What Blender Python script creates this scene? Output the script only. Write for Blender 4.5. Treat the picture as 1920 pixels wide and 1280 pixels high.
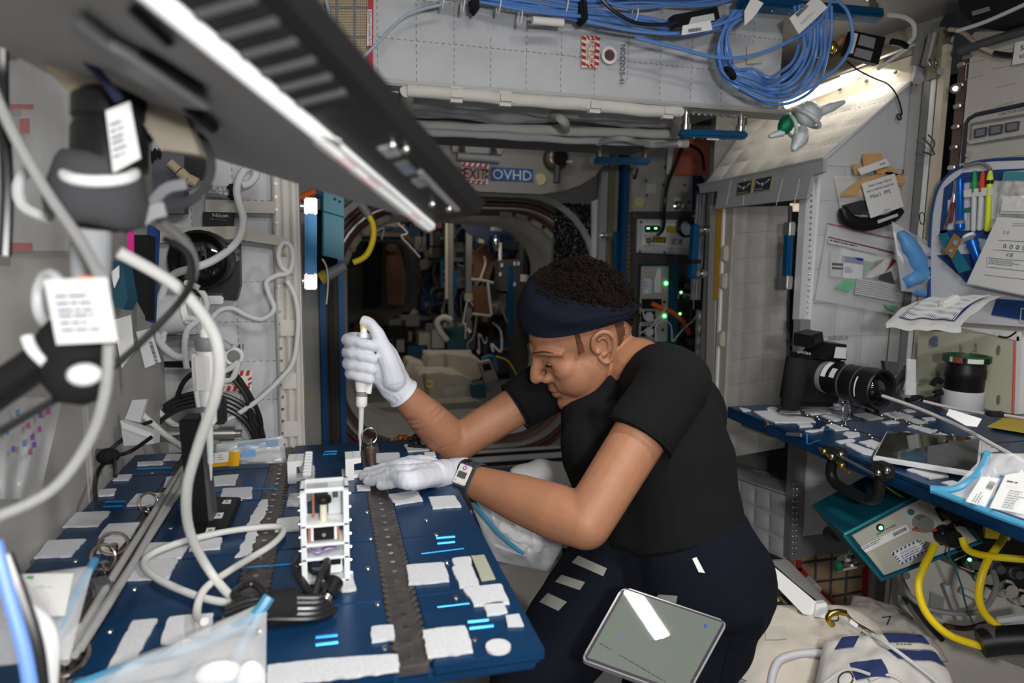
import bpy, bmesh, math, random
from mathutils import Vector as V, Matrix, noise
random.seed(7)
SC = bpy.context.scene
for o in list(bpy.data.objects): bpy.data.objects.remove(o)
COL = SC.collection
# ------------------------------------------------------------- camera
F = 1280.0
yaw, pit, roll = math.radians(15), math.radians(7.5), math.radians(0.8)
CAM = V((0,0,1.5))
FW = V((math.sin(yaw)*math.cos(pit), math.cos(yaw)*math.cos(pit),-math.sin(pit)))
_rt = V((math.cos(yaw),-math.sin(yaw),0)); _up = _rt.cross(FW)
RT = _rt*math.cos(roll) + _up*math.sin(roll)
UP = -_rt*math.sin(roll) + _up*math.cos(roll)
cd = bpy.data.cameras.new('camera'); co = bpy.data.objects.new('camera', cd); COL.objects.link(co)
m3 = Matrix((RT, UP,-FW)).transposed()
co.matrix_world = Matrix.Translation(CAM) @ m3.to_4x4()
cd.sensor_width = 36; cd.lens = 24; cd.clip_start = 0.02; cd.clip_end = 60
cd.dof.use_dof = True; cd.dof.focus_distance = 1.3; cd.dof.aperture_fstop = 4.5
SC.camera = co
# ------------------------------------------------------------- world, exposure, lamps
W = bpy.data.worlds.new('world'); SC.world = W; W.use_nodes = True
W.node_tree.nodes['Background'].inputs[0].default_value = (0.8,0.9,1.0,1)
W.node_tree.nodes['Background'].inputs[1].default_value = 0.08
vs = SC.view_settings
vs.view_transform = 'Standard'; vs.look = 'None'; vs.exposure = -0.14; vs.gamma = 1.0; vs.use_curve_mapping = False

def area(name, loc, target, sx, sy, power, col=(1,1,1)):
    l = bpy.data.lights.new(name, 'AREA'); l.shape = 'RECTANGLE'; l.size = sx; l.size_y = sy
    l.energy = power; l.color = col
    o = bpy.data.objects.new(name, l); COL.objects.link(o); o.location = loc
    d = (V(target) - V(loc)).normalized()
    o.rotation_euler = d.to_track_quat('-Z', 'Y').to_euler()
    return o
# the module's overhead lamps (two behind the photographer, one by the far right quarters) and the camera's flash; bulkhead and lab fills are added
area('overhead_light',(0.22,-0.30,2.15),(0.30,0.75,0.9),0.5,0.16,12,(1,0.98,0.95))
ol = area('overhead_light',(0.69,0.49,2.15),(0.69,0.49,0.9),0.045,0.21,9,(1,0.97,0.93)); ol.rotation_euler = (0,0,0.40)
area('flash',(0.12,-0.28,1.58),(0.55,2.0,1.35),0.09,0.06,13,(1,0.99,0.97))
area('quarters_lamp',(1.50,1.95,2.16),(1.40,2.05,1.8),0.06,0.5,1.5,(1,0.93,0.82))
area('overhead_light',(0.75,2.85,2.16),(0.75,3.15,1.0),0.5,0.12,5.0,(1,0.97,0.92))  # weak fill added to brighten the bulkhead, no lamp known there
area('lab_fill',(0.69,4.75,2.08),(0.69,8.5,0.9),0.6,0.1,11,(1,0.93,0.82))  # unseen fill added to brighten lab faces turned to the camera
area('lab_fill',(1.2,6.2,2.1),(0.6,6.0,0.5),0.3,1.6,9,(1,0.9,0.75))
area('lab_fill',(0.69,9.3,2.10),(0.69,11.2,1.0),0.6,0.1,8,(1,0.88,0.7))  # unseen fill aimed to lift the far hatch and blue end wall

# ------------------------------------------------------------- pixel helpers: a ray of the photograph meets a plane of the module
def ray(px, py): return FW + RT*((px-960)/F) + UP*((640-py)/F)
def PD(px, py, d): return CAM + ray(px, py)*d
def PX(px, py, x): r = ray(px, py); return CAM + r*(x/r.x)
def PY(px, py, y): r = ray(px, py); return CAM + r*(y/r.y)
def PZ(px, py, z): r = ray(px, py); return CAM + r*((z-1.5)/r.z)
def plane_hit(O, n):
    O = V(O); n = V(n).normalized()
    def f(px, py):
        r = ray(px, py); return CAM + r*((O-CAM).dot(n)/r.dot(n))
    return f

# ------------------------------------------------------------- materials
MC = {}
def mat(name, col, rough=0.6, metal=0.0, var=0.0, vscale=30, bump=0.0, bscale=200, spec=0.5, trans=0.0, alpha=1.0, emit=None, estr=0.0, ior=1.45, coat=0.0, weave=0.0):
    if name in MC: return MC[name]
    m = bpy.data.materials.new(name); m.use_nodes = True
    nt = m.node_tree; b = nt.nodes['Principled BSDF']
    b.inputs['Base Color'].default_value = (*col,1)
    b.inputs['Roughness'].default_value = rough; b.inputs['Metallic'].default_value = metal
    b.inputs['Specular IOR Level'].default_value = spec; b.inputs['IOR'].default_value = ior
    b.inputs['Transmission Weight'].default_value = trans; b.inputs['Alpha'].default_value = alpha
    b.inputs['Coat Weight'].default_value = coat
    if emit: b.inputs['Emission Color'].default_value = (*emit,1); b.inputs['Emission Strength'].default_value = estr
    tc = nt.nodes.new('ShaderNodeTexCoord')
    if var:
        n = nt.nodes.new('ShaderNodeTexNoise'); n.inputs['Scale'].default_value = vscale; n.inputs['Detail'].default_value = 5
        nt.links.new(tc.outputs['Object'], n.inputs['Vector'])
        r = nt.nodes.new('ShaderNodeMapRange'); r.inputs[1].default_value = 0.3; r.inputs[2].default_value = 0.7
        r.inputs[3].default_value = 1-var; r.inputs[4].default_value = 1+var
        nt.links.new(n.outputs[0], r.inputs[0])
        h = nt.nodes.new('ShaderNodeMix'); h.data_type = 'RGBA'; h.blend_type = 'MULTIPLY'; h.inputs[0].default_value = 1
        h.inputs[6].default_value = (*col,1); nt.links.new(r.outputs[0], h.inputs[7]); nt.links.new(h.outputs[2], b.inputs['Base Color'])
    if bump or weave:
        bp = nt.nodes.new('ShaderNodeBump'); bp.inputs['Strength'].default_value = bump or weave; bp.inputs['Distance'].default_value = 0.002
        n = nt.nodes.new('ShaderNodeTexNoise'); n.inputs['Scale'].default_value = bscale; n.inputs['Detail'].default_value = 3
        nt.links.new(tc.outputs['Object'], n.inputs['Vector']); nt.links.new(n.outputs[0], bp.inputs['Height'])
        nt.links.new(bp.outputs[0], b.inputs['Normal'])
    MC[name] = m; return m
def flat(col, rough=0.6): return mat('paint_%d_%d_%d' % tuple(int(c*255) for c in col), col, rough)
BLANKET = mat('white_quilted_cloth',(0.52,0.53,0.55),0.85, var=0.06, vscale=9, bump=0.25, bscale=500)
SEAM = mat('seam_thread',(0.20,0.20,0.21),0.9)
BLANKET2 = mat('warm_white_cloth',(0.60,0.58,0.54),0.85, var=0.08, vscale=14, bump=0.3, bscale=300)
GREYPANEL = mat('grey_painted_panel',(0.42,0.41,0.39),0.5, var=0.05, vscale=8)
BEIGE = mat('beige_rack_panel',(0.50,0.47,0.42),0.5, var=0.04, vscale=5)
CREAM = mat('cream_trim',(0.58,0.52,0.41),0.5, var=0.05, vscale=12)
ALU = mat('brushed_aluminium',(0.55,0.55,0.55),0.35, metal=0.9, var=0.08, vscale=40)
STEEL = mat('polished_steel',(0.62,0.60,0.57),0.2, metal=1.0)
BRASSY = mat('steel_ring_wire',(0.62,0.52,0.42),0.22, metal=1.0)
BLUE = mat('blue_anodised',(0.006,0.042,0.115),0.32, metal=0.35, var=0.1, vscale=20)
RAILBLUE = mat('rail_blue_anodised',(0.006,0.085,0.20),0.3, metal=0.4, var=0.05, vscale=20)
POSTBLUE = mat('post_blue_paint',(0.012,0.09,0.24),0.4, metal=0.2)
TEAL = mat('teal_anodised',(0.006,0.080,0.115),0.35, metal=0.3)
BLACK = mat('black_plastic',(0.008,0.008,0.009),0.42, spec=0.3)
BLACKM = mat('matt_black',(0.011,0.011,0.012),0.85, spec=0.25)
DKGREY = mat('dark_grey_plastic',(0.07,0.07,0.075),0.5)
MIDGREY = mat('mid_grey_plastic',(0.2,0.2,0.21),0.5)
LTGREY = mat('light_grey_plastic',(0.55,0.56,0.58),0.45)
WHITE = mat('white_plastic',(0.78,0.78,0.78),0.4)
PAPER = mat('white_paper_label',(0.70,0.70,0.69),0.7)
INK = mat('black_print',(0.015,0.015,0.018),0.7)
VELCRO = mat('white_loop_pile',(0.66,0.67,0.70),0.95, var=0.08, vscale=300, bump=0.9, bscale=900)
CABLEW = mat('white_cable_jacket',(0.60,0.60,0.58),0.5)
CLOTHCORD = mat('white_braided_sleeve',(0.60,0.61,0.62),0.85, bump=0.6, bscale=700)
GREYCORD = mat('grey_braided_sleeve',(0.38,0.38,0.38),0.8, bump=0.8, bscale=900)
CABLEB = mat('blue_network_cable',(0.10,0.24,0.58),0.4)
CABLEK = mat('black_cable_jacket',(0.012,0.012,0.013),0.3)
YELLOW = mat('yellow_cable_jacket',(0.75,0.55,0.01),0.4)
ORANGE = mat('orange_sleeve',(0.75,0.13,0.02),0.5)
RED = mat('red_paint',(0.42,0.02,0.025),0.5)
GOLD = mat('gold_anodised',(0.75,0.48,0.08),0.2, metal=1.0)
GREEN_LED = mat('green_led',(0.05,0.6,0.1),0.4, emit=(0.15,1,0.25), estr=4)
BAG = mat('clear_polythene',(0.92,0.93,0.95),0.18, trans=0.0, alpha=0.30, spec=1.0, bump=0.8, bscale=25)
BAGD = mat('cloudy_polythene',(0.75,0.77,0.80),0.25, alpha=0.42, spec=0.8, bump=0.8, bscale=30)
ZIPBLUE = mat('blue_zip_seal',(0.06,0.27,0.45),0.3, alpha=0.85)
CANVAS = mat('cream_canvas',(0.60,0.54,0.47),0.9, var=0.07, vscale=10, bump=0.3, bscale=350)
KHAKI = mat('olive_paint',(0.15,0.15,0.06),0.5)
GLASS = mat('clear_acrylic',(0.9,0.92,0.94),0.08, alpha=0.25, spec=0.7)

# ------------------------------------------------------------- mesh builder
class B:
    def __init__(s): s.v = []; s.f = []; s.mi = []; s.cur = 0
    def add(s, vs, fs):
        n = len(s.v); s.v += [V(p) for p in vs]
        for f in fs: s.f.append([i+n for i in f]); s.mi.append(s.cur)
        return s
    def bm(s, bm):
        bm.verts.index_update()
        return s.add([v.co.copy() for v in bm.verts],[[v.index for v in f.verts] for f in bm.faces])
    def box(s, c, sz, R=None, bev=0.0, seg=2):
        bm = bmesh.new(); bmesh.ops.create_cube(bm, size=1)
        for v in bm.verts: v.co = V((v.co.x*sz[0], v.co.y*sz[1], v.co.z*sz[2]))
        if bev: bmesh.ops.bevel(bm, geom=bm.edges[:], offset=bev, segments=seg, affect='EDGES', clamp_overlap=True)
        M = Matrix.Translation(V(c)) @ (R.to_4x4() if R else Matrix())
        for v in bm.verts: v.co = M @ v.co
        s.bm(bm); bm.free(); return s
    def frame_box(s, O, ux, uy, uz, bev=0.0):     # box from a corner and three edge vectors
        O, ux, uy, uz = V(O), V(ux), V(uy), V(uz)
        R = Matrix((ux.normalized(), uy.normalized(), uz.normalized())).transposed()
        return s.box(O+(ux+uy+uz)/2,(ux.length, uy.length, uz.length), R, bev)
    def prism(s, poly, off, bev=0.0):
        poly = [V(p) for p in poly]; off = V(off); n = len(poly)
        nr = V((0,0,0))
        for i in range(n): nr += (poly[i]-poly[0]).cross(poly[(i+1) % n]-poly[0])
        if nr.dot(off) < 0: poly.reverse()
        if bev:
            bm = bmesh.new(); lo = [bm.verts.new(p) for p in poly]; hi = [bm.verts.new(p+off) for p in poly]
            bm.faces.new(lo[::-1]); top = bm.faces.new(hi)
            for i in range(n): bm.faces.new((lo[i], lo[(i+1) % n], hi[(i+1) % n], hi[i]))
            bmesh.ops.bevel(bm, geom=list(top.edges), offset=bev, segments=2, affect='EDGES', clamp_overlap=True)
            s.bm(bm); bm.free(); return s
        vs = poly+[p+off for p in poly]
        fs = [list(range(n))[::-1], list(range(n,2*n))]+[[i,(i+1) % n,(i+1) % n+n, i+n] for i in range(n)]
        return s.add(vs, fs)
    def tube(s, pts, r, n=8, sub=6, closed=False, smooth=True):
        P = [V(p) for p in pts]
        rr = r if isinstance(r,(list, tuple)) else [r]*len(P)
        if smooth and len(P) > 2:
            Q, RR = [],[]; m = len(P); rng = range(m) if closed else range(m-1)
            for i in rng:
                g = (lambda k: P[k % m]) if closed else (lambda k: P[min(max(k,0), m-1)])
                a, b, c, d = g(i-1), g(i), g(i+1), g(i+2)
                for j in range(sub):
                    t = j/sub; t2 = t*t; t3 = t2*t
                    Q.append(0.5*((2*b)+(c-a)*t+(2*a-5*b+4*c-d)*t2+(3*b-a-3*c+d)*t3))
                    RR.append(rr[i]*(1-t)+rr[(i+1) % m]*t)
            if not closed: Q.append(P[-1]); RR.append(rr[-1])
            P, rr = Q, RR
        m = len(P); vs = []; fs = []; t0 = None; nrm = None
        for i in range(m):
            if closed: t = (P[(i+1) % m]-P[i-1])
            else: t = P[min(i+1, m-1)]-P[max(i-1,0)]
            if t.length < 1e-9: t = V((0,0,1))
            t.normalize()
            if nrm is None:
                a = V((0,0,1)) if abs(t.z) < 0.9 else V((1,0,0)); nrm = t.cross(a).normalized()
            else:
                nrm = nrm-t*nrm.dot(t)
                if nrm.length < 1e-6: nrm = t.orthogonal()
                nrm.normalize()
            bn = t.cross(nrm)
            for k in range(n):
                an = 2*math.pi*k/n; vs.append(P[i]+(nrm*math.cos(an)+bn*math.sin(an))*rr[i])
        for i in range(m if closed else m-1):
            j = (i+1) % m
            for k in range(n): fs.append([i*n+k, i*n+(k+1) % n, j*n+(k+1) % n, j*n+k])
        if not closed: fs += [list(range(n))[::-1],[(m-1)*n+k for k in range(n)]]
        return s.add(vs, fs)
    def lathe(s, O, ax, prof, n=24, cap=True):
        O = V(O); ax = V(ax).normalized(); e = ax.orthogonal().normalized(); g = ax.cross(e)
        vs = []; fs = []
        for r, h in prof:
            for k in range(n):
                a = 2*math.pi*k/n; vs.append(O+ax*h+(e*math.cos(a)+g*math.sin(a))*r)
        for i in range(len(prof)-1):
            for k in range(n): fs.append([i*n+k, i*n+(k+1) % n,(i+1)*n+(k+1) % n,(i+1)*n+k])
        if cap: fs += [list(range(n))[::-1],[(len(prof)-1)*n+k for k in range(n)]]
        return s.add(vs, fs)
    def cyl(s, a, b, r, n=16, r2=None):
        a, b = V(a), V(b); return s.lathe(a, b-a,[(r,0),(r if r2 is None else r2,(b-a).length)], n)
    def sph(s, c, r, sc=(1,1,1), n=12, R=None):
        bm = bmesh.new(); bmesh.ops.create_uvsphere(bm, u_segments=n, v_segments=max(6, n//2+1), radius=r)
        for v in bm.verts:
            p = V((v.co.x*sc[0], v.co.y*sc[1], v.co.z*sc[2])); v.co = V(c)+(R @ p if R else p)
        s.bm(bm); bm.free(); return s
    def ring(s, c, ax, Rr, r, n=28, m=8):
        ax = V(ax).normalized(); e = ax.orthogonal().normalized(); g = ax.cross(e); c = V(c)
        return s.tube([c+(e*math.cos(2*math.pi*i/n)+g*math.sin(2*math.pi*i/n))*Rr for i in range(n)], r, m, closed=True, smooth=False)
    def grid(s, fn, nu, nv):
        vs = [fn(i/nu, j/nv) for j in range(nv+1) for i in range(nu+1)]
        fs = [[j*(nu+1)+i, j*(nu+1)+i+1,(j+1)*(nu+1)+i+1,(j+1)*(nu+1)+i] for j in range(nv) for i in range(nu)]
        return s.add(vs, fs)
    def quilt(s, P, nu, nv, bulge=0.006, sub=6, nrm=None, th=0.012, rnd=0.15):   # P = four corners (a,b,c,d); cells stitched along sunken seams
        a, b, c, d = [V(p) for p in P]
        n = (b-a).cross(d-a).normalized()
        if nrm is not None and n.dot(V(nrm)) < 0: n = -n
        sd = random.random()*50
        def fn(u, w):
            p = (a*(1-u)+b*u)*(1-w)+(d*(1-u)+c*u)*w
            h = (abs(math.sin(math.pi*u*nu))*abs(math.sin(math.pi*w*nv)))**0.4*bulge
            h += rnd*bulge*2*noise.noise(V((p.x*6+sd, p.y*6, p.z*6)))
            return p+n*(h+th*0.5)
        s.grid(fn, nu*sub, nv*sub)
        s.prism([a, b, c, d], n*th*0.35)
        st = B()                                   # dashed stitching along the seams
        def dash(u0, w0, u1, w1):
            p, q = fn(u0, w0), fn(u1, w1); t = (q-p).normalized(); sd_ = t.cross(n)*0.0009; m_ = max(1, int((q-p).length/0.011))
            for k in range(m_):
                x0, x1 = p.lerp(q, k/m_), p.lerp(q,(k+0.55)/m_)
                st.add([x0-sd_+n*0.0008, x1-sd_+n*0.0008, x1+sd_+n*0.0008, x0+sd_+n*0.0008],[[0,1,2,3]])
        for i in range(1, nu):
            for k in range(nv*3): dash(i/nu, k/(nv*3), i/nu,(k+1)/(nv*3))
        for j in range(1, nv):
            for k in range(nu*3): dash(k/(nu*3), j/nv,(k+1)/(nu*3), j/nv)
        s.st = st
        return s
    def xf(s, M):
        s.v = [M @ p for p in s.v]; return s

ORG = {}
def _link(o, parent, origin):
    COL.objects.link(o)
    if parent is not None:
        o.parent = parent; ORG[o.name] = ORG[parent.name]
    else:
        o.location = origin; ORG[o.name] = V(origin)
def obj(name, b, m, parent=None, label=None, cat=None, group=None, kind=None, smooth=True, ang=40, subsurf=0):
    if parent is None:
        if kind == 'structure': org = V((0,0,0))
        else:
            lo = V([min(p[i] for p in b.v) for i in range(3)]); hi = V([max(p[i] for p in b.v) for i in range(3)])
            org = V(((lo.x+hi.x)/2,(lo.y+hi.y)/2, lo.z))
    else: org = ORG[parent.name]
    me = bpy.data.meshes.new(name); me.from_pydata([p-org for p in b.v],[], b.f)
    mats = m if isinstance(m,(list, tuple)) else [m]
    for q in mats: me.materials.append(q)
    if len(mats) > 1: me.polygons.foreach_set('material_index', b.mi)
    bm = bmesh.new(); bm.from_mesh(me)
    bmesh.ops.recalc_face_normals(bm, faces=bm.faces[:])
    if smooth:
        for f in bm.faces: f.smooth = True
        th = math.radians(ang)
        for e in bm.edges:
            e.smooth = len(e.link_faces) == 2 and e.calc_face_angle(0) < th
    bm.to_mesh(me); bm.free()
    o = bpy.data.objects.new(name, me); _link(o, parent, org)
    if label: o['label'] = label
    if cat: o['category'] = cat
    if group: o['group'] = group
    if kind: o['kind'] = kind
    if getattr(b, 'st', None) and b.st.v: obj('stitching', b.st, SEAM, o, kind='stuff', smooth=False)
    if subsurf:
        md = o.modifiers.new('subdivision', 'SUBSURF'); md.levels = subsurf; md.render_levels = subsurf
    return o
def thing(name, label, cat, loc, group=None):
    o = bpy.data.objects.new(name, None); o.empty_display_size = 0.05; COL.objects.link(o)
    o.location = loc; ORG[o.name] = V(loc); o['label'] = label; o['category'] = cat
    if group: o['group'] = group
    return o
def struct(name, b, m, parent=None, smooth=True): return obj(name, b, m, parent, kind=None if parent else 'structure', smooth=smooth)
def text(name, s, O, u, v, size, m, parent, align='LEFT', wide=1.0, lift=0.0006, bold=0.0):
    """lettering: baseline starts at O, runs along u, letters stand along v"""
    cu = bpy.data.curves.new('t', 'FONT'); cu.body = s; cu.size = 1.0; cu.align_x = align; cu.extrude = 0; cu.offset = bold; cu.resolution_u = 2
    t = bpy.data.objects.new('t', cu)
    me0 = bpy.data.meshes.new_from_object(t)
    u, v = V(u).normalized(), V(v).normalized(); n = u.cross(v)
    b = B(); b.add([V(O)+u*(p.co.x*size*wide)+v*(p.co.y*size)+n*lift for p in me0.vertices],[list(f.vertices) for f in me0.polygons])
    bpy.data.objects.remove(t); bpy.data.curves.remove(cu); bpy.data.meshes.remove(me0)
    return obj(name, b, m, parent, smooth=False)
def PXat(k): return lambda x, y: PX(x, y, k)
def PYat(k): return lambda x, y: PY(x, y, k)
def PDat(k): return lambda x, y: PD(x, y, k)
def PZat(k): return lambda x, y: PZ(x, y, k)
def poly_px(f, pts): return [f(*p) for p in pts]
def plate(name, f, pts, th, m, parent, toward=CAM, bev=0.0, label=None, lift=0.0, **k):
    """a flat plate: pixel outline met with the plane f, thickened towards the room"""
    P = [f(*p) for p in pts]; n = (P[1]-P[0]).cross(P[2]-P[0]).normalized()
    if n.dot(V(toward)-P[0]) < 0: n = -n
    b = B().prism([p+n*lift for p in P], n*th, bev)
    return obj(name, b, m, parent, label=label, smooth=False, **k)
def rescale(o, k): o.location = CAM+(o.location-CAM)*k; o.scale = (k, k, k)      # same thing, larger and farther away
def lines(name, O, u, v, w, rows, h, gap, m, parent, seed=0, lift=0.0008):
    """rows of small illegible print as short dark strokes, one part"""
    rnd = random.Random(seed); u, v = V(u).normalized(), V(v).normalized(); n = u.cross(v); b = B(); O = V(O)
    for r in range(rows):
        x = 0; L = w*(0.6+0.4*rnd.random())
        while x < L:
            k = min(h*(1.2+3.5*rnd.random()), L-x)
            p = O+u*x-v*(r*(h+gap))+n*lift
            b.add([p, p+u*k, p+u*k-v*h*0.6, p-v*h*0.6],[[0,1,2,3]]); x += k+h*0.6
    return obj(name, b, m, parent, smooth=False, kind='stuff')
def barcode(name, O, u, v, w, h, m, parent, seed=0, lift=0.0008):
    rnd = random.Random(seed); u, v = V(u).normalized(), V(v).normalized(); n = u.cross(v); b = B(); O = V(O); x = 0
    while x < w:
        k = w*(0.01+0.03*rnd.random()); p = O+u*x+n*lift
        b.add([p, p+u*k, p+u*k+v*h, p+v*h],[[0,1,2,3]]); x += k+w*(0.012+0.025*rnd.random())
    return obj(name, b, m, parent, smooth=False, kind='stuff')
def cable(name, pts, r, m, label, cat='cable', group=None, n=8, sub=6):
    return obj(name, B().tube(pts, r, n, sub), m, None, label, cat, group)
# ============================================================= STRUCTURE
def rr(h, r, n=10, cx=0.69, cz=1.07):
    P = []
    for q,(sx, sz) in enumerate(((1,1),(-1,1),(-1,-1),(1,-1))):
        for k in range(n+1):
            a = math.pi/2*(q+k/n); P.append((cx+sx*(h-r)+r*math.cos(a), cz+sz*(h-r)+r*math.sin(a)))
    return P
def ringloft(layers, n=10):      # layers of (half width, corner radius, y)
    b = B(); N = 4*(n+1)
    for h, r, y in layers: b.v += [V((x, y, z)) for x, z in rr(h, r, n)]
    for i in range(len(layers)-1):
        for k in range(N): b.f.append([i*N+k, i*N+(k+1) % N,(i+1)*N+(k+1) % N,(i+1)*N+k])
    return b
# floor and ceiling: separate deck panels with recessed joints
fl = struct('floor', B().box((0.8,1.3,-0.03),(3.4,5.0,0.02)), DKGREY)
for i in range(4):
    for j in range(6):
        obj('floor_panel', B().box((-0.1+0.62*i,-0.6+0.75*j,-0.009),(0.605,0.735,0.018), bev=0.004), GREYPANEL if (i+j) % 3 else LTGREY, fl)
ce = struct('ceiling', B().box((0.7,1.3,2.24),(3.6,5.0,0.04)), MIDGREY)
for i in range(3):
    for j in range(3):
        obj('ceiling_panel', B().box((0.05+0.62*i,-0.55+0.72*j,2.205),(0.605,0.705,0.03), bev=0.004), GREYPANEL, ce)
# left rack wall, right rack wall
wl = struct('wall_left', B().box((-0.40,0.45,1.05),(0.03,2.6,2.2)), GREYPANEL)
for (y0, y1, z0, z1) in ((-0.8,0.22,0.02,2.1),(0.24,1.16,0.02,1.04),(0.24,1.16,1.06,2.1),(1.18,1.70,0.02,2.1)):
    obj('rack_panel', B().box((-0.378,(y0+y1)/2,(z0+z1)/2),(0.016, y1-y0, z1-z0), bev=0.004), GREYPANEL, wl)
wr = struct('wall_right', B().box((1.79,0.4,1.05),(0.03,2.4,2.2)), KHAKI)
XR = 1.68
rackp = obj('rack_panel', B().box((XR+0.02,0.80,1.55),(0.04,1.50,1.10), bev=0.006), BEIGE, wr)
obj('rack_panel', B().box((XR+0.03,0.80,0.49),(0.04,1.50,0.98), bev=0.006), BEIGE, wr)
b = B()
for z in [0.1+0.055*i for i in range(36)]:
    b.box((XR+0.010,1.575, z),(0.014,0.026,0.012), bev=0.003)
obj('hinge_knuckles', b, STEEL, wr, kind='stuff')
obj('hinge_leaf', B().box((XR+0.02,1.575,1.05),(0.012,0.03,2.0)), flat((0.10,0.06,0.05)), wr)
# corner column between the quarters and the right rack
t1 = struct('trim_1', B().box((1.735,1.70,1.05),(0.05,0.05,2.1), bev=0.004), MIDGREY)
obj('column_plate', B().box((1.748,1.742,1.05),(0.11,0.012,2.1)), GREYPANEL, t1)
obj('edge_strip', B().box((1.706,1.68,1.05),(0.006,0.012,2.1)), WHITE, t1)
obj('olive_strip', B().box((1.715,1.655,1.05),(0.02,0.022,2.1)), CREAM, t1)
# forward bulkhead with the hatch
N = 44; P = rr(0.745,0.42); b = B()
out = []
for x, z in P:
    dx, dz = x-0.69, z-1.07; k = min(1.75/abs(dx) if dx else 9e9,1.25/abs(dz) if dz else 9e9); out.append((0.69+dx*k,1.07+dz*k))
b.v = [V((x,3.6, z)) for x, z in P]+[V((x,3.6, z)) for x, z in out]
b.f = [[k,(k+1) % N,(k+1) % N+N, k+N] for k in range(N)]
wf = struct('wall_front', b, mat('bulkhead_grey',(0.20,0.195,0.19),0.55, var=0.08, vscale=5))
HATCHSTEEL = mat('hatch_ring_steel',(0.42,0.42,0.42),0.4, metal=0.5)
SEAL = mat('brown_seal',(0.10,0.045,0.04),0.5)
obj('hatch_ring', ringloft([(0.755,0.43,3.60),(0.745,0.42,3.56),(0.715,0.40,3.555),(0.71,0.40,3.60)]), HATCHSTEEL, wf)
obj('hatch_seal', ringloft([(0.71,0.40,3.60),(0.705,0.395,3.59),(0.695,0.39,3.59),(0.69,0.385,3.61),(0.683,0.38,3.60),(0.673,0.375,3.60),(0.668,0.37,3.62)]), SEAL, wf)
obj('hatch_ring', ringloft([(0.668,0.37,3.62),(0.664,0.37,3.61),(0.655,0.36,3.61),(0.650,0.36,3.66)]), HATCHSTEEL, wf)
obj('hatch_seal', ringloft([(0.650,0.36,3.66),(0.63,0.35,3.68),(0.625,0.34,3.75)]), SEAL, wf)
# spacer blocks in the dark gap of the ring
for a in range(10,90,13):
    for sx in (1,-1):
        an = math.radians(a); c = V((0.69+sx*(0.23+0.40*math.cos(an)),3.66,1.07+0.23+0.40*math.sin(an)))
        obj('spacer_block', B().box(c,(0.03,0.02,0.07), Matrix.Rotation(-sx*an if sx > 0 else an,3, 'Y'), bev=0.004), flat((0.22,0.22,0.16)), wf)
# white cloth liner of the vestibule
b = B(); n = 10; L = []
for i in range(9):
    t = i/8; L.append((0.628-0.030*math.sin(t*2.6)-0.008*t,0.34-0.04*t,3.74+0.62*t))
b = ringloft(L)
for i, p in enumerate(b.v):
    q = noise.noise(p*4.0)*0.022+noise.noise(p*11)*0.008; d = V((p.x-0.69,0, p.z-1.07)).normalized(); b.v[i] = p-d*q
obj('vestibule_liner', b, BLANKET2, wf, ang=60)
# lab module beyond
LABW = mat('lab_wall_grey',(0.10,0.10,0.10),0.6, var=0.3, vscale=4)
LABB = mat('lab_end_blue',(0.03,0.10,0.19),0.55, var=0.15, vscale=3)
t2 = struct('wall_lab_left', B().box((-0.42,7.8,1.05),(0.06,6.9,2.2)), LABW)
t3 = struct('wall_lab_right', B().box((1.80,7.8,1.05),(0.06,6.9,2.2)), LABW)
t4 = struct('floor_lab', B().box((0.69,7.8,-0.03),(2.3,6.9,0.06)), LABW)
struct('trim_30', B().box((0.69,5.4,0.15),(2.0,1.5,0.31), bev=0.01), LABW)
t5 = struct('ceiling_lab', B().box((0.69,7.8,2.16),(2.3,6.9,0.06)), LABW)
for y in (5.4,6.5,7.6,8.7,9.8):
    for k, w in ((-0.385, t2),(1.765, t3)):
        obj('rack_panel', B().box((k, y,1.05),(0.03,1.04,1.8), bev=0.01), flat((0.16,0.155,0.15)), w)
P = rr(0.60,0.25, cx=0.69, cz=1.05); b = B(); out = []
for x, z in P:
    dx, dz = x-0.69, z-1.05; k = min(1.12/abs(dx) if dx else 9e9,1.1/abs(dz) if dz else 9e9); out.append((0.69+dx*k,1.05+dz*k))
b.v = [V((x,11.2, z)) for x, z in P]+[V((x,11.2, z)) for x, z in out]; b.f = [[k,(k+1) % N,(k+1) % N+N, k+N] for k in range(N)]
we = struct('wall_lab_end', b, LABB)
obj('hatch_ring', ringloft([(0.74,0.34,11.19),(0.72,0.33,11.0),(0.66,0.30,10.98),(0.63,0.28,11.2),(0.58,0.25,11.25),(0.56,0.24,11.7)]).xf(Matrix.Translation((0,0,-0.02))), mat('hatch_ring_tan',(0.20,0.165,0.125),0.5, metal=0.2), we)
for q,(x0, z0, ln) in enumerate(((0.15,0.33,0.34),(0.85,0.33,0.55),(-0.15,1.75,0.5),(0.7,1.75,0.6))):
    obj('end_wall_panel', B().box((x0+ln/2,11.17, z0),(ln,0.04,0.14), bev=0.01), flat((0.03,0.09,0.16)), we)
obj('end_wall_panel', B().box((0.36,11.15,0.18),(1.4,0.04,0.3), bev=0.01), LABB, we)
obj('grille_opening', B().box((1.22,11.12,0.42),(0.19,0.03,0.17)), BLACKM, we)
t6 = struct('wall_far_cabin', B().box((0.69,13.2,1.05),(2.2,0.05,2.2)), flat((0.05,0.035,0.022)))
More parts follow.
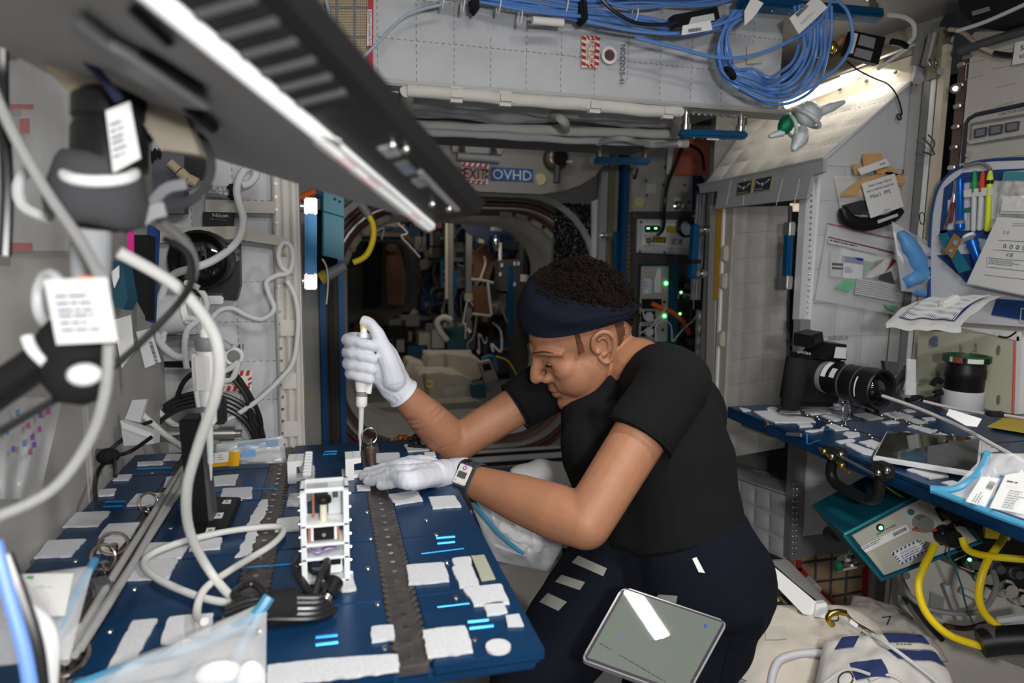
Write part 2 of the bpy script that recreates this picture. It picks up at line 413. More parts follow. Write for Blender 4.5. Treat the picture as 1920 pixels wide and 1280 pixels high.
# vertical blue seat-track posts either side of the hatch, grey side panels with glow dots
def post(px0, px1, py0, py1, y, m, name='seat_track_post', th=0.05):
    a, c = PY(px0, py0, y), PY(px1, py1, y)
    return B().box(((a.x+c.x)/2, y,(a.z+c.z)/2),(abs(c.x-a.x), th, abs(a.z-c.z)), bev=0.004)
t7 = struct('trim_2', B().box((-0.10,3.52,1.05),(0.09,0.04,2.1), bev=0.004), GREYPANEL)
obj('blue_post', B().box((-0.035,3.50,1.05),(0.03,0.06,2.1), bev=0.004), POSTBLUE, t7)
obj('blue_post', B().box((0.055,3.46,1.05),(0.03,0.06,2.1), bev=0.004), POSTBLUE, t7)
obj('brown_track', B().box((0.008,3.52,1.05),(0.03,0.03,2.1)), flat((0.05,0.035,0.025)), t7)
obj('glow_dot', B().cyl(PY(567,738,3.498), PY(567,738,3.498)+V((0,-0.004,0)),0.036,20), flat((0.42,0.42,0.16)), t7)
obj('equipment_panel', B().box((PY(600,600,3.58).x-0.03,3.57,1.1),(0.30,0.03,2.0)), DKGREY, t7)
t8 = struct('trim_3', B().box((1.47,3.52,1.4),(0.10,0.05,1.6), bev=0.004), flat((0.30,0.31,0.33)))
obj('olive_strip', B().box((1.475,3.485,1.4),(0.035,0.02,1.6)), flat((0.14,0.14,0.08)), t8)
obj('blue_post', B().box((1.555,3.50,1.05),(0.026,0.06,2.1), bev=0.004), POSTBLUE, t8)
obj('brown_track', B().box((1.588,3.51,1.05),(0.04,0.05,2.1)), flat((0.11,0.075,0.05)), t8)
obj('blue_post', B().box((1.628,3.50,1.05),(0.036,0.06,2.1), bev=0.004), POSTBLUE, t8)
b = B()
for i in range(60): b.cyl((1.588,3.49,0.6+0.025*i),(1.588,3.482,0.6+0.025*i),0.008,8)
obj('track_hole', b, STEEL, t8, kind='stuff')
# dark crinkled insulation beside the ring
b = B(); a = PY(1040,380,3.57); c = PY(1122,500,3.57)
b.grid(lambda u, w: V((a.x+(c.x-a.x)*u,3.575-0.02*abs(noise.noise(V((u*14, w*20,3)))), a.z+(c.z-a.z)*w)),40,60)
obj('insulation_foil', b, mat('black_crinkled_foil',(0.03,0.03,0.03),0.25, metal=0.7, bump=1.0, bscale=80), t8, ang=15)
pl = plate('side_panel', lambda x, y: PY(x, y,3.56),[(1108,378),(1140,365),(1140,660),(1108,660)],0.02, LTGREY, t8)
# grey right-hand panel of the bulkhead with dots and fasteners
fB = lambda x, y: PY(x, y,3.45)
t9 = struct('trim_4', B().prism([fB(1186,236), fB(1345,236), fB(1345,396), fB(1186,396)], V((0,0.04,0))), GREYPANEL)
obj('glow_dot', B().cyl(fB(1199,379), fB(1199,379)+V((0,-0.005,0)),0.028,20), flat((0.62,0.60,0.30)), t9)
for q in ((1211,339),(1246,314),(1243,346),(1283,347),(1212,366),(1291,378)):
    obj('fastener', B().cyl(fB(*q), fB(*q)+V((0,-0.006,0)),0.007,10), DKGREY, t9)
obj('knob', B().lathe(fB(1270,386),(0,-1,0),[(0.026,0),(0.026,0.01),(0.018,0.014),(0.016,0.05),(0.012,0.052)],18), STEEL, t9)
plate('label', fB,[(1265,371),(1276,371),(1276,376),(1265,376)],0.003, PAPER, t9)
plate('label', fB,[(1212,345),(1230,345),(1230,362),(1212,362)],0.002, LTGREY, t9)
plate('label', fB,[(1282,353),(1290,353),(1290,361),(1282,361)],0.002, LTGREY, t9)
t10 = struct('trim_5', B().prism([fB(1186,396), fB(1345,396), fB(1345,900), fB(1186,900)], V((0,0.03,0))), flat((0.075,0.068,0.063)))
for (px, py) in ((1190,405),(1300,405),(1190,470),(1310,480)):
    obj('fastener', B().cyl(fB(px, py), fB(px, py)+V((0,-0.004,0)),0.006,8), STEEL, t10)
# the rounded grey hatch cover above the opening
fO = lambda x, y: PY(x, y,3.45)
pts = [(735,215),(1150,230),(1150,275),(1137,305),(1115,330),(1088,347),(1055,358),(1015,364),(735,352)]
hc = struct('trim_6', B().prism([fO(*p) for p in pts], V((0,0.06,0)), bev=0), mat('hatch_cover_grey',(0.30,0.285,0.26),0.5, var=0.05, vscale=6))
fO2 = lambda x, y: PY(x, y,3.447)
def zsign(f, corners, m, s, tm, parent, name='sign', th=0.003, pad=0.12, wide=1.0, hfrac=0.62):
    pl = plate(name, f, corners, th, m, parent)
    a, bq, c, d = [f(*p) for p in corners]       # top-left, top-right, bottom-right, bottom-left
    u = (bq-a).normalized(); v = (a-d).normalized(); n = u.cross(v)
    if n.dot(CAM-a) < 0: n = -n
    h = (a-d).length; w = (bq-a).length
    o = text('lettering', s, d+u*w*0.5+v*h*(1-hfrac)*0.5+n*(th+0.0008), u, v, h*hfrac/0.72, tm, parent, 'CENTER', wide)
    xs = [p.co.dot(u) for p in o.data.vertices]
    return pl, o
WSIGN = mat('white_sign_paint',(0.75,0.75,0.75),0.5)
zsign(fO2,[(921,313),(999,317),(999,341),(921,338)], mat('sign_blue',(0.02,0.10,0.33),0.5), 'OVHD', WSIGN, hc, hfrac=0.78, wide=1.02)
pl = plate('sign', fO2,[(866,304),(917,307),(914,345),(863,342)],0.003, WSIGN, hc)
b = B()
a, bq, c, d = [PY(*p,3.443) for p in ((866,304),(917,307),(914,345),(863,342))]
for i in range(5):       # red slanting bars along the top and the foot
    for (lo, hi) in ((0.0,0.2),(0.84,1.0)):
        q = lambda u, w: (a*(1-u)+bq*u)*(1-w)+(d*(1-u)+c*u)*w
        u0 = i*0.2; b.add([q(u0+0.07, lo), q(min(u0+0.17,1), lo), q(u0+0.10, hi), q(u0, hi)],[[0,1,2,3]])
for (u0, u1) in ((0.0,0.13),(0.87,1.0)):
    for i in range(2):
        w = 0.27+0.28*i; b.add([q(u0, w+0.12), q(u1, w), q(u1, w+0.13), q(u0, w+0.25)],[[0,1,2,3]])
obj('red_bars', b, RED, hc, smooth=False)
qq = [q(.10,.215), q(.90,.215), q(.90,.825), q(.10,.825)]
obj('sign_centre', B().prism([p+V((0,-.0006,0)) for p in qq], V((0,-.0006,0))), WSIGN, hc, smooth=False)
text('lettering', 'EXIT', PY(889.5,336,3.4405), bq-a, a-d,0.078, RED, hc, 'CENTER',0.74, bold=.012)
b = B()   # thin red frame round EXIT
for (p0, p1) in (((871,311),(912,314)),((869,338),(909,341)),((871,311),(869,338)),((912,314),(909,341))):
    b.tube([PY(*p0,3.4405), PY(*p1,3.4405)],0.0016,4, smooth=False)
obj('red_frame', b, RED, hc)
for p in ((1013,336),(829,325)):
    obj('glow_dot', B().cyl(PY(*p,3.45), PY(*p,3.444),0.030,20), flat((0.55,0.52,0.30)), hc)
# the hatch handle bar and the latch
hb = B().cyl(PY(857,294,3.33), PY(935,300,3.33),0.021,14)
hh = obj('hatch_handle', hb, MIDGREY, hc)
obj('handle_arm', B().cyl(PY(866,268,3.44), PY(868,290,3.33),0.014,8).cyl(PY(925,270,3.44), PY(927,294,3.33),0.014,8), DKGREY, hc)
obj('handle_bracket', B().prism([PY(845,262,3.44), PY(945,265,3.44), PY(940,290,3.44), PY(848,285,3.44)], V((0,-0.015,0)), bev=0.004), GREYPANEL, hc)
lt = PY(1040,298,3.44)
obj('latch_dial', B().lathe(lt,(0,-1,0),[(0.065,0),(0.065,0.03),(0.058,0.04),(0.045,0.042),(0.045,0.055),(0.03,0.06)],28), mat('bronze_latch',(0.16,0.12,0.09),0.3, metal=0.8), hc)
obj('latch_knob', B().lathe(lt+V((0.006,-0.055,0)),(0,-1,0),[(0.036,0),(0.036,0.03),(0.03,0.036)],20), BLACK, hc)
obj('latch_lever', B().cyl(lt+V((0.0,-0.05,-0.04)), lt+V((-0.006,-0.06,-0.125)),0.017,12), DKGREY, hc)
plate('label', lambda x, y: PY(x, y,3.40),[(1061,300),(1073,301),(1073,305),(1061,305)],0.003, PAPER, hc)
# sill rails at the foot of the bulkhead
for i,(py, h, m) in enumerate(((851,5, LTGREY),(857,7, BLACKM),(864,10, LTGREY),(875,8, BLACKM),(883,7, MIDGREY),(888,3, RAILBLUE))):
    a = PY(830, py,3.5-0.06*i); w = PY(830, py+h,3.5-0.06*i)
    st = struct('trim_%d' % (7+i), B().box((0.95, a.y,(a.z+w.z)/2),(1.6,0.055, a.z-w.z), bev=0.003), m)
# ============================================================= CREW QUARTERS (three bump-outs with quilted faces at y = 1.75)
GREYCLOTH = mat('grey_cloth',(0.34,0.345,0.36),0.9, var=0.06, vscale=12, bump=0.3, bscale=350)  # grey cloth of the valance, side cloth and curtain
# ---- left quarters
lq = struct('wall_left_quarters', B().box((-0.25,1.87,1.15),(0.26,0.2,2.1)), MIDGREY)
obj('quilted_cover', B().quilt([(-0.40,1.765,0.45),(-0.125,1.765,0.45),(-0.125,1.765,2.0),(-0.40,1.765,2.0)],3,16,0.009,6, nrm=(0,-1,0)), BLANKET, lq)
b = B()
b.grid(lambda u, w: V((-0.128+0.058*u,1.735-0.012*abs(math.sin(u*math.pi*3))-0.004*noise.noise(V((u*4, w*30,1))),0.45+1.5*w)),18,60)
obj('cloth_edging', b, BLANKET2, lq)
obj('edging_side', B().box((-0.085,1.80,1.2),(0.035,0.12,1.6), bev=0.006), BLANKET2, lq)
b = B()
for i in range(26):
    z = 1.02+0.03*i; b.cyl((-0.117,1.732, z),(-0.117,1.722, z),0.004,8)
obj('snap_rivets', b, STEEL, lq, kind='stuff')
for z in (1.06,1.18,1.31,1.46):
    obj('strap_loop', B().box((-0.10,1.722, z),(0.034,0.006,0.04), bev=0.002), BLANKET2, lq)
# FIRE PORT sticker, port ring and marker lettering on the left cover
fL = lambda x, y: PY(x, y,1.744)
def fireport(f, q, parent, n, th=0.0015, txt=True):
    P = [f(*p) for p in q]; a, bq, c, d = P
    obj('fire_sticker', B().prism(P, V(n)*th), flat((0.72,0.70,0.62)), parent, smooth=False)
    Q = lambda u, w: (a*(1-u)+bq*u)*(1-w)+(d*(1-u)+c*u)*w+V(n)*(th+0.0007)
    b = B()
    for i in range(5):
        u0 = i*0.2
        for lo, hi in ((0,0.26),(0.76,1.0)):
            b.add([Q(u0+0.05, lo), Q(min(u0+0.16,1), lo), Q(min(u0+0.11,1), hi), Q(u0, hi)],[[0,1,2,3]])
        if i < 2:
            w = 0.3+0.24*i
            for u2, u3 in ((0.0,0.12),(0.88,1.0)):
                b.add([Q(u2, w+0.1), Q(u3, w), Q(u3, w+0.12), Q(u2, w+0.22)],[[0,1,2,3]])
    obj('red_bars', b, RED, parent, smooth=False)
    if txt:
        u = (bq-a); v = (a-d)
        text('lettering', 'FIRE', Q(0.5,0.50), u, v, v.length*0.26, RED, parent, 'CENTER')
        text('lettering', 'PORT', Q(0.5,0.72), u, v, v.length*0.26, RED, parent, 'CENTER')
    return Q
fireport(fL,[(413,694),(472,694),(472,732),(412,733)], lq,(0,-1,0))
text('lettering', '2S5-41', fL(416,656),(1,0,0),(0,0,1),0.020, INK, lq, 'LEFT',0.95)
obj('port_ring', B().ring(fL(438,668),(0,-1,0),0.019,0.005), WHITE, lq)
obj('port_hole', B().cyl(fL(438,668), fL(438,668)+V((0,-0.002,0)),0.017,20), MIDGREY, lq)
# ---- overhead quarters
oq = struct('wall_overhead_quarters', B().box((0.42,2.06,2.08),(1.64,0.58,0.26)), MIDGREY)
obj('quilted_cover', B().quilt([(0.03,1.765,1.915),(1.25,1.765,1.905),(1.25,1.765,2.20),(0.03,1.765,2.20)],13,3,0.008,6, nrm=(0,-1,0), rnd=0.25), BLANKET, oq)
obj('quilted_cover', B().quilt([(-0.40,1.765,1.915),(0.0,1.765,1.915),(0.0,1.765,2.20),(-0.40,1.765,2.20)],4,3,0.008,6, nrm=(0,-1,0)), BLANKET, oq)
fU = lambda x, y: PY(x, y,1.742)
u, v = (0,0,-1),(1,0,0)
P = [fU(*p) for p in ((1090,67),(1090,127),(1122,127),(1125,68))]
Q = fireport(fU,[(1125,68),(1122,127),(1090,127),(1090,67)], oq,(0,-1,0), txt=False)
text('lettering', 'FIRE PORT', Q(0.5,0.58), u, v,0.024, RED, oq, 'CENTER',0.72)
for w in (0.32,0.72): text('lettering', 'EMERGENCY USE' if w < 0.5 else 'FIRE EXTINGUISHER', Q(0.5, w), u, v,0.008, RED, oq, 'CENTER',0.6)
obj('port_ring', B().lathe(fU(1142,104),(0,-1,0),[(0.022,0),(0.022,0.003),(0.0145,0.004),(0.0145,0.0)],28, cap=False), WHITE, oq)
obj('port_hole', B().cyl(fU(1142,104), fU(1142,104)+V((0,-0.002,0)),0.0145,22), RED, oq)
obj('port_hole', B().cyl(fU(1141,104)+V((0,-0.002,0)), fU(1141,104)+V((0,-0.004,0)),0.0120,22), DKGREY, oq)
text('lettering', 'NOD2O5-41', fU(1164,82), u, v,0.0205, flat((0.06,0.07,0.1)), oq, 'LEFT',0.92)
for p in ((1413,95),):
    plate('tape_patch', fU,[(1400,87),(1431,86),(1430,118),(1400,120)],0.0015, flat((0.55,0.52,0.45)), oq)
# rivet strips along its lower edge, then the padded frame of its door and the cloth inside
ea, eb = PY(640,142,1.75), PY(825,156,1.75)
fE = lambda x, y: PZ(x, y,1.908)
obj('lower_edge_strip', B().box((0.5,1.79,1.905),(1.75,0.09,0.012), bev=0.003), GREYPANEL, oq)
def rivet_strip(x0, x1, y, z, parent):
    obj('rivet_strip', B().box(((x0+x1)/2, y, z-0.004),(x1-x0,0.022,0.006), bev=0.002), ALU, parent)
    b = B(); n = int((x1-x0)/0.019)
    for i in range(n): b.sph((x0+0.01+0.019*i, y, z-0.008),0.0045,(1,1,0.7),8)
    obj('rivets', b, STEEL, parent, kind='stuff')
rivet_strip(-0.1,0.26,1.815,1.90, oq); rivet_strip(0.86,1.16,1.80,1.90, oq)
def pad(name, pts, r, m, parent, wr=0.35):
    b = B().tube(pts, r,12,10)
    for i, p in enumerate(b.v): b.v[i] = p+V((noise.noise(p*9), noise.noise(p*9+V((7,0,0))), noise.noise(p*9+V((0,9,0)))))*r*wr
    return obj(name, b, m, parent, ang=70)
zf = 1.888
F0, F1, F2, F3 = PZ(765,170, zf), PZ(1272,210, zf), PZ(1268,252, zf), PZ(755,235, zf)
pad('padded_frame',[F0, F0*0.75+F1*0.25,(F0+F1)/2, F0*0.25+F1*0.75, F1],0.017, BLANKET2, oq)
pad('padded_frame',[F0,(F0+F3)/2, F3],0.018, BLANKET2, oq)
pad('padded_frame',[F1,(F1+F2)/2, F2],0.015, BLANKET2, oq)
pad('padded_frame',[F3, F3*0.66+F2*0.34, F3*0.33+F2*0.67, F2],0.015, BLANKET2, oq)
b = B()
b.grid(lambda u, w: (F0*(1-u)+F1*u)*(1-w)+(F3*(1-u)+F2*u)*w+V((0,0,0.022+0.018*noise.noise(V((u*4, w*7,2)))+0.007*noise.noise(V((u*13, w*18,5))))),60,30)
obj('recess_cloth', b, BLANKET, oq, ang=80)
for t in (0.33,0.66,0.95,0.16):
    c = F0*(1-t)+F1*t; obj('frame_strap', B().box(c+V((0,-0.004,-0.003)),(0.050,0.038,0.037), bev=0.010), BLANKET2, oq)
pad('hanging_tie',[PZ(1040,215,1.90), PZ(1050,222,1.88), PZ(1058,232,1.87), PZ(1060,246,1.87)],0.012, BLANKET2, oq,0.9)
pad('back_roll',[PZ(735,246,1.87), PZ(900,252,1.865), PZ(1080,262,1.865), PZ(1290,270,1.87)],0.012, BLANKET, oq,0.7)
pad('back_roll',[PZ(1120,268,1.86), PZ(1170,262,1.85), PZ(1220,272,1.86), PZ(1275,268,1.85)],0.010, BLANKET, oq,0.7)
obj('back_face', B().box((0.45,2.62,2.06),(1.7,0.5,0.26)), MIDGREY, oq)
plate('grey_side_cloth', lambda x, y: PZ(x, y,1.90),[(640,150),(755,158),(735,235),(640,235)],0.004, GREYCLOTH, oq)
# exhaust screen with red frame at the upper left
fG = lambda x, y: PY(x, y,1.735)
ex = struct('trim_20', B().prism([fG(585,-20), fG(700,-20), fG(699,131), fG(585,120)], V((0,0.02,0))), flat((0.45,0.36,0.24)))
for q in ([(690,-20),(700,-20),(699,131),(688,131)],[(640,118),(690,121),(690,131),(640,128)],[(585,-20),(593,-20),(593,126),(585,126)]):
    plate('red_frame_bar', fG, q,0.006, RED, ex)
plate('label', lambda x, y: PY(x, y,1.727),[(689,18),(697,18),(697,86),(688,86)],0.001, PAPER, ex)
text('lettering', 'Exhaust Outlet Screen', PY(690.6,20,1.7245),(0,0,-1),(1,0,0),0.0095, INK, ex, 'LEFT',1.0)
b = B()
for i in range(26):
    p = fG(595+3.7*i,-10); q = fG(595+3.7*i,118); b.tube([p, q],0.0008,3, smooth=False)
    if i < 34: b.tube([fG(593,-8+5*i), fG(688,-8+5*i)],0.0008,3, smooth=False)
obj('wire_mesh', b, flat((0.10,0.075,0.05)), ex, kind='stuff')
for x in (632,665): obj('screen_bar', B().tube([fG(x,-10), fG(x,122)],0.003,6, smooth=False), MIDGREY, ex)
for y in (12,66): obj('screen_bar', B().tube([fG(593, y), fG(690, y+4)],0.003,6, smooth=False), MIDGREY, ex)
# ---- right quarters
A0 = V((1.39,1.75,1.765)); B0 = PY(1712,152,1.75); C0 = PY(1402,235,2.3); D0 = PY(1326,342,2.3)
rq = struct('wall_right_quarters', B().box((1.60,1.76,0.55),(0.40,0.02,1.1)), MIDGREY)
# aft face with the chamfered corner
b = B()
b.quilt([(1.395,1.765,0.95),(1.70,1.765,0.95),(1.70,1.765,1.765),(1.39,1.765,1.765)],3,8,0.008,6, nrm=(0,-1,0))
obj('quilted_cover', b, BLANKET, rq)
obj('quilted_cover', B().prism([(1.39,1.755,1.764),(1.70,1.755,1.764),(1.70,1.755,2.01)], V((0,0.012,0))), BLANKET, rq)
obj('cloth_edging', B().tube([A0, B0],0.006,8, smooth=False), BLANKET, rq)
text('lettering', 'NOD2P5-41', PY(1553,637,1.741),(1,0,0),(0,0,1),0.0175, flat((0.08,0.08,0.09)), rq, 'LEFT',0.80)
b = B().quilt([D0, A0, B0, C0],6,4,0.007,7, nrm=(-1,0,0.8), rnd=0.35)
obj('sloping_cover', b, BLANKET2, rq)
# valance over the door with two patches
n = V((-1,0,0))
fV = lambda x, y: PX(x, y,1.335)
vq = [(1310,347),(1544,297),(1543,322),(1522,330),(1512,372),(1340,392),(1346,358),(1312,362)]
va = obj('valance', B().prism([fV(*p) for p in vq], V((0.012,0,0))), GREYCLOTH, rq, smooth=False)
obj('cloth_edging', B().tube([fV(1310,347), fV(1430,322), fV(1544,297)],0.004,6, smooth=False), GREYCLOTH, va)
for x0, x1 in ((1372,1368),(1397,1400),(1468,1462),(1500,1495)):
    obj('seam', B().tube([fV(x0,335)+n*0.001, fV(x1-6,385)+n*0.001],0.0012,5, smooth=False), BLANKET, va)
for k, q in enumerate(([(1385,342),(1414,336),(1411,362),(1381,368)],[(1419,335),(1452,328),(1447,356),(1414,361)])):
    pt = thing('name_patch',('blue wings patch on the valance over the sleeping quarters door, nearer the far doorpost', 'blue wings patch on the valance over the sleeping quarters door, nearer the near doorpost')[k], 'patch', fV(*q[3]), 'winged name patches')
    P = [fV(*p)+n*0.002 for p in q]; a, bq, c, d = P
    obj('border', B().prism(P, n*0.002, bev=0.001), flat((0.42,0.36,0.04)), pt)
    cc = (a+bq+c+d)/4
    obj('field', B().prism([cc+(p-cc)*0.88+n*0.002 for p in P], n*0.001), flat((0.012,0.035,0.11)), pt)
    Q = lambda u, w: (a*(1-u)+bq*u)*(1-w)+(d*(1-u)+c*u)*w+n*0.0042
    b = B()
    for s in (-1,1):
        for j in range(4):
            t = j/4; b.add([Q(0.5+s*0.05,0.52-0.02*j), Q(0.5+s*(0.36-0.07*j),0.20+0.09*j), Q(0.5+s*(0.40-0.09*j),0.29+0.09*j), Q(0.5+s*0.05,0.60)],[[0,1,2,3]])
    b.add([Q(0.44,0.40), Q(0.56,0.40), Q(0.57,0.55), Q(0.5,0.66), Q(0.43,0.55)],[[0,1,2,3,4]])
    obj('wings', b, flat((0.72,0.60,0.14)), pt, smooth=False)
    lines('print', Q(0.14,0.80), bq-a, a-d,(bq-a).length*0.72,1,(a-d).length*0.10,0.001, flat((0.4,0.38,0.2)), pt, k)
# door posts, the yellow strip, the hinge and the open quilted door
fJ = lambda x, y: PX(x, y,1.37)
obj('door_post', B().prism([fJ(1331,385), fJ(1345,385), fJ(1333,900), fJ(1318,900)], V((0.02,0,0))), flat((0.42,0.40,0.37)), rq)
obj('yellow_strip', B().prism([fJ(1347,390), fJ(1358,389), fJ(1350,560), fJ(1341,560)], V((-0.006,0,0))), flat((0.55,0.30,0.015)), rq)
obj('white_edge_strip', B().prism([fJ(1358,389), fJ(1361,389), fJ(1341,860), fJ(1337,860)], V((-0.008,0,0))), WHITE, rq)
obj('hinge_post', B().prism([fJ(1362,388), fJ(1376,386), fJ(1352,865), fJ(1338,865)], V((0.012,0,0))), flat((0.42,0.39,0.34)), rq)
for y in (460,512,620,735):
    c = fJ(1362-0.04*(y-460), y+15); obj('hinge_knuckle', B().box(c+V((-0.006,0,0)),(0.02,0.03,0.055), bev=0.005), flat((0.5,0.47,0.4)), rq)
e0, e1 = PX(1373,388,1.38), PX(1482,386,1.44); g0, g1 = PX(1343,862,1.38), PX(1474,838,1.44)
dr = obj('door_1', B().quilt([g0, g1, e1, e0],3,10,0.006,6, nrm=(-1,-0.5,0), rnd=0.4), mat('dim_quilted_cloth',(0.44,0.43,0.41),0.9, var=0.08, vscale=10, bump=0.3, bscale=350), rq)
obj('door_edge', B().tube([e1, g1],0.007,6, smooth=False), DKGREY, dr)
fN = lambda x, y: PY(x, y,1.752)
obj('door_post', B().prism([fN(1514,333), fN(1530,330), fN(1518,600), fN(1498,600)], V((0,0.03,0))), LTGREY, rq)
obj('white_edge_strip', B().prism([fN(1531,333), fN(1536,333), fN(1517,598), fN(1512,598)], V((0,-0.008,0))), WHITE, rq)
b = B()
for i in range(24):
    b.sph(fN(1521-0.066*i*6*0.75,345+10.5*i)+V((0,-0.002,0)),0.004, n=8)
obj('rivets', b, STEEL, rq, kind='stuff')
fN = lambda x, y: PY(x, y,1.66)
obj('door_post', B().prism([fN(1501,600), fN(1520,600), fN(1503,1050), fN(1481,1050)], V((0,0.03,0))), MIDGREY, rq)
b = B()
for i in range(13):
    for dx in (0,6): b.sph(fN(1487+dx-0.03*i*6,905+11*i)+V((0,-0.003,0)),0.0042, n=8)
obj('rivets', b, STEEL, rq, kind='stuff')
# dark interior seen past the door, its lamp and an orange lit patch
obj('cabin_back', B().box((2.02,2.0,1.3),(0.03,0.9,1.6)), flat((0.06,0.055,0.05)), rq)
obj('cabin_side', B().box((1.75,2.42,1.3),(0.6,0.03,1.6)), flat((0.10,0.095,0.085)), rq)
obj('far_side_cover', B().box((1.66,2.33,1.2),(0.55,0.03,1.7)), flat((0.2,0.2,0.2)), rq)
cl = thing('cabin_lamp', 'small white lamp inside the sleeping quarters above the door gap', 'lamp', PX(1500,392,1.55))
obj('lamp_shade', B().prism(poly_px(PXat(1.55),[(1481,381),(1520,383),(1519,396),(1482,396)]), V((0.03,0,0)), bev=0.003), mat('lit_shade',(0.8,0.75,0.65),0.5, emit=(1,0.85,0.65), estr=0.7), cl)
obj('lit_patch', B().prism(poly_px(PXat(1.56),[(1482,371),(1520,366),(1520,380),(1482,380)]), V((0.04,0,0))), flat((0.40,0.16,0.03)), cl)  # orange lit patch above the shade, painted as a plate
# stuff hanging in the gap: blue garment, strap, connectors
gb = B().grid(lambda u, w: PX(1488+30*u-6*w*u,540+75*w+6*math.sin(u*7),1.50)+V((0.012*noise.noise(V((u*5, w*5,0))),0,0)),12,14)
obj('blue_garment', gb, flat((0.012,0.02,0.09)), None, 'dark blue garment hanging in the gap beside the quilted door', 'clothing')
gg = B().grid(lambda u, w: PX(1484+26*u-8*w,612+42*w+4*math.sin(u*9),1.50)+V((0.015*noise.noise(V((u*6, w*4,3))),0,0)),10,10)
obj('grey_garment', gg, MIDGREY, None, 'grey crumpled cloth hanging below the blue garment in the door gap', 'clothing')
obj('grey_strap', B().tube([PX(1463,680,1.45), PX(1461,740,1.45), PX(1456,830,1.45)],0.009,8), flat((0.10,0.10,0.13)), None, 'dark grey strap hanging behind the camera body in the door gap', 'strap')
hk = thing('blue_clip', 'blue webbing and brass clip hanging in the door gap', 'clip', PX(1485,655,1.46))
obj('webbing', B().tube([PX(1464,642,1.46), PX(1480,640,1.45), PX(1494,655,1.46)],0.010,8), flat((0.01,0.04,0.12)), hk)
obj('hook', B().tube([PX(1483,660,1.44), PX(1495,650,1.43), PX(1502,640,1.43), PX(1495,637,1.44), PX(1484,648,1.44)],0.004,6), GOLD, hk)
# small patch board on the door
# lower box of the quarters under the table: ledge and quilted front
fK = lambda x, y: PX(x, y,1.33)
k0, k1, k2, k3 = fK(1366,1000), fK(1474,1048), fK(1478,930), fK(1366,893)
lb = struct('trim_21', B().prism([k0, k1, k2, k3], V((0.3,0,0))), MIDGREY)
obj('quilted_front', B().quilt([k0, k1, k2, k3],4,3,0.008,7, nrm=(-1,0,0)), BLANKET, lb)
l0, l1 = PX(1376,868,1.50), PX(1476,900,1.50)
obj('ledge_cloth', B().prism([k3+V((0,0,0.002)), k2+V((0,0,0.002)), l1, l0], V((0,0,0.006))), LTGREY, lb)
obj('ledge_board', B().prism([PX(1366,868,1.42), PX(1478,905,1.42), PX(1478,898,1.8), PX(1366,862,1.8)], V((0,0,-0.02))), flat((0.22,0.21,0.19)), lb)
# lower aft face quilt and the lower exhaust screen with red frame
obj('quilted_cover', B().quilt([PY(1503,1003,1.67), PY(1665,985,1.67), PY(1680,800,1.67), PY(1512,800,1.67)],3,4,0.006,7, nrm=(0,-1,0)), BLANKET, rq)
fS = lambda x, y: PY(x, y,1.738)
xs = struct('trim_22', B().prism([fS(1490,1010), fS(1648,1010), fS(1648,1200), fS(1600,1200), fS(1490,1075)], V((0,0.02,0))), flat((0.42,0.30,0.18)))
for q in ([(1490,1010),(1500,1012),(1502,1070),(1492,1066)],[(1490,1010),(1640,1010),(1640,1018),(1490,1021)],[(1492,1064),(1502,1062),(1600,1170),(1580,1170)],[(1619,1020),(1628,1020),(1624,1118),(1615,1118)]):
    plate('red_frame_bar', fS, q,0.006, RED, xs)
plate('label', lambda x, y: PY(x, y,1.730),[(1518,1013),(1550,1010),(1550,1017),(1518,1020)],0.001, PAPER, xs)
text('lettering', 'Exhaust Outlet', PY(1520,1018.5,1.7280), PY(1550,1010,1.73)-PY(1518,1013,1.73),(0,0,1),0.0095, INK, xs, 'LEFT',0.8)
plate('label', lambda x, y: PY(x, y,1.730),[(1516,1078),(1541,1103),(1538,1110),(1511,1083)],0.001, PAPER, xs)
text('lettering', 'Exhaust Outlet', PY(1513,1082,1.7280), PY(1541,1103,1.73)-PY(1516,1078,1.73), PY(1516,1078,1.73)-PY(1511,1083,1.73),0.009, INK, xs, 'LEFT',0.72)
for a, c in (((1530,1020),(1528,1085)),((1560,1020),(1556,1118)),((1590,1020),(1584,1130)),((1502,1055),(1618,1040)),((1530,1090),(1618,1080)),((1560,1118),(1616,1108))):
    obj('screen_bar', B().tube([fS(*a), fS(*c)],0.0045,6, smooth=False), DKGREY, xs)
b = B()
for i in range(34): b.tube([PY(1502+3.5*i,1020,1.742), PY(1500+3.5*i,1170,1.742)],0.0007,3, smooth=False)
for i in range(40): b.tube([PY(1500,1021+3.6*i,1.742), PY(1620,1014+3.6*i,1.742)],0.0007,3, smooth=False)
obj('wire_mesh', b, flat((0.20,0.13,0.08)), xs, kind='stuff')
# ---- lit standoff above the right quarters
so = struct('trim_23', B().prism([PY(1400,233,2.3), PY(1716,148,1.75), PY(1722,100,1.75), PY(1403,208,2.3)], V((0.02,0.02,0.0))), CREAM)
for t in (0.1,0.25,0.42,0.6,0.75,0.9):
    p = PY(1402,220,2.3)*(1-t)+PY(1717,125,1.75)*t; obj('rivet', B().sph(p+V((-0.006,-0.006,0)),0.006, n=8), DKGREY, so)
obj('cover_board', B().prism([PY(1450,190,2.3), PY(1722,98,1.75), PY(1790,5,1.75), PY(1640,-10,2.3)], V((0.02,0.02,0.02))), flat((0.55,0.50,0.42)), so)
obj('board_edge', B().tube([PY(1520,160,2.1), PY(1735,75,1.72)],0.006,6, smooth=False), ALU, so)
plate('label', lambda x, y: PY(x, y,1.90),[(1575,142),(1612,130),(1617,142),(1578,158)],0.001, PAPER, so)
lp = thing('strip_lamp', 'lit white strip lamp tucked above the sloping quilted roof', 'lamp', PY(1480,195,2.05))
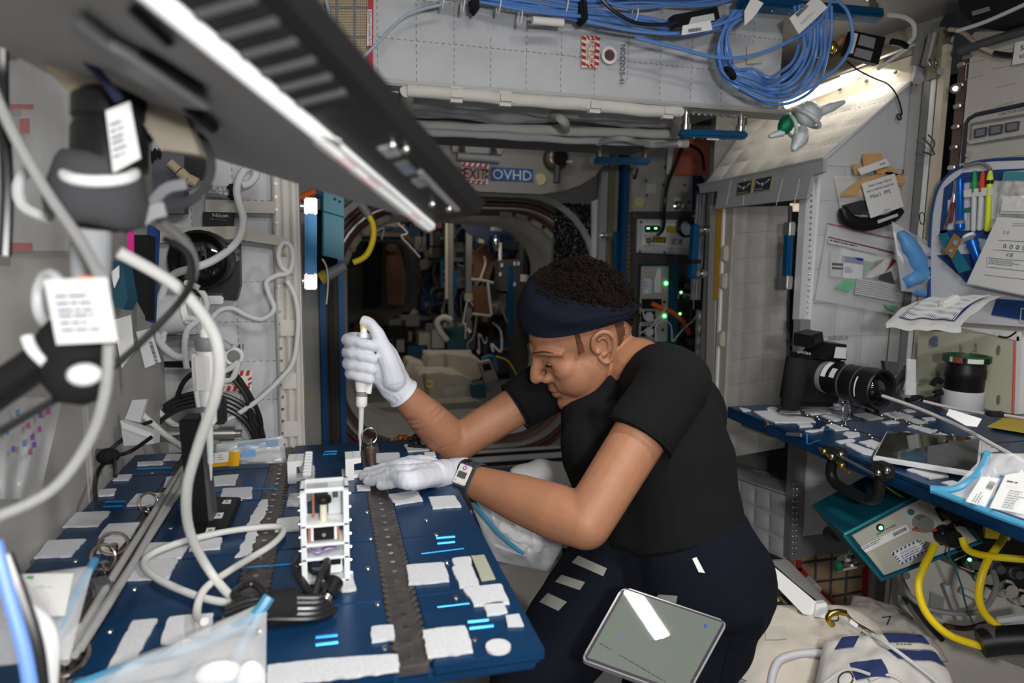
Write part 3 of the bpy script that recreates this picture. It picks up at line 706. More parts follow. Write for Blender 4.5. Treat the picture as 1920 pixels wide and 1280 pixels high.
obj('tube', B().tube([PY(1474,196,2.1), PY(1600,146,1.86)],0.014,10, smooth=False), mat('lit_tube',(0.9,0.85,0.75),0.4, emit=(1,0.90,0.74), estr=3.0), lp)
obj('lamp_tray', B().tube([PY(1462,196,2.14), PY(1660,118,1.85)],0.012,6, smooth=False), CREAM, lp)
# steel bracket column at top right corner
t24 = struct('trim_24', B().prism([PY(1718,120,1.72), PY(1752,118,1.72), PY(1735,30,1.72), PY(1760,30,1.72)][:2]+[PY(1762,40,1.72), PY(1735,45,1.72)], V((0,0.02,0))), MIDGREY)
# ============================================================= LEFT WORK TABLE
ZT = 1.11
fT = lambda x, y: PZ(x, y, ZT+0.0005)
lt_ = thing('work_table', 'blue work table in the left foreground covered with white patches', 'table',(-0.08,1.0,1.08))
XL = [-0.362,-0.255,-0.092,0.070,0.200]       # column borders; rails run along the inner three
YL = [0.60,0.735,0.895,1.09,1.255,1.39]
def colx(y, k):  # rails are parallel to the module axis
    return XL[k]
obj('table_core', B().box((-0.081,0.995, ZT-0.016),(0.555,0.785,0.018), bev=0.006), BLUE, lt_)
for i in range(4):
    for j in range(5):
        x0 = XL[i]+(0.018 if i else 0); x1 = XL[i+1]-(0.018 if i < 3 else 0)
        obj('table_panel', B().box(((x0+x1)/2,(YL[j]+YL[j+1])/2, ZT-0.006),(x1-x0-0.001, YL[j+1]-YL[j]-0.0016,0.012), bev=0.0016), BLUE, lt_)
RAILG = mat('dark_grey_rail',(0.11,0.10,0.095),0.4, metal=0.6, var=0.25, vscale=60)
for k in (1,2,3):
    r = obj('rail', B().box((XL[k],0.995, ZT-0.006),(0.030,0.78,0.010), bev=0.001), RAILG, lt_)
    b = B()
    for i in range(58):
        y = 0.612+0.0133*i
        for s in (-1,1): b.box((XL[k]+s*0.0155, y, ZT-0.0005),(0.006,0.008,0.003), bev=0.001)
    obj('rail_teeth', b, RAILG, r, kind='stuff')
    b = B()
    for i in range(30): b.cyl((XL[k],0.62+0.0258*i, ZT-0.0012),(XL[k],0.62+0.0258*i, ZT+0.0006),0.0035,8)
    obj('rail_rivets', b, STEEL, r, kind='stuff')
patches = [
 [(258,868),(307,866),(305,872),(258,874)],[(313,853),(340,853),(335,864),(307,864)],[(217,893),(247,891),(242,901),(212,902)],
 [(187,920),(218,918),(213,930),(180,932)],[(313,896),(340,893),(325,913),(307,914)],[(257,928),(310,926),(297,948),(237,950)],
 [(143,963),(208,961),(183,988),(118,990)],[(203,985),(263,982),(247,1010),(183,1011)],[(90,1016),(160,1013),(133,1045),(65,1048)],
 [(180,1038),(197,1014),(236,1014),(215,1040)],[(280,1021),(357,1018),(340,1048),(265,1050)],[(367,1013),(417,1010),(413,1030),(353,1035)],
 [(263,1053),(333,1051),(317,1086),(237,1090)],[(397,896),(447,891),(440,910),(397,912)],[(418,918),(473,915),(472,935),(413,937)],
 [(490,940),(502,938),(497,965),(484,990),(480,1010),(475,1022),(467,1046),(443,1046),(456,1020),(463,1000),(466,985),(473,970)],
 [(543,928),(563,926),(560,950),(538,950)],[(520,975),(563,971),(560,996),(515,998)],[(250,1166),(297,1163),(245,1258),(197,1263)],
 [(317,1160),(402,1152),(390,1203),(300,1209)],[(668,912),(695,911),(695,920),(670,921)],[(728,929),(782,922),(793,940),(741,948)],
 [(803,934),(852,931),(865,951),(812,955)],[(762,1062),(833,1057),(842,1091),(768,1098)],[(848,1049),(882,1046),(885,1061),(852,1064)],
 [(848,1066),(883,1060),(899,1100),(862,1104)],[(868,1105),(940,1097),(955,1133),(890,1138)],[(907,1136),(943,1131),(952,1150),(913,1156)],
 [(696,1178),(737,1174),(739,1201),(697,1206)],[(792,1185),(873,1176),(887,1225),(803,1236)],
 [(502,1250),(640,1236),(747,1230),(748,1261),(640,1273),(500,1290)],[(704,852),(748,850),(751,866),(706,868)],[(758,836),(790,828),(806,845),(765,848)],
 [(795,850),(815,848),(818,857),(798,858)],[(641,882),(660,880),(662,898),(641,899)],[(560,876),(590,874),(590,898),(565,900)],[(635,1075),(660,1073),(668,1108),(640,1111)]]
rnd = random.Random(3)
def ragged(P, step=0.005, amp=0.0012):
    out = []
    for i in range(len(P)):
        a, c = P[i], P[(i+1) % len(P)]; n = max(1, int((c-a).length/step)); d = (c-a).normalized(); s = V((-d.y, d.x,0))
        for k in range(n):
            w = 0.0008 if k == 0 else 0; out.append(a+(c-a)*((k+0.0)/n)+s*(rnd.uniform(-amp, amp)))
    return out
for q in patches:
    big = max(p[1] for p in q)-min(p[1] for p in q) > 100 and len(q) > 6
    P = ragged(poly_px(fT, q),0.005,0.003 if len(q) > 8 else 0.0011)
    obj('loop_patch', B().prism(P, V((0,0,0.0028)), bev=0.0007), VELCRO, lt_, smooth=False)
obj('grey_patch', B().prism(poly_px(fT,[(948,1156),(973,1153),(982,1175),(952,1176)]), V((0,0,0.002))), LTGREY, lt_, smooth=False)
c = fT(934,1215); obj('round_patch', B().cyl(c, c+V((0,0,0.0028)),0.0125,24), VELCRO, lt_)
q = [(883,1043),(908,1041),(929,1086),(903,1090)]; P = poly_px(fT, q)
obj('data_plate', B().prism(P, V((0,0,0.0012))), flat((0.36,0.36,0.28)), lt_, smooth=False)
u = P[2]-P[1]; lines('print', P[3]+V((0,0,0.0014))+(P[0]-P[3])*0.93, P[3]-P[0], P[1]-P[0],(P[3]-P[0]).length*0.9,4,0.0022,0.0022, INK, lt_,5)
SLOT = mat('bright_blue_slot',(0.015,0.22,0.52),0.3, metal=0.5)
for (x0, y0, x1, y1) in ((818,1009,853,1006),(820,1019,853,1016),(877,1166,916,1162),(880,1178,925,1173),(198,941,235,940),(194,950,230,949),(257,880,323,877),(592,1195,633,1191),(592,1209,634,1204),(608,847,632,846),(606,852,631,851),(750,860,792,856)):
    a, c = fT(x0, y0), fT(x1, y1); obj('slot_lip', B().tube([a, c],0.0022,6, smooth=False), SLOT, lt_)
for (x0, y0, x1, y1) in ((790,1038,870,1028),(820,1138,880,1131),(430,1066,548,1057),(402,921,520,915)):
    a, c = fT(x0, y0), fT(x1, y1); obj('seam_edge', B().tube([a, c],0.0010,5, smooth=False), SLOT, lt_)
for (x, y) in ((690,1065),(695,1010),(688,960),(708,1132),(855,1120),(722,1215),(890,1198),(800,975),(818,1003),(838,1054),(252,1104),(206,1183),(320,990),(142,1052),(285,887),(452,937)):
    c = fT(x, y); obj('bolt_head', B().lathe(c,(0,0,1),[(0.0035,0),(0.003,0.0012),(0.0015,0.0016)],10), STEEL, lt_)
# table legs / support arms going back to the left wall
for y in (0.72,1.25): obj('support_arm', B().tube([(-0.37, y,0.80),(-0.30, y,0.86),(0.12, y, ZT-0.027)],0.011,8, smooth=False), ALU, lt_)

# ------------------------------------------------------------- acrylic instrument tower
base = fT(612,1100); tw = thing('acrylic_tower', 'small clear acrylic tower of electronics standing on the blue table', 'instrument',(base.x, base.y, ZT+0.003))
ACR = mat('frosted_acrylic_edge',(0.74,0.76,0.78),0.25, spec=0.7)
bx, by, z0 = base.x, base.y+0.028, ZT+0.003; w, d, h = 0.070,0.050,0.150
for sx in (-1,1):
    for sy in (-1,1):
        obj('post', B().box((bx+sx*(w/2-0.004), by+sy*(d/2-0.004), z0+h/2),(0.008,0.008, h), bev=0.001), ACR, tw)
    obj('side_pane', B().box((bx+sx*(w/2-0.002), by, z0+h/2),(0.003, d-0.016, h-0.004)), GLASS, tw)
    b = B()
    for k in range(7): b.cyl((bx+sx*w/2, by-d/2+0.005, z0+0.012+0.021*k),(bx+sx*(w/2+0.003), by-d/2+0.005, z0+0.012+0.021*k),0.0025,8)
    obj('screws', b, STEEL, tw, kind='stuff')
for zz in (0.003,0.040,0.062,0.092,0.147): obj('shelf', B().box((bx, by, z0+zz),(w, d,0.004), bev=0.0008), ACR if zz != 0.147 else GLASS, tw)
for (dx, dy, sx, sy) in ((0,-d/2+0.003, w,0.006),(0, d/2-0.003, w,0.006),(-w/2+0.003,0,0.006, d),(w/2-0.003,0,0.006, d)):
    obj('top_frame', B().box((bx+dx, by+dy, z0+0.147),(sx, sy,0.006), bev=0.001), ACR, tw)
kn = obj('knob_stem', B().cyl((bx-0.002, by-0.005, z0+0.094),(bx-0.002, by-0.005, z0+0.122),0.0055,12), flat((0.70,0.66,0.50)), tw)
obj('knob', B().lathe((bx-0.002, by-0.005, z0+0.122),(0,0,1),[(0.012,0),(0.0125,0.004),(0.011,0.009),(0.006,0.011)],18), BLACK, kn)
obj('copper_strip', B().box((bx-0.017, by+0.010, z0+0.118),(0.003,0.012,0.045)), flat((0.40,0.13,0.05)), tw)
obj('circuit_board', B().box((bx+0.018, by+0.015, z0+0.12),(0.026,0.003,0.05)), LTGREY, tw)
obj('chip', B().box((bx+0.016, by+0.010, z0+0.128),(0.008,0.004,0.010)), DKGREY, tw)
mo = obj('motor', B().box((bx-0.002, by-0.008, z0+0.077),(0.032,0.022,0.020), bev=0.002), BLACK, tw)
for s in (-1,1):
    obj('clamp', B().box((bx-0.002+s*0.017, by-0.010, z0+0.078),(0.004,0.022,0.022), bev=0.001), WHITE, mo)
    obj('copper_band', B().box((bx-0.002+s*0.021, by-0.008, z0+0.077),(0.003,0.020,0.022)), flat((0.45,0.16,0.06)), mo)
obj('motor_shaft', B().cyl((bx-0.002, by-0.018, z0+0.077),(bx-0.002, by-0.023, z0+0.077),0.003,8), STEEL, mo)
for k, m in enumerate((CABLEB, RED, CABLEW, flat((0.15,0.04,0.25)))):
    obj('wire', B().tube([(bx-0.025, by-0.012, z0+0.048+0.003*k),(bx-0.012, by-0.02, z0+0.053-0.002*k),(bx+0.002, by-0.016, z0+0.048+0.002*k),(bx+0.016, by-0.010, z0+0.050)],0.0014,6), m, tw)
obj('battery_box', B().box((bx+0.014, by-0.006, z0+0.025),(0.020,0.018,0.028), bev=0.002), WHITE, tw)
obj('battery_cap', B().box((bx+0.014, by-0.016, z0+0.031),(0.016,0.003,0.010)), BLACK, tw)
obj('coil', B().ring((bx-0.014, by-0.010, z0+0.022),(0.3,1,0.2),0.012,0.0035,20), BLACK, tw)
obj('wire', B().tube([(bx-0.002, by-0.01, z0+0.03),(bx+0.001, by-0.018, z0+0.022),(bx-0.003, by-0.012, z0+0.012)],0.002,6), flat((0.12,0.03,0.4)), tw)
tw.scale = (0.77,0.77,0.77)
# ------------------------------------------------------------- black lead bundle in front of it
kb = thing('cable_bundle', 'coiled black leads tied with a black wrap, lying on the blue table', 'cable', fT(530,1165))
for k in range(5):
    c = fT(525,1165); z = ZT+0.007+0.004*k; dx = 0.004*k
    obj('lead', B().tube([c+V((-0.060+dx,0.002*k, z-ZT)), c+V((-0.02,0.014-0.004*k, z-ZT+0.006)), c+V((0.035,0.012-0.003*k, z-ZT)), c+V((0.056-dx,0, z-ZT)), c+V((0.035,-0.014+0.003*k, z-ZT)), c+V((-0.02,-0.014+0.003*k, z-ZT+0.006)), c+V((-0.052,-0.012+0.002*k, z-ZT))],0.0034,8), CABLEK, kb)
c = fT(528,1163); obj('wrap', B().cyl(c+V((-0.012,0.0,0.014)), c+V((0.016,0.002,0.014)),0.019,16), BLACKM, kb)
obj('lead_tail', B().tube([fT(585,1150)+V((0,0,0.012)), fT(602,1128)+V((0,0,0.03)), fT(615,1105)+V((0,0,0.035)), PD(612,1085,0.79)],0.004,8), CABLEK, kb)
obj('lead_tail', B().tube([fT(470,1160)+V((0,0,0.012)), fT(440,1150)+V((0,0,0.02)), fT(455,1125)+V((0,0,0.016)), fT(480,1118)+V((0,0,0.014)), fT(500,1135)+V((0,0,0.01))],0.004,8), CABLEK, kb)
obj('lead_tail', B().tube([PD(566,1040,0.80), PD(556,1065,0.80), PD(570,1095,0.78), PD(590,1115,0.765), fT(610,1130)+V((0,0,0.02))],0.0045,8), CABLEK, kb)
obj('plug', B().cyl(PD(628,1090,0.785), PD(612,1118,0.765),0.0105,12), BLACK, kb)
obj('plug_nut', B().cyl(PD(612,1118,0.765), PD(607,1128,0.76),0.009,10), STEEL, kb)
obj('white_lead', B().tube([PD(606,1130,0.76), PD(596,1138,0.755), fT(590,1146)+V((0,0,0.01))],0.0055,8), CABLEW, kb)
# ------------------------------------------------------------- tube racks
def rack(px, py, label, s=1.0, y0=0.0):
    c = fT(px, py); t = thing('tube_rack', label, 'rack', c, 'white tube racks')
    w, d, h = 0.026*s,0.045*s,0.038*s
    prof = [(-w/2,0),(-w/2, h),(w/2, h),(w/2, h-0.008),(w/2-0.012, h-0.010),(w/2-0.012,0.0)]
    obj('rack_body', B().prism([c+V((x,0, z)) for x, z in prof], V((0, d,0)), bev=0.0015), WHITE, t)
    obj('rack_foot', B().box(c+V((w*0.2, d/2,0.003)),(w*0.9, d*0.6,0.006), bev=0.001), WHITE, t)
    obj('slot', B().box(c+V((-w/2, d*0.45, h*0.55)),(0.001, d*0.5,0.006)), DKGREY, t)
    b = B()
    for k in range(5): b.cyl(c+V((0.002, d*(0.15+0.175*k), h-0.001)), c+V((0.002, d*(0.15+0.175*k), h+0.0012)),0.0028,8)
    obj('wells', b, LTGREY, t, kind='stuff')
    return t
rack(555,906, 'white plastic tube rack standing beside the rail, by the bagged yellow label')
rack(663,900, 'white plastic tube rack under the tip of the held pipette')
cr = thing('clear_comb', 'clear plastic comb strip between the white tube rack and the acrylic tower', 'strip', fT(585,925))
a = fT(572,985); 
obj('strip_body', B().box(fT(578,925)+V((0,0.02,0.022)),(0.012,0.13,0.040), bev=0.002), GLASS, cr)
b = B()
for k in range(8): b.box(fT(578,925)+V((0,-0.035+0.016*k,0.044)),(0.012,0.006,0.006), bev=0.001)
obj('teeth', b, ACR, cr, kind='stuff')
# ------------------------------------------------------------- pipettes (shared builder)
def pipette(t, tip, top, side, colr, lever=True):
    """tip and top: ends of the instrument; side: direction in which its hook points"""
    tip, top = V(tip), V(top); ax = (top-tip).normalized(); L = (top-tip).length; s = V(side); s = (s-ax*s.dot(ax)).normalized()
    k = L/0.24
    P = lambda h: tip+ax*h*k
    obj('tip', B().lathe(tip, ax,[(0.0010*k,0),(0.0026*k,0.025*k),(0.0036*k,0.03*k)],12), mat('clear_tip',(0.75,0.76,0.76),0.3, alpha=0.6), t)
    obj('shaft', B().lathe(P(0.026), ax,[(0.0036*k,0),(0.0042*k,0.004*k),(0.0050*k,0.055*k),(0.0058*k,0.062*k)],14), LTGREY, t)
    obj('collar', B().lathe(P(0.086), ax,[(0.0075*k,0),(0.0105*k,0.004*k),(0.0105*k,0.02*k)],18), WHITE, t)
    obj('grey_band', B().lathe(P(0.106), ax,[(0.0108*k,0),(0.0108*k,0.009*k)],18), MIDGREY, t)
    b = B().lathe(P(0.115), ax,[(0.0108*k,0),(0.0125*k,0.01*k),(0.0135*k,0.05*k),(0.0145*k,0.085*k)],18)
    obj('grip', b, WHITE, t)
    obj('ejector', B().tube([P(0.112)-s*0.012*k, P(0.15)-s*0.016*k, P(0.19)-s*0.017*k],0.0055*k,10), WHITE, t)
    hd = obj('head', B().lathe(P(0.196), ax,[(0.0150*k,0),(0.0165*k,0.006*k),(0.0155*k,0.016*k),(0.009*k,0.019*k)],18), MIDGREY, t)
    obj('finger_hook', B().tube([P(0.205)+s*0.010*k, P(0.206)+s*0.024*k, P(0.198)+s*0.032*k],0.0055*k,10), MIDGREY, hd)
    obj('plunger', B().lathe(P(0.214), ax,[(0.0085*k,0),(0.0085*k,0.010*k),(0.0065*k,0.011*k),(0.0065*k,0.022*k)],16), WHITE, t)
    obj('button', B().lathe(P(0.233), ax,[(0.0075*k,0),(0.0075*k,0.008*k),(0.005*k,0.0095*k)],16), colr, t)
    return t
# black stand with a pipette clipped to it
sb = fT(405,990); st = thing('pipette_stand', 'black pipette stand with square base on the left table', 'stand', sb)
obj('base', B().prism(poly_px(fT,[(362,1000),(428,998),(452,938),(385,936)]), V((0,0,0.006)), bev=0.002), BLACK, st)
for q in ([(420,938),(434,937),(432,944),(416,944)],[(405,962),(420,961),(416,971),(400,972)],[(388,990),(404,989),(400,999),(384,1000)]):
    P = [PZ(x, y, ZT+0.0068) for x, y in q]; obj('white_sticker', B().prism(P, V((0,0,0.0006))), PAPER, st, smooth=False)
    cc = sum(P, V((0,0,0)))/4; obj('sticker_mark', B().box(cc+V((0,0,0.0008)),(0.004,0.005,0.0004)), MIDGREY, st)
cb = fT(374,985)
obj('column', B().prism([cb+V((-0.014,0,0.004)), cb+V((0.012,-0.004,0.004)), cb+V((0.014,0.036,0.004)), cb+V((-0.010,0.04,0.004))], V((-0.006,0.0,0.150)), bev=0.002), BLACK, st)
obj('column_rib', B().prism([cb+V((0.010,0.0,0.005)), cb+V((0.018,0.0,0.005)), cb+V((0.020,0.03,0.005)), cb+V((0.012,0.03,0.005))], V((-0.008,0,0.12)), bev=0.001), DKGREY, st)
obj('holder_clip', B().box(PD(402,770,0.90),(0.030,0.016,0.035), bev=0.003), BLACK, st)
sp = thing('pipette', 'white and grey pipette hanging upright on the black stand', 'pipette', PD(395,900,0.9), 'pipettes')
pipette(sp, PD(396,900,0.885), PD(386,598,0.845), RT, WHITE)
P0 = PD(372,690,0.832); uu = (PD(372,690,0.832)-PD(374,730,0.836)).normalized()
obj('white_label', B().prism([PD(366,668,0.832), PD(392,668,0.832), PD(394,732,0.835), PD(370,732,0.835)],-FW*0.002), PAPER, sp, smooth=False)
barcode('barcode', PD(377,724,0.832), UP, RT,0.020,0.006, INK, sp,3)
# ------------------------------------------------------------- bag with yellow label at the back of the table
yb = thing('sample_bag', 'clear bag with bright yellow label and blue slip at the back of the left table', 'bag', fT(470,870))
b = B(); 
A1, A2, A3, A4 = PD(398,872,1.22), PD(538,868,1.24), PD(530,817,1.22), PD(406,832,1.20)
def pillow(A, Bq, C, D_, th, nrm, nu=24, nv=14, ns=0.3, sd=0):
    A, Bq, C, D_ = V(A), V(Bq), V(C), V(D_); n = V(nrm).normalized(); b = B()
    for s in (1,-1):
        b.grid(lambda u, w: (A*(1-u)+Bq*u)*(1-w)+(D_*(1-u)+C*u)*w+n*s*th*((max(0, math.sin(math.pi*u))*max(0, math.sin(math.pi*w)))**0.5*(1+ns*noise.noise(V((u*6+sd, w*6, s)))*1.6)+0.02), nu, nv)
    return b
obj('film', pillow(A1, A2, A3, A4,0.018,-FW), BAGD, yb, ang=70)
Q = lambda u, w, o=0.0: (A1*(1-u)+A2*u)*(1-w)+(A4*(1-u)+A3*u)*w-FW*o
YLW = mat('yellow_label',(0.85,0.42,0.01),0.4)
obj('yellow_label', B().grid(lambda u, w: Q(0.0+0.42*u,0.03+0.62*w,0.021+0.004*math.sin(u*9)),14,6), YLW, yb)
obj('white_slip', B().grid(lambda u, w: Q(0.05+0.22*u,0.22+0.45*w,0.0245+0.004*math.sin(u*5)),8,4), PAPER, yb)
lines('print', Q(0.07,0.58,0.027), Q(0.25,0.5)-Q(0.07,0.5), A4-A1,0.022,3,0.0018,0.003, INK, yb,4)
obj('blue_slip', B().grid(lambda u, w: Q(0.45+0.2*u,0.38+0.28*w,0.0225),4,4), flat((0.20,0.42,0.72)), yb)
obj('white_tissue', B().grid(lambda u, w: Q(0.40+0.55*u,0.05+0.62*w,0.006+0.006*noise.noise(V((u*5, w*5,2)))),14,8), PAPER, yb)
obj('blue_band', B().grid(lambda u, w: Q(0.36+0.6*u,0.68+0.26*w,0.013),10,4), flat((0.25,0.36,0.52)), yb)
# ------------------------------------------------------------- tether cords on the left rail, rings
tc = thing('cord_bundle', 'bundle of grey white tether cords stretched along the left rail of the table', 'cord', fT(230,1050))
for k,(x0, y0, x1, y1, r) in enumerate(((342,878,128,1222,0.0042),(345,884,150,1215,0.0042),(349,890,122,1240,0.0040),(352,898,140,1228,0.0036))):
    zz = ZT+0.020+0.004*(k % 2)
    obj('cord', B().tube([PZ(x0, y0, zz), PZ((x0+x1)/2+(-4,6,8,-2)[k],(y0+y1)/2, zz), PZ(x1, y1, zz)], r,8), GREYCORD, tc)
obj('cord_loop', B().tube([PZ(128,1222, ZT+0.02), PZ(113,1214, ZT+0.018), PZ(112,1205, ZT+0.016), PZ(128,1200, ZT+0.02), PZ(150,1175, ZT+0.022)],0.0042,8), GREYCORD, tc)
obj('toggle_clip', B().box(PZ(190,1100, ZT+0.018),(0.022,0.03,0.014), Matrix.Rotation(0.5,3, 'Z'), bev=0.003), DKGREY, tc)
def ringthing(c, ax, R, r, label, group='steel rings on the left table'):
    t = thing('tether_ring', label, 'ring', c-V((0,0, R)), group)
    obj('ring', B().ring(c, ax, R, r), BRASSY, t); obj('ring_mount', B().cyl(V((c.x, c.y, ZT)), V((c.x, c.y, ZT+0.012)),0.005,10), STEEL, t)
ringthing(fT(280,962)+V((0,0,0.016)),(0.7,-0.6,0.35),0.0145,0.0018, 'steel ring standing by the far end of the tether cords')
ringthing(fT(214,1036)+V((0,0,0.012)),(0.2,-0.5,0.85),0.0165,0.002, 'steel ring lying flat beside the middle of the tether cords')
ringthing(fT(196,1070)+V((0,0,0.017)),(0.75,-0.5,0.4),0.0155,0.002, 'steel ring standing just nearer than the flat ring by the tether cords')
ringthing(fT(120,1252)+V((0,0,0.012)),(0.1,-0.5,0.85),0.020,0.0025, 'steel ring at the nearest end of the tether cords')
# quick release pin with pull ring at the far end of the right rail
pn = thing('release_pin', 'steel quick release pin with pull ring at the far end of the table rail', 'pin', fT(697,872))
c = fT(697,872)
obj('pin_body', B().lathe(c,(0,0,1),[(0.0085,0),(0.0085,0.022),(0.0095,0.023),(0.0095,0.034),(0.007,0.036)],18), mat('bronze_pin',(0.40,0.30,0.23),0.3, metal=0.9), pn)
obj('pin_button', B().cyl(c+V((0,0,0.036)), c+V((0,0,0.050)),0.003,10), STEEL, pn)
obj('pull_ring', B().ring(c+V((-0.003,0.004,0.054)),(0.15,-1,0.1),0.014,0.0013), STEEL, pn)
kn = thing('table_clamp', 'black shiny clamp knob on a white patch near the far corner of the left table', 'knob', fT(780,836))
obj('knob', B().lathe(fT(780,838),(0,0,1),[(0.010,0),(0.012,0.004),(0.009,0.010),(0.007,0.014),(0.0095,0.020),(0.006,0.026)],14), BLACK, kn)
obj('clamp_arm', B().tube([fT(766,840)+V((0,0,0.006)), fT(800,842)+V((0,0,0.004))],0.004,8, smooth=False), BLACK, kn)
gf = B().grid(lambda u, w: PD(722+70*u,838-22*w*math.sin(math.pi*u*0.9+0.2)-4*u,1.42)+V((0.006*noise.noise(V((u*8, w*8,0))),0.01*noise.noise(V((u*9, w*5,7))),0)),20,8)
obj('foil_scrap', gf, mat('gold_foil',(0.55,0.30,0.08),0.25, metal=0.9), None, 'crumpled gold foil scrap behind the far edge of the left table', 'foil', ang=20)
# ============================================================= LAPTOP ON ITS ARM (left foreground)
def cv(x, y, z): return RT*x-UP*y+FW*z
L_ = cv(0.2217,0.118,0.968).normalized(); G_ = cv(-0.917,-0.313,0.248).normalized(); E_ = cv(0.967,-0.157,-0.202).normalized(); N_ = cv(0.332,-0.943,0.039).normalized()
P2 = PD(806,420,0.56)
lp = thing('laptop', 'grey and black laptop seen from beneath, hanging on its arm in the upper left foreground', 'laptop', P2)
LEN = 0.40
LAPG = mat('laptop_grey',(0.26,0.26,0.265),0.5, var=0.06, vscale=6)
obj('underside', B().prism([P2, P2+G_*0.26, P2+G_*0.26+N_*0.024, P2+N_*0.024],-L_*LEN, bev=0.003), LAPG, lp)
obj('rear_edge', B().prism([P2+E_*0.001, P2+E_*0.042, P2+E_*0.044+N_*0.010, P2+E_*0.004+N_*0.026, P2+N_*0.024],-L_*(LEN+0.004), bev=0.003), BLACK, lp)
obj('lit_edge_trim', B().tube([P2+E_*0.0-N_*0.001, P2-L_*LEN-N_*0.001],0.0050,8, smooth=False), mat('lit_edge_trim',(0.95,0.95,0.96),0.35), lp)  # near-white colour paints in the flash glare along this edge
EN = E_.cross(L_).normalized()
if EN.dot(CAM-P2) < 0: EN = -EN
def onE(t, e, o=0.0): return P2-L_*t+E_*e+EN*o       # point on the black rear edge
for i in range(9):
    t = 0.205+0.0155*i; obj('vent_slot', B().frame_box(onE(t,0.006,0.0),-L_*0.0095, E_*0.026, EN*0.0016), BLACKM, lp)
    obj('vent_rib', B().frame_box(onE(t+0.0100,0.005,0.0),-L_*0.004, E_*0.028, EN*0.003, bev=0.0008), DKGREY, lp)
for t, e in ((0.150,0.030),(0.141,0.035),(0.045,0.018),(0.028,0.026)): obj('screw', B().sph(onE(t, e,0.001),0.0028, n=10), STEEL, lp)
for t, w in ((0.105,0.020),(0.135,0.015),(0.08,0.016)): obj('port', B().frame_box(onE(t,0.020,0.0),-L_*w, E_*0.010, EN*0.0018, bev=0.0006), STEEL if w > 0.015 else MIDGREY, lp)
obj('grey_strip', B().frame_box(onE(0.02,0.028,0.0),-L_*0.085, E_*0.004, EN*0.0014), MIDGREY, lp)
stk = obj('edge_sticker', B().prism([onE(0.0,0.004,0.004), onE(0.05,0.0045,0.004), onE(0.10,0.0060,0.0045), onE(0.17,0.006,0.005), onE(0.185,0.013,0.009), onE(0.19,0.004,0.004), onE(0.18,-0.006,0.003), onE(0.0,-0.006,0.003)], EN*0.001), PAPER, lp, smooth=False)
for t in (0.028,0.105,0.14): obj('pink_print', B().frame_box(onE(t,-0.004,0.0048),-L_*0.018, E_*0.006, EN*0.0006), flat((0.70,0.30,0.34)), lp)
fLP = plane_hit(P2-N_*0.002, N_)
def under(name, q, th, m): return obj(name, B().prism(poly_px(fLP, q),-N_*th, bev=0.001), m, lp)
under('dark_slot',[(240,10),(255,5),(330,78),(318,82)],0.003, BLACKM)
under('rubber_foot',[(345,192),(352,188),(412,236),(402,238)],0.005, BLACKM)
under('bracket_plate',[(150,20),(210,70),(250,90),(395,190),(350,185),(205,95),(140,45)],0.006, MIDGREY)
under('dark_slot',[(252,100),(270,95),(390,170),(372,172)],0.002, BLACKM)
# arm: clamp head, grey fabric collar, tan bracket
arm = thing('laptop_stand', 'black jointed arm with grey fabric collar carrying the laptop at the left edge', 'arm', PD(200,320,0.46))
obj('clamp_head', B().lathe(PD(205,325,0.47), UP+RT*0.03,[(0.020,0),(0.024,0.004),(0.024,0.028),(0.022,0.034),(0.024,0.036),(0.024,0.050),(0.018,0.055)],24), BLACK, arm)
obj('tan_bracket', B().prism([PD(62,60,0.46), PD(185,45,0.46), PD(205,178,0.46), PD(140,185,0.46), PD(85,130,0.46)], FW*0.02, bev=0.004), flat((0.27,0.22,0.16)), arm)
obj('tan_bracket', B().prism([PD(200,80,0.47), PD(270,110,0.47), PD(340,200,0.47), PD(375,290,0.47), PD(300,280,0.47), PD(230,170,0.47)], FW*0.015, bev=0.004), flat((0.23,0.20,0.16)), arm)
b = B().lathe(PD(178,425,0.47), UP+RT*0.12,[(0.020,0),(0.030,0.004),(0.031,0.018),(0.029,0.040),(0.026,0.046),(0.020,0.046)],24)
for i, p in enumerate(b.v): b.v[i] = p+V((1,1,1))*noise.noise(p*60)*0.003
obj('fabric_collar', b, mat('dark_grey_fabric',(0.055,0.055,0.06),0.95, bump=0.6, bscale=400), arm, ang=70)
obj('collar_rim', B().ring(PD(188,325,0.455), UP+RT*0.12-FW*0.5,0.020,0.004), WHITE, arm)
obj('pole', B().tube([PD(172,425,0.48), PD(170,520,0.49), PD(165,640,0.47)],0.013,14, smooth=False), mat('frosted_pole',(0.35,0.36,0.38),0.4), arm)
obj('joint', B().sph(PD(140,655,0.44),0.022,(1,1,1.1),18), BLACKM, arm)
obj('joint_body', B().tube([PD(88,640,0.44), PD(140,660,0.44), PD(150,705,0.435), PD(190,690,0.44)],[0.014,0.022,0.020,0.012],14), BLACKM, arm)
obj('arm_tube', B().tube([PD(-60,770,0.43), PD(100,660,0.44)],0.0115,14, smooth=False), BLACK, arm)
obj('white_knob', B().sph(PD(158,702,0.412),0.0095,(1,1,0.75),16), WHITE, arm)
obj('clear_disc', B().ring(PD(92,560,0.44), FW*0.8+RT*0.5,0.016,0.0035), LTGREY, arm)
obj('white_strap', B().tube([PD(50,630,0.42), PD(60,655,0.42), PD(85,680,0.42)],0.0035,8), WHITE, arm)
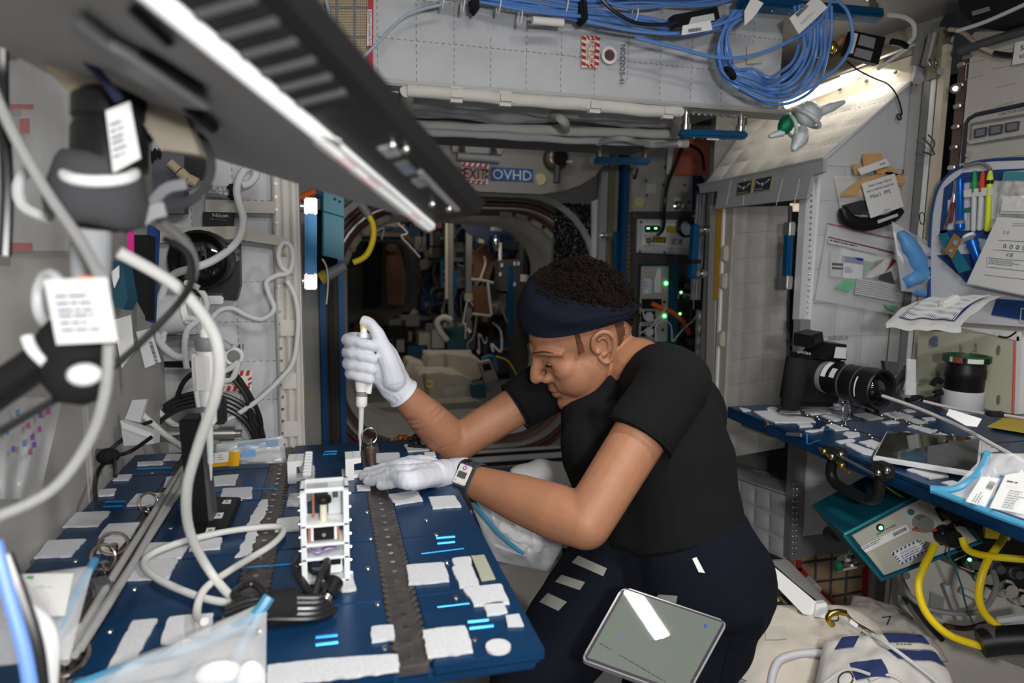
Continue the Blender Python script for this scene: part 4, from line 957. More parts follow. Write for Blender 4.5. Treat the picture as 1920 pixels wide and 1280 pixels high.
def tagobj(name, q, d, label, seed, turn=0.0):
    t = thing(name, label, 'tag', PD(q[3][0], q[3][1], d), 'paper tags in the left foreground')
    P = [PD(x, y, d) for x, y in q]
    obj('card', B().prism(P, FW*0.0006), PAPER, t, smooth=False)
    a, bq, c, d_ = P
    for k in range(2): lines('print', a.lerp(d_,0.25+0.3*k)+(bq-a)*0.15-FW*0.0008, bq-a, a-d_,(bq-a).length*0.7,3,0.0022,0.0020, flat((0.10,0.11,0.20)), t, seed+k)
    return t
tagobj('paper_tag',[(82,524),(200,520),(220,640),(106,646)],0.40, 'large white paper tag hanging before the black arm joint',11)
tagobj('paper_tag',[(198,208),(243,190),(263,296),(212,324)],0.43, 'narrow white paper tag hanging from the clamp head',12)
obj('orange_clip', B().box(PD(162,524,0.405),(0.009,0.006,0.004), bev=0.001), ORANGE, None, 'small orange clip at the top of the large white paper tag', 'clip')
# ------------------------------------------------------------- foreground cables
cable('braided_cable',[PD(-15,165,0.44), PD(30,260,0.44), PD(88,360,0.44), PD(150,450,0.43), PD(186,515,0.415)],0.0034, GREYCORD, 'grey braided cable slanting down past the fabric collar to the big tag')
cable('braided_cable',[PD(204,645,0.42), PD(196,740,0.43), PD(165,830,0.44), PD(95,920,0.44), PD(-20,975,0.43)],0.0034, GREYCORD, 'grey braided cable curving from the big tag down to the left edge')
cable('black_cable',[PD(-20,820,0.44), PD(110,745,0.46), PD(215,685,0.48), PD(320,585,0.50), PD(358,530,0.50), PD(352,475,0.50), PD(308,448,0.50)],0.0026, CABLEK, 'thin black cable running up from the left edge and hooking over the white cable')
cable('white_cable',[PD(222,472,0.52), PD(330,536,0.55), PD(392,608,0.57), PD(411,672,0.58), PD(403,745,0.60), PD(372,835,0.64), PD(350,920,0.68), PD(357,1000,0.73), PD(400,1080,0.77), PD(472,1160,0.718)],0.0050, CABLEW, 'long thick white cable arching down in front of the pipette stand', n=10)
cable('white_cable',[fT(385,1200)+V((0,0,0.02)), fT(370,1170)+V((0,0,0.012)), fT(385,1130)+V((0,0,0.016)), fT(440,1082)+V((0,0,0.012)), fT(515,1028)+V((0,0,0.008)), fT(526,997)+V((0,0,0.007)), fT(430,1006)+V((0,0,0.008)), fT(330,1033)+V((0,0,0.010)), fT(272,1062)+V((0,0,0.009)), fT(292,1094)+V((0,0,0.008)), fT(370,1130)+V((0,0,0.008)), fT(430,1150)+V((0,0,0.012))],0.0043, CABLEW, 'white cable looped flat on the blue table before the pipette stand', n=10)
cable('blue_cable',[PD(-10,1015,0.42), PD(15,1110,0.42), PD(45,1220,0.42), PD(60,1310,0.42)],0.0042, mat('pale_blue_jacket',(0.16,0.30,0.72),0.4), 'pale blue cable at the lower left corner of the picture')
cable('black_cable',[PD(12,1040,0.425), PD(38,1110,0.425), PD(70,1210,0.425), PD(82,1310,0.425)],0.0040, CABLEK, 'black cable lying along the pale blue cable at the lower left corner')
cable('sleeved_cable',[PD(40,1140,0.43), PD(75,1165,0.44), PD(92,1210,0.44), PD(88,1300,0.44)],0.0060, CLOTHCORD, 'thick white cord bending at the lower left corner beside the labelled bag')
cable('sleeved_cable',[PD(52,318,0.5), PD(34,350,0.5), PD(45,388,0.5), PD(95,410,0.5)],0.0040, CLOTHCORD, 'short white cord hook left of the fabric collar')
def ribbon(name, pts, w, m, label, nrm=None, cat='strap'):
    P = [V(p) for p in pts]; b0 = B().tube(P,0.001,3,8); C_ = [sum(b0.v[i:i+3], V((0,0,0)))/3 for i in range(0, len(b0.v),3)]
    b = B(); n = V(nrm or -FW)
    vs = []
    for i, c in enumerate(C_):
        t = (C_[min(i+1, len(C_)-1)]-C_[max(i-1,0)]).normalized(); s = t.cross(n).normalized()*w/2
        vs += [c-s-n*0.0008, c+s-n*0.0008, c+s+n*0.0008, c-s+n*0.0008]
    fs = []
    for i in range(len(C_)-1):
        for k in range(4): fs.append([i*4+k, i*4+(k+1) % 4, i*4+4+(k+1) % 4, i*4+4+k])
    fs += [[0,1,2,3],[len(vs)-4+k for k in range(4)]]
    b.add(vs, fs); return obj(name, b, m, None, label, cat)
ribbon('velcro_strap',[PD(265,268,0.50), PD(320,242,0.50), PD(375,258,0.50), PD(396,305,0.50), PD(384,350,0.50), PD(345,382,0.50), PD(305,385,0.50)],0.0062, mat('dark_strap',(0.03,0.03,0.035),0.8), 'black hook and loop strap making a loop beside the clamp head')
ribbon('velcro_strap',[PD(232,420,0.49), PD(275,392,0.49), PD(310,355,0.49), PD(350,345,0.49)],0.0075, MIDGREY, 'grey hook and loop strap curling below the black loop')
ribbon('velcro_strap',[PD(232,412,0.48), PD(240,420,0.48), PD(258,417,0.48), PD(282,400,0.48), PD(310,392,0.48)],0.010, flat((0.3,0.3,0.32)), 'grey tab of strap under the fabric collar')
cable('navy_sleeved_cable',[PD(70,10,0.42), PD(110,55,0.42), PD(150,100,0.42), PD(195,150,0.42), PD(222,185,0.42)],0.0030, mat('navy_cord',(0.02,0.025,0.07),0.9, bump=0.8, bscale=900), 'navy and white cord crossing the tan bracket')
cable('black_cable',[PD(305,420,0.53), PD(345,452,0.53), PD(362,490,0.53), PD(358,525,0.53)],0.0045, mat('grey_jacket',(0.12,0.12,0.12),0.7), 'dark grey cable bending down past the camera lens on the wall')
cable('black_cable',[PD(5,60,0.5), PD(6,200,0.5), PD(14,350,0.5), PD(10,480,0.5)],0.0042, CABLEK, 'black cable hanging at the extreme left edge')
# ------------------------------------------------------------- bags in the near foreground on the table
fg = thing('zip_bag', 'clear zip bag with pale blue seal lying across the near edge of the left table', 'bag', PD(330,1260,0.66))
A1, A2, A3, A4 = PD(100,1330,0.60), PD(505,1330,0.66), PD(500,1120,0.70), PD(150,1290,0.64)
obj('film', pillow(PD(120,1360,0.54), PD(498,1340,0.55), PD(500,1125,0.69), PD(150,1285,0.595),0.012, UP, ns=0.5), BAG, fg, ang=70)
obj('zip_seal', B().tube([PD(140,1290,0.595), PD(260,1245,0.625), PD(380,1205,0.655), PD(470,1160,0.67), PD(505,1118,0.68)],0.0062,8), ZIPBLUE, fg)
obj('zip_seal', B().tube([PD(420,1310,0.58), PD(450,1220,0.645), PD(500,1128,0.68)],0.0048,8), ZIPBLUE, fg)
obj('white_parts', B().sph(PD(410,1262,0.60),0.014,(1.4,0.7,0.8),14).sph(PD(470,1275,0.60),0.014,(0.9,0.7,1.3),14), WHITE, fg)
obj('clip', B().sph(PD(487,1184,0.65),0.004, n=8), STEEL, fg)
lb2 = thing('labelled_bag', 'clear bag with a large white label at the left edge of the blue table', 'bag', PD(80,1160,0.62))
obj('film', pillow(PD(-30,1250,0.50), PD(130,1235,0.56), PD(175,1060,0.66), PD(-10,1085,0.62),0.008, UP), BAG, lb2, ang=70)
q = [PD(25,1076,0.62), PD(138,1074,0.62), PD(122,1152,0.58), PD(48,1155,0.58)]
obj('label_card', B().prism(q,-UP*0.0008), PAPER, lb2, smooth=False)
obj('green_mark', B().prism([PD(50,1081,0.617), PD(63,1080,0.617), PD(62,1091,0.613), PD(49,1092,0.613)], UP*0.0006), flat((0.05,0.35,0.10)), lb2)
lines('print', PD(70,1100,0.607), q[1]-q[0], UP,0.022,4,0.0022,0.003, INK, lb2,21)
obj('blue_edge', B().tube([PD(105,1200,0.58), PD(145,1110,0.63), PD(178,1050,0.67)],0.004,8), ZIPBLUE, lb2)
# ------------------------------------------------------------- left wall: plastic sheets
XW = -0.362
fWL = lambda x, y: PX(x, y, XW)
ws = thing('plastic_sheet', 'hanging clear plastic bag with red print on the left wall at the picture edge', 'bag', fWL(60,480))
obj('film', B().grid(lambda u, w: PX(-10+150*u,470-400*w, XW+0.008+0.008*noise.noise(V((u*3, w*4,1)))),14,18), BAGD, ws, ang=70)
for (x0, y0, x1, y1) in ((10,85,70,102),(18,195,62,205),(35,222,55,250),(15,455,60,470)): obj('red_print', B().prism(poly_px(PXat(XW+0.020),[(x0, y0),(x1, y0),(x1, y1),(x0, y1)]), V((0.0006,0,0))), flat((0.40,0.16,0.16)), ws)
ws2 = thing('printed_bag', 'clear bag with purple and pink printing hanging low on the left wall', 'bag', fWL(60,930))
obj('film', B().grid(lambda u, w: PX(0+(118-45*w)*u,745+190*w, XW+0.006+0.006*noise.noise(V((u*4, w*4,5)))),14,14), BAGD, ws2, ang=70)
rnd = random.Random(9)
for k in range(12):
    x, y = rnd.uniform(8,95), rnd.uniform(760,850); obj('print_spot', B().prism(poly_px(PXat(XW+0.013),[(x, y),(x+7, y-3),(x+8, y+9),(x+1, y+10)]), V((0.0006,0,0))),(flat((0.40,0.10,0.28)), flat((0.18,0.10,0.36)), flat((0.15,0.25,0.45)))[k % 3], ws2)
# dark teal corner gear at the top left
obj('corner_unit', B().prism([PX(0,0,-0.34), PX(62,0,-0.34), PX(58,85,-0.34), PX(0,78,-0.34)], V((0.02,0,0)), bev=0.003), flat((0.012,0.03,0.04)), None, 'dark teal unit in the very top left corner of the picture', 'unit')
# ------------------------------------------------------------- left quarters face: straps, camera, box, cords
YQ = 1.70
fQ = lambda x, y: PY(x, y, YQ)
for k, q in enumerate(([(385,374),(516,378),(516,400),(385,397)],[(290,426),(440,424),(540,446),(536,462),(440,448),(292,456)])):
    obj('webbing_strap', B().prism(poly_px(PYat(1.715), q), V((0,0.004,0))), mat('cream_webbing',(0.46,0.44,0.38),0.9, bump=0.4, bscale=600), None,('upper cream strap across the left quilted face', 'lower cream strap across the left quilted face above the camera lens')[k], 'strap', 'cream straps')
nb = thing('black_pouch', 'flat black box with white lettering held between the cream straps', 'box', fQ(408,425))
obj('body', B().prism(poly_px(PYat(1.72),[(380,397),(437,399),(436,428),(380,426)]), V((0,0.03,0)), bev=0.002), BLACK, nb)
text('lettering', 'Nikon', PY(398,407,1.716),(1,0,0.01),(0,0,1),0.013, LTGREY, nb, 'LEFT',1.05)
lines('print', PY(393,410,1.716),(1,0,-0.05),(0,0,1),0.036,1,0.0022,0.001, MIDGREY, nb,2)
cm = thing('wall_camera', 'black camera with wide lens strapped to the left quilted face', 'camera', fQ(390,565))
obj('body', B().prism(poly_px(fQ,[(318,452),(448,455),(450,535),(443,563),(395,560),(320,540)]), V((0,0.05,0)), bev=0.008), BLACK, cm)
c = fQ(390,488)
obj('lens_barrel', B().lathe(c+V((0,0.01,0)),(-0.10,-1,0.02),[(0.060,0),(0.064,0.02),(0.066,0.05),(0.066,0.075),(0.060,0.078),(0.055,0.062),(0.048,0.050)],36, cap=False), BLACK, cm)
obj('front_glass', B().sph(c+V((-0.004,-0.040,0.0)),0.05,(1,0.25,1),24), mat('lens_glass',(0.004,0.005,0.005),0.05, spec=0.8), cm)
for y in (470,484): obj('button', B().cyl(PY(442, y,1.692), PY(442, y,1.686),0.008,14), DKGREY, cm)
obj('grip_seam', B().tube([fQ(330,545)+V((0,-0.003,0)), fQ(420,552)+V((0,-0.003,0))],0.003,6), DKGREY, cm)
obj('lcd_mount', B().box(PY(398,562,1.69),(0.05,0.02,0.02), bev=0.003), ALU, cm)
sn = thing('foil_pack', 'silver plastic packet tucked above the upper cream strap', 'packet', fQ(410,375))
obj('film', pillow(PY(385,368,1.70), PY(438,372,1.70), PY(434,350,1.70), PY(390,346,1.70),0.02,(0,-1,0)), mat('silver_film',(0.5,0.52,0.55),0.3, metal=0.4, bump=0.5, bscale=40), sn, ang=70)
obj('dark_end', B().box(PY(436,360,1.70),(0.02,0.03,0.035), bev=0.004), BLACKM, sn)
dv = thing('grey_unit', 'grey ventilated unit half hidden behind the black strap loop', 'unit', PY(320,400,1.70))
obj('case', B().prism(poly_px(PYat(1.68),[(278,282),(345,285),(345,400),(285,400)]), V((0,0.06,0)), bev=0.006), flat((0.10,0.11,0.13)), dv)
for x, y in ((285,295),(291,289),(299,288)): obj('vent_slot', B().sph(PY(x, y,1.678),0.006,(0.8,0.3,2.2),10), BLACKM, dv)
bx_ = thing('black_unit', 'black box behind the strap loop on the left quilted face', 'unit', PY(365,340,1.72))
obj('case', B().prism(poly_px(PYat(1.70),[(343,278),(388,282),(386,336),(343,334)]), V((0,0.06,0)), bev=0.004), BLACK, bx_)
tubes = obj('tan_connector', B().cyl(PY(318,305,1.64), PY(335,320,1.64),0.010,10).cyl(PY(337,322,1.64), PY(352,336,1.64),0.012,10).cyl(PY(354,336,1.64), PY(370,344,1.64),0.012,10), flat((0.45,0.36,0.25)), None, 'tan jointed cable connector beside the grey ventilated unit', 'connector')
cord = lambda pts, label, r=0.0085, y=1.64: cable('sleeved_cable',[PY(p[0], p[1], p[2] if len(p) > 2 else y) for p in pts], r, CLOTHCORD, label, 'cable', n=10)
cord([(455,348),(470,342),(480,328),(476,316),(462,316),(450,332),(444,356),(448,380),(456,410),(450,442),(432,466),(400,488,1.60),(365,502,1.58),(325,515),(306,545),(294,590),(292,620),(305,648),(330,668),(345,668)], 'white braided cord looping over the camera lens from the top strap')
cord([(350,530,1.6),(372,540),(386,560),(386,580),(372,600),(352,618),(346,650),(350,690)], 'white braided cord bending down beside the hanging pipette',0.007)
cord([(305,640),(310,618),(330,602),(355,596),(372,600)], 'short white braided cord joining the two bends left of the pipette',0.007)
cord([(395,600),(412,582),(436,578),(465,592),(492,598),(514,580),(504,550),(500,528),(520,516),(540,512),(549,490),(545,462),(530,456),(522,475),(528,500),(543,512)], 'white braided cord snaking right to the coil by the cloth edging',0.006)
cord([(538,526),(552,552),(559,590),(557,640),(549,680),(530,706),(490,745),(455,770),(430,785),(405,792)], 'white braided cord hanging from the handrail foot down to the black coil',0.006)
cord([(250,648),(266,676),(272,700),(282,730),(292,765),(318,790),(335,800)], 'white braided cord left of the black coil falling to the table',0.007)
cord([(195,715),(230,745),(270,780),(310,815),(345,840)], 'translucent grey tube crossing to the black stand',0.006,1.45)
# coil of black cable
ck = thing('black_coil', 'coil of thick black cable hanging behind the left table', 'cable', PY(385,815,1.68))
c = PY(385,835,1.67)
for k in range(4):
    r = 0.128-0.007*k; pts = [c+V((math.cos(a)*r*(1+0.02*k),-0.012*k, math.sin(a)*r*0.98)) for a in [2*math.pi*i/26 for i in range(26)]]
    obj('turn', B().tube(pts,0.0058,8,2, closed=True), CABLEK, ck)
cable('black_cable',[PY(412,690,1.68), PY(440,700,1.66), PY(468,740,1.65), PY(488,785,1.65), PY(490,830,1.66)],0.0055, CABLEK, 'black cable arcing outside the coil near the fire port sticker')
cable('black_cable',[PY(325,770,1.66), PY(345,715,1.66), PY(385,692,1.64), PY(430,705,1.64), PY(462,745,1.64), PY(470,790,1.64)],0.0055, CABLEK, 'black cable crossing above the coil behind the pipette')
wc = cord([(412,700),(432,690),(446,680),(440,702),(430,712),(405,714)], 'short white looped connector lead at the port ring',0.007)
sp2 = thing('steel_tube', 'steel tube lying behind the black stand at the back of the table', 'tube', PY(370,815,1.55))
obj('tube_body', B().cyl(PY(275,815,1.55), PY(440,812,1.55),0.016,18), STEEL, sp2)
obj('tube_end', B().cyl(PY(440,812,1.55), PY(452,812,1.55),0.009,14), STEEL, sp2); obj('tube_mount', B().box(PY(400,812,1.56),(0.03,0.04,0.05), bev=0.004), ALU, sp2)
# small clear box with labels and the black knotted lead at the table corner
cbx = thing('clear_case', 'small clear case with paper label leaning in the corner behind the table', 'case', PD(260,850,1.5))
obj('case_wall', B().prism([PD(225,788,1.48), PD(288,812,1.48), PD(287,832,1.48), PD(232,836,1.48)], FW*0.03, bev=0.002), mat('cloudy_plastic',(0.7,0.72,0.74),0.3, alpha=0.7), cbx)
obj('case_lid', B().prism([PD(248,750,1.50), PD(275,748,1.50), PD(262,792,1.50), PD(234,785,1.50)], FW*0.01, bev=0.002), LTGREY, cbx)
obj('paper_label', B().prism([PD(228,790,1.478), PD(282,812,1.478), PD(284,822,1.478), PD(230,802,1.478)],-FW*0.001), PAPER, cbx, smooth=False)
kl = thing('knotted_lead', 'thin black lead knotted at the far left corner of the table', 'cable', PD(200,850,1.30))
obj('lead', B().tube([PD(284,790,1.45), PD(260,800,1.42), PD(222,830,1.36), PD(200,852,1.30), PD(240,848,1.34),(fT(285,838)+V((0,0,0.02)))],0.004,8), CABLEK, kl)
obj('lead', B().tube([PD(205,860,1.27), PD(186,880,1.25), PD(178,910,1.18), PD(180,935,1.14)],0.004,8), CABLEK, kl)
obj('lead', B().tube([PD(214,862,1.26), PD(217,880,1.23), PD(216,892,1.2)],0.004,8), CABLEK, kl)
obj('knot', B().sph(PD(203,855,1.27),0.020,(1,1,0.75),12), BLACKM, kl); obj('plug', B().cyl(PD(176,850,1.27), PD(198,850,1.27),0.009,10), DKGREY, kl)
rescale(kl,0.87); rescale(cbx,0.80)
# grey tags, teal holder, pink strip at mid left
tg = thing('barcode_tag', 'grey label card with barcode hanging left of the white cords', 'tag', PD(280,700,1.2), 'labels at mid left')
obj('card', B().prism([PD(255,622,1.2), PD(282,615,1.2), PD(302,678,1.2), PD(272,690,1.2)], FW*0.001), LTGREY, tg, smooth=False)
barcode('barcode', PD(291,682,1.198), UP+RT*-0.3, RT,0.04,0.006, INK, tg,6)
tg = thing('barcode_tag', 'pale label card hanging behind the grey barcode card', 'tag', PD(235,690,1.25), 'labels at mid left')
obj('card', B().prism([PD(212,600,1.25), PD(245,590,1.25), PD(252,660,1.25), PD(228,690,1.25)], FW*0.001), PAPER, tg, smooth=False)
rescale(tg,0.9)
hd = thing('teal_holder', 'dark teal holder with white clip below the fabric collar', 'holder', PD(222,578,1.0))
obj('body', B().prism([PD(206,490,1.0), PD(228,490,1.0), PD(240,560,1.0), PD(230,580,1.0), PD(208,575,1.0)], FW*0.03, bev=0.004), flat((0.01,0.06,0.10)), hd)
obj('white_clip', B().prism([PD(210,510,0.998), PD(224,498,0.998), PD(224,520,0.998), PD(215,540,0.998)],-FW*0.002), PAPER, hd, smooth=False)
rescale(obj('pink_strip', B().prism([PD(237,430,1.2), PD(249,425,1.2), PD(250,480,1.2), PD(242,490,1.2)], FW*0.004), flat((0.75,0.03,0.30)), None, 'bright pink strip behind the fabric collar', 'strip'),0.92)
obj('blue_bar', B().prism([PD(276,420,1.3), PD(292,430,1.3), PD(284,605,1.3), PD(272,600,1.3)], FW*0.02, bev=0.003), flat((0.01,0.05,0.20)), None, 'dark blue upright bar left of the camera lens', 'bar')
rescale(obj('dark_case', B().prism([PD(248,440,1.32), PD(278,440,1.32), PD(276,600,1.32), PD(246,545,1.32)], FW*0.03, bev=0.003), BLACKM, None, 'black case between the pink strip and the dark blue bar', 'case'),0.89)
wb = thing('white_bottle', 'white round container lying under the camera lens', 'bottle', PY(325,620,1.66))
obj('body', B().cyl(PY(300,590,1.66), PY(345,585,1.66),0.045,20), LTGREY, wb); obj('cap', B().cyl(PY(345,585,1.66), PY(356,583,1.66),0.030,18), WHITE, wb)
dk = thing('dark_bracket', 'dark flat bracket on the quilted face behind the pipette', 'bracket', PY(350,640,1.70))
obj('bar', B().prism(poly_px(PYat(1.70),[(310,630),(380,628),(380,637),(312,640)]), V((0,0.02,0))), MIDGREY, dk)
obj('foot', B().prism(poly_px(PYat(1.70),[(290,680),(375,678),(375,690),(290,688)]), V((0,0.02,0))), BLACKM, dk)
# ------------------------------------------------------------- blue handrails (shared builder)
def handrail(label, A, C, out, ln, w=0.034, ends=False, sticker=False, dots=True):
    """bar from A to C, standing off the surface along 'out' by ln"""
    A, C, o = V(A), V(C), V(out).normalized(); t = (C-A).normalized()
    h = thing('handrail', label, 'handrail', A+o*ln, 'blue handrails')
    s = t.cross(o).normalized()
    bar = obj('bar', B().frame_box(A-s*w/2-o*w*0.35, C-A, s*w, o*w*0.7, bev=0.006), RAILBLUE, h)
    for p, d in ((A+t*0.018,1),(C-t*0.018,-1)):
        obj('standoff', B().lathe(p+o*w*0.3, o,[(0.014,0),(0.014,0.016),(0.009,0.018),(0.009, ln-0.02),(0.015, ln-0.02),(0.015, ln)],16), STEEL, h)
        if ends: obj('end_cap', B().frame_box(p-t*0.021-s*w*0.53-o*w*0.38, t*0.042, s*w*1.06, o*w*0.76, bev=0.003), ALU, h)
    if dots:
        L = (C-A).length
        for k in (0.22,0.34,0.68,0.80): obj('rivet_dot', B().sph(A+t*L*k-o*w*0.35,0.0032, n=8), STEEL, h)
    if sticker: obj('label', B().box(A+t*(C-A).length*0.5-o*w*0.36,(0.04,0.003,0.008), bev=0.001), PAPER, h)
    return h
handrail('silver ended blue handrail standing upright at the edge of the left quilted face', PY(583,374,1.84), PY(583,540,1.84),(-1,0,0),0.055,0.042, ends=True, dots=False)
obj('clamp', B().box(PY(530,382,1.83),(0.03,0.04,0.055), bev=0.004).box(PY(536,520,1.83),(0.03,0.04,0.05), bev=0.004), ALU, None, 'pair of silver seat track clamps beside the upright blue handrail', 'clamp')
tb = thing('teal_box', 'teal metal box fixed beside the hatch behind the upright handrail', 'box', PY(622,488,2.5))
obj('case', B().prism([PY(605,352,2.5), PY(645,355,2.5), PY(645,488,2.5), PY(605,479,2.5)], V((0,0.12,0)), bev=0.004), TEAL, tb)
obj('bright_edge', B().tube([PY(605,355,2.498), PY(605,478,2.498)],0.004,6, smooth=False), mat('teal_light',(0.015,0.17,0.23),0.3, metal=0.4), tb)
obj('band', B().tube([PY(604,395,2.49), PY(645,407,2.49)],0.002,6, smooth=False), mat('teal_light',(0,0,0)), tb)
for x, y in ((628,373),(637,378)): obj('bolt_head', B().sph(PY(x, y,2.495),0.005, n=8), STEEL, tb)
obj('mounting_bracket', B().box((-0.02,3.05,1.66),(0.06,0.90,0.04)), DKGREY, tb)
obj('dark_gear', B().box((-0.02,3.05,1.52),(0.10,0.85,0.20), bev=0.01), BLACKM, None, 'black gear packed behind the teal box', 'gear')
cable('orange_hose',[PY(552,374,2.3), PY(572,366,2.3), PY(592,358,2.3)],0.010, ORANGE, 'short orange hose above the upright blue handrail', 'hose')
hs = thing('yellow_hose', 'yellow hose with grey sleeve curving down beside the hatch', 'hose', PY(662,492,2.4))
obj('hose', B().tube([PY(690,402,2.4), PY(699,420,2.4), PY(700,445,2.4), PY(692,470,2.4), PY(680,484,2.4), PY(662,492,2.4)],0.0105,10), YELLOW, hs)
obj('sleeve', B().cyl(PY(677,382,2.4), PY(692,405,2.4),0.016,12,0.014), MIDGREY, hs)
cn = thing('grey_connector', 'grey cylinder connector with yellow band near the foot of the upright handrail', 'connector', PY(620,515,2.3))
obj('barrel', B().cyl(PY(612,517,2.3), PY(648,498,2.3),0.020,16,0.017), MIDGREY, cn); obj('band', B().cyl(PY(601,523,2.3), PY(612,517,2.3),0.022,16), flat((0.45,0.33,0.02)), cn)
cable('thin_white_wire',[PY(604,485,2.2), PY(612,500,2.2), PY(615,530,2.2), PY(612,570,2.2)],0.0025, CABLEW, 'thin white wire falling past the yellow banded connector')
# ------------------------------------------------------------- blue cable bundle along the overhead face and its hanging coil
rnd = random.Random(5)
bs = thing('network_bundle', 'bundle of blue network cables tied along the top of the overhead quilted face', 'cable', PY(1100,40,1.66))
for k in range(16):
    dy = rnd.uniform(-14,14); pts = []
    for (x, y) in ((795,-14),(900,4),(1000,22),(1090,36),(1200,50),(1300,62),(1395,40)):
        pts.append(PY(x, y-8+dy*(0.5+0.5*math.sin(x*0.01+k))+rnd.uniform(-3,3),1.66+rnd.uniform(-0.025,0.02)))
    if k > 8: pts = [PY(x, y-12+rnd.uniform(-18,10),1.66+rnd.uniform(-0.03,0.02)) for (x, y) in ((880,-10),(1000,8),(1100,14),(1200,22),(1330,12),(1450,-8))]
    obj('blue_cable', B().tube(pts,0.0040,6,5), CABLEB, bs)
for x, y in ((888,0),(1090,22)): obj('tie_wrap', B().box(PY(x, y+2,1.655),(0.018,0.05,0.055), Matrix.Rotation(-0.1,3, 'Y'), bev=0.006), BLACKM, bs)
for x, y in ((830,4),(868,12),(935,14),(975,36),(1060,14),(1190,30)): obj('zip_tie', B().ring(PY(x, y-3,1.655),(1,0,-0.1),0.020,0.0018,14,5), PAPER, bs)
obj('label_sleeve', B().cyl(PY(998,38,1.63), PY(1056,43,1.63),0.0095,12), PAPER, bs)
cable('blue_cable',[PY(610,-10,1.68), PY(622,50,1.68), PY(640,112,1.67), PY(665,118,1.66), PY(705,84,1.66), PY(760,30,1.66), PY(830,8,1.65)],0.0035, mat('pale_cable',(0.35,0.42,0.52),0.4), 'single pale blue cable sagging across the upper exhaust screen')
cl_ = thing('network_coil', 'hanging coil of blue network cable under the teal rail at the upper right', 'cable', PY(1440,190,1.58))
for k in range(9):
    s = k/8; x0 = 1352+10*s; pts = [(1372+6*k,20),(1356+4*s*3,55),(1344+3*k,100),(1356+3*k,145-2*k),(1390+3*k,172-6*k+8*s),(1440,193-6*k),(1490-3*k,190-7*k),(1528-5*k,160-6*k),(1548-6*k,110-3*k),(1556-7*k,60),(1560-9*k,10)]
    obj('turn', B().tube([PY(x+rnd.uniform(-3,3), y+rnd.uniform(-2,2),1.60+rnd.uniform(-0.03,0.03)) for x, y in pts],0.0040,6,5), CABLEB, cl_)
obj('turn', B().tube([PY(x, y,1.56) for x, y in ((1555,-10),(1588,20),(1598,70),(1580,115),(1540,150),(1480,185),(1430,186),(1388,165))],0.0042,6), CABLEB, cl_)
obj('turn', B().tube([PY(x, y,1.57) for x, y in ((1190,70),(1270,90),(1340,107),(1400,106),(1470,82),(1530,45),(1560,0))],0.0045,6), CABLEB, cl_)
obj('turn', B().tube([PY(x, y,1.57) for x, y in ((1100,40),(1190,58),(1280,62),(1350,45),(1410,18))],0.0042,6), CABLEB, cl_)
obj('tie_wrap', B().ring(PY(1369,137,1.57),(0.7,-0.2,0.7),0.016,0.005,16,6), BLACKM, cl_)
for q, sd in (([(1280,48),(1332,38),(1336,56),(1278,66)],31),([(1410,-6),(1432,6),(1412,34),(1396,48),(1396,20)],32),([(1480,34),(1530,-8),(1552,14),(1498,64)],33)):
    t = thing('cable_flag',('white barcode flag on the blue bundle beside the black converter', 'white flag folded over the blue coil left of the largest flag', 'largest white barcode flag on the blue coil')[sd-31], 'tag', PY(q[0][0], q[0][1],1.54), 'cable flags')
    P = poly_px(PYat(1.53), q); obj('card', B().prism(P, V((0,0.001,0))), PAPER, t, smooth=False)
    if sd == 33: barcode('barcode', PY(1496,32,1.528), PY(1530,-2,1.528)-PY(1496,32,1.528), P[1]-P[2],0.04,0.010, INK, t, sd); lines('print', PY(1500,44,1.528), PY(1530,14,1.528)-PY(1500,44,1.528), P[1]-P[2],0.05,2,0.002,0.002, MIDGREY, t,3)
    if sd == 31: barcode('barcode', PY(1290,61,1.528),(1,0,0.2),(0,0,1),0.035,0.008, INK, t, sd)
cvt = thing('black_converter', 'black adapter with white barcode label hanging in the blue cables', 'adapter', PY(1300,40,1.60))
obj('case', B().prism(poly_px(PYat(1.60),[(1262,28),(1345,12),(1350,34),(1268,52)]), V((0,0.03,0)), bev=0.003), BLACK, cvt)
obj('label', B().prism(poly_px(PYat(1.598),[(1296,33),(1338,25),(1340,38),(1290,48)]), V((0,-0.001,0))), LTGREY, cvt, smooth=False)
cable('black_cable',[PY(1125,-5,1.58), PY(1150,20,1.58), PY(1190,42,1.58), PY(1240,46,1.58), PY(1270,40,1.59)],0.0045, CABLEK, 'black lead running to the black adapter among the blue cables')
handrail('long teal blue handrail crossing the top right above the blue coil', PY(1385,5,1.62), PY(1650,30,1.62),(0,0.3,1),0.06,0.04)
handrail('blue handrail under the front corner of the overhead quarters', PY(1274,250,1.80), PY(1398,254,1.80),(0,0,1),0.062,0.032, sticker=True)
handrail('blue handrail further back under the overhead quarters, right of the latch', PY(1115,301,2.6), PY(1216,303,2.6),(0,0,1),0.05,0.040)
handrail('upright blue handrail with black band on the far doorpost', PY(1304,420,2.2), PY(1297,522,2.2),(1,0.1,0),0.045,0.036, dots=False)
handrail('silver ended upright blue handrail on the near doorpost', PY(1480,418,1.80), PY(1474,540,1.80),(1,0.1,0),0.050,0.030, ends=True, dots=False)
obj('black_band', B().box(PY(1301,490,2.19),(0.042,0.032,0.014), bev=0.002), BLACKM, None, 'black band round the upright handrail of the far doorpost', 'band')
handrail('slim bright blue handrail beside the hatch behind the hair', PY(1156,433,3.3), PY(1152,560,3.3),(0,1,0),0.19,0.028, dots=False)
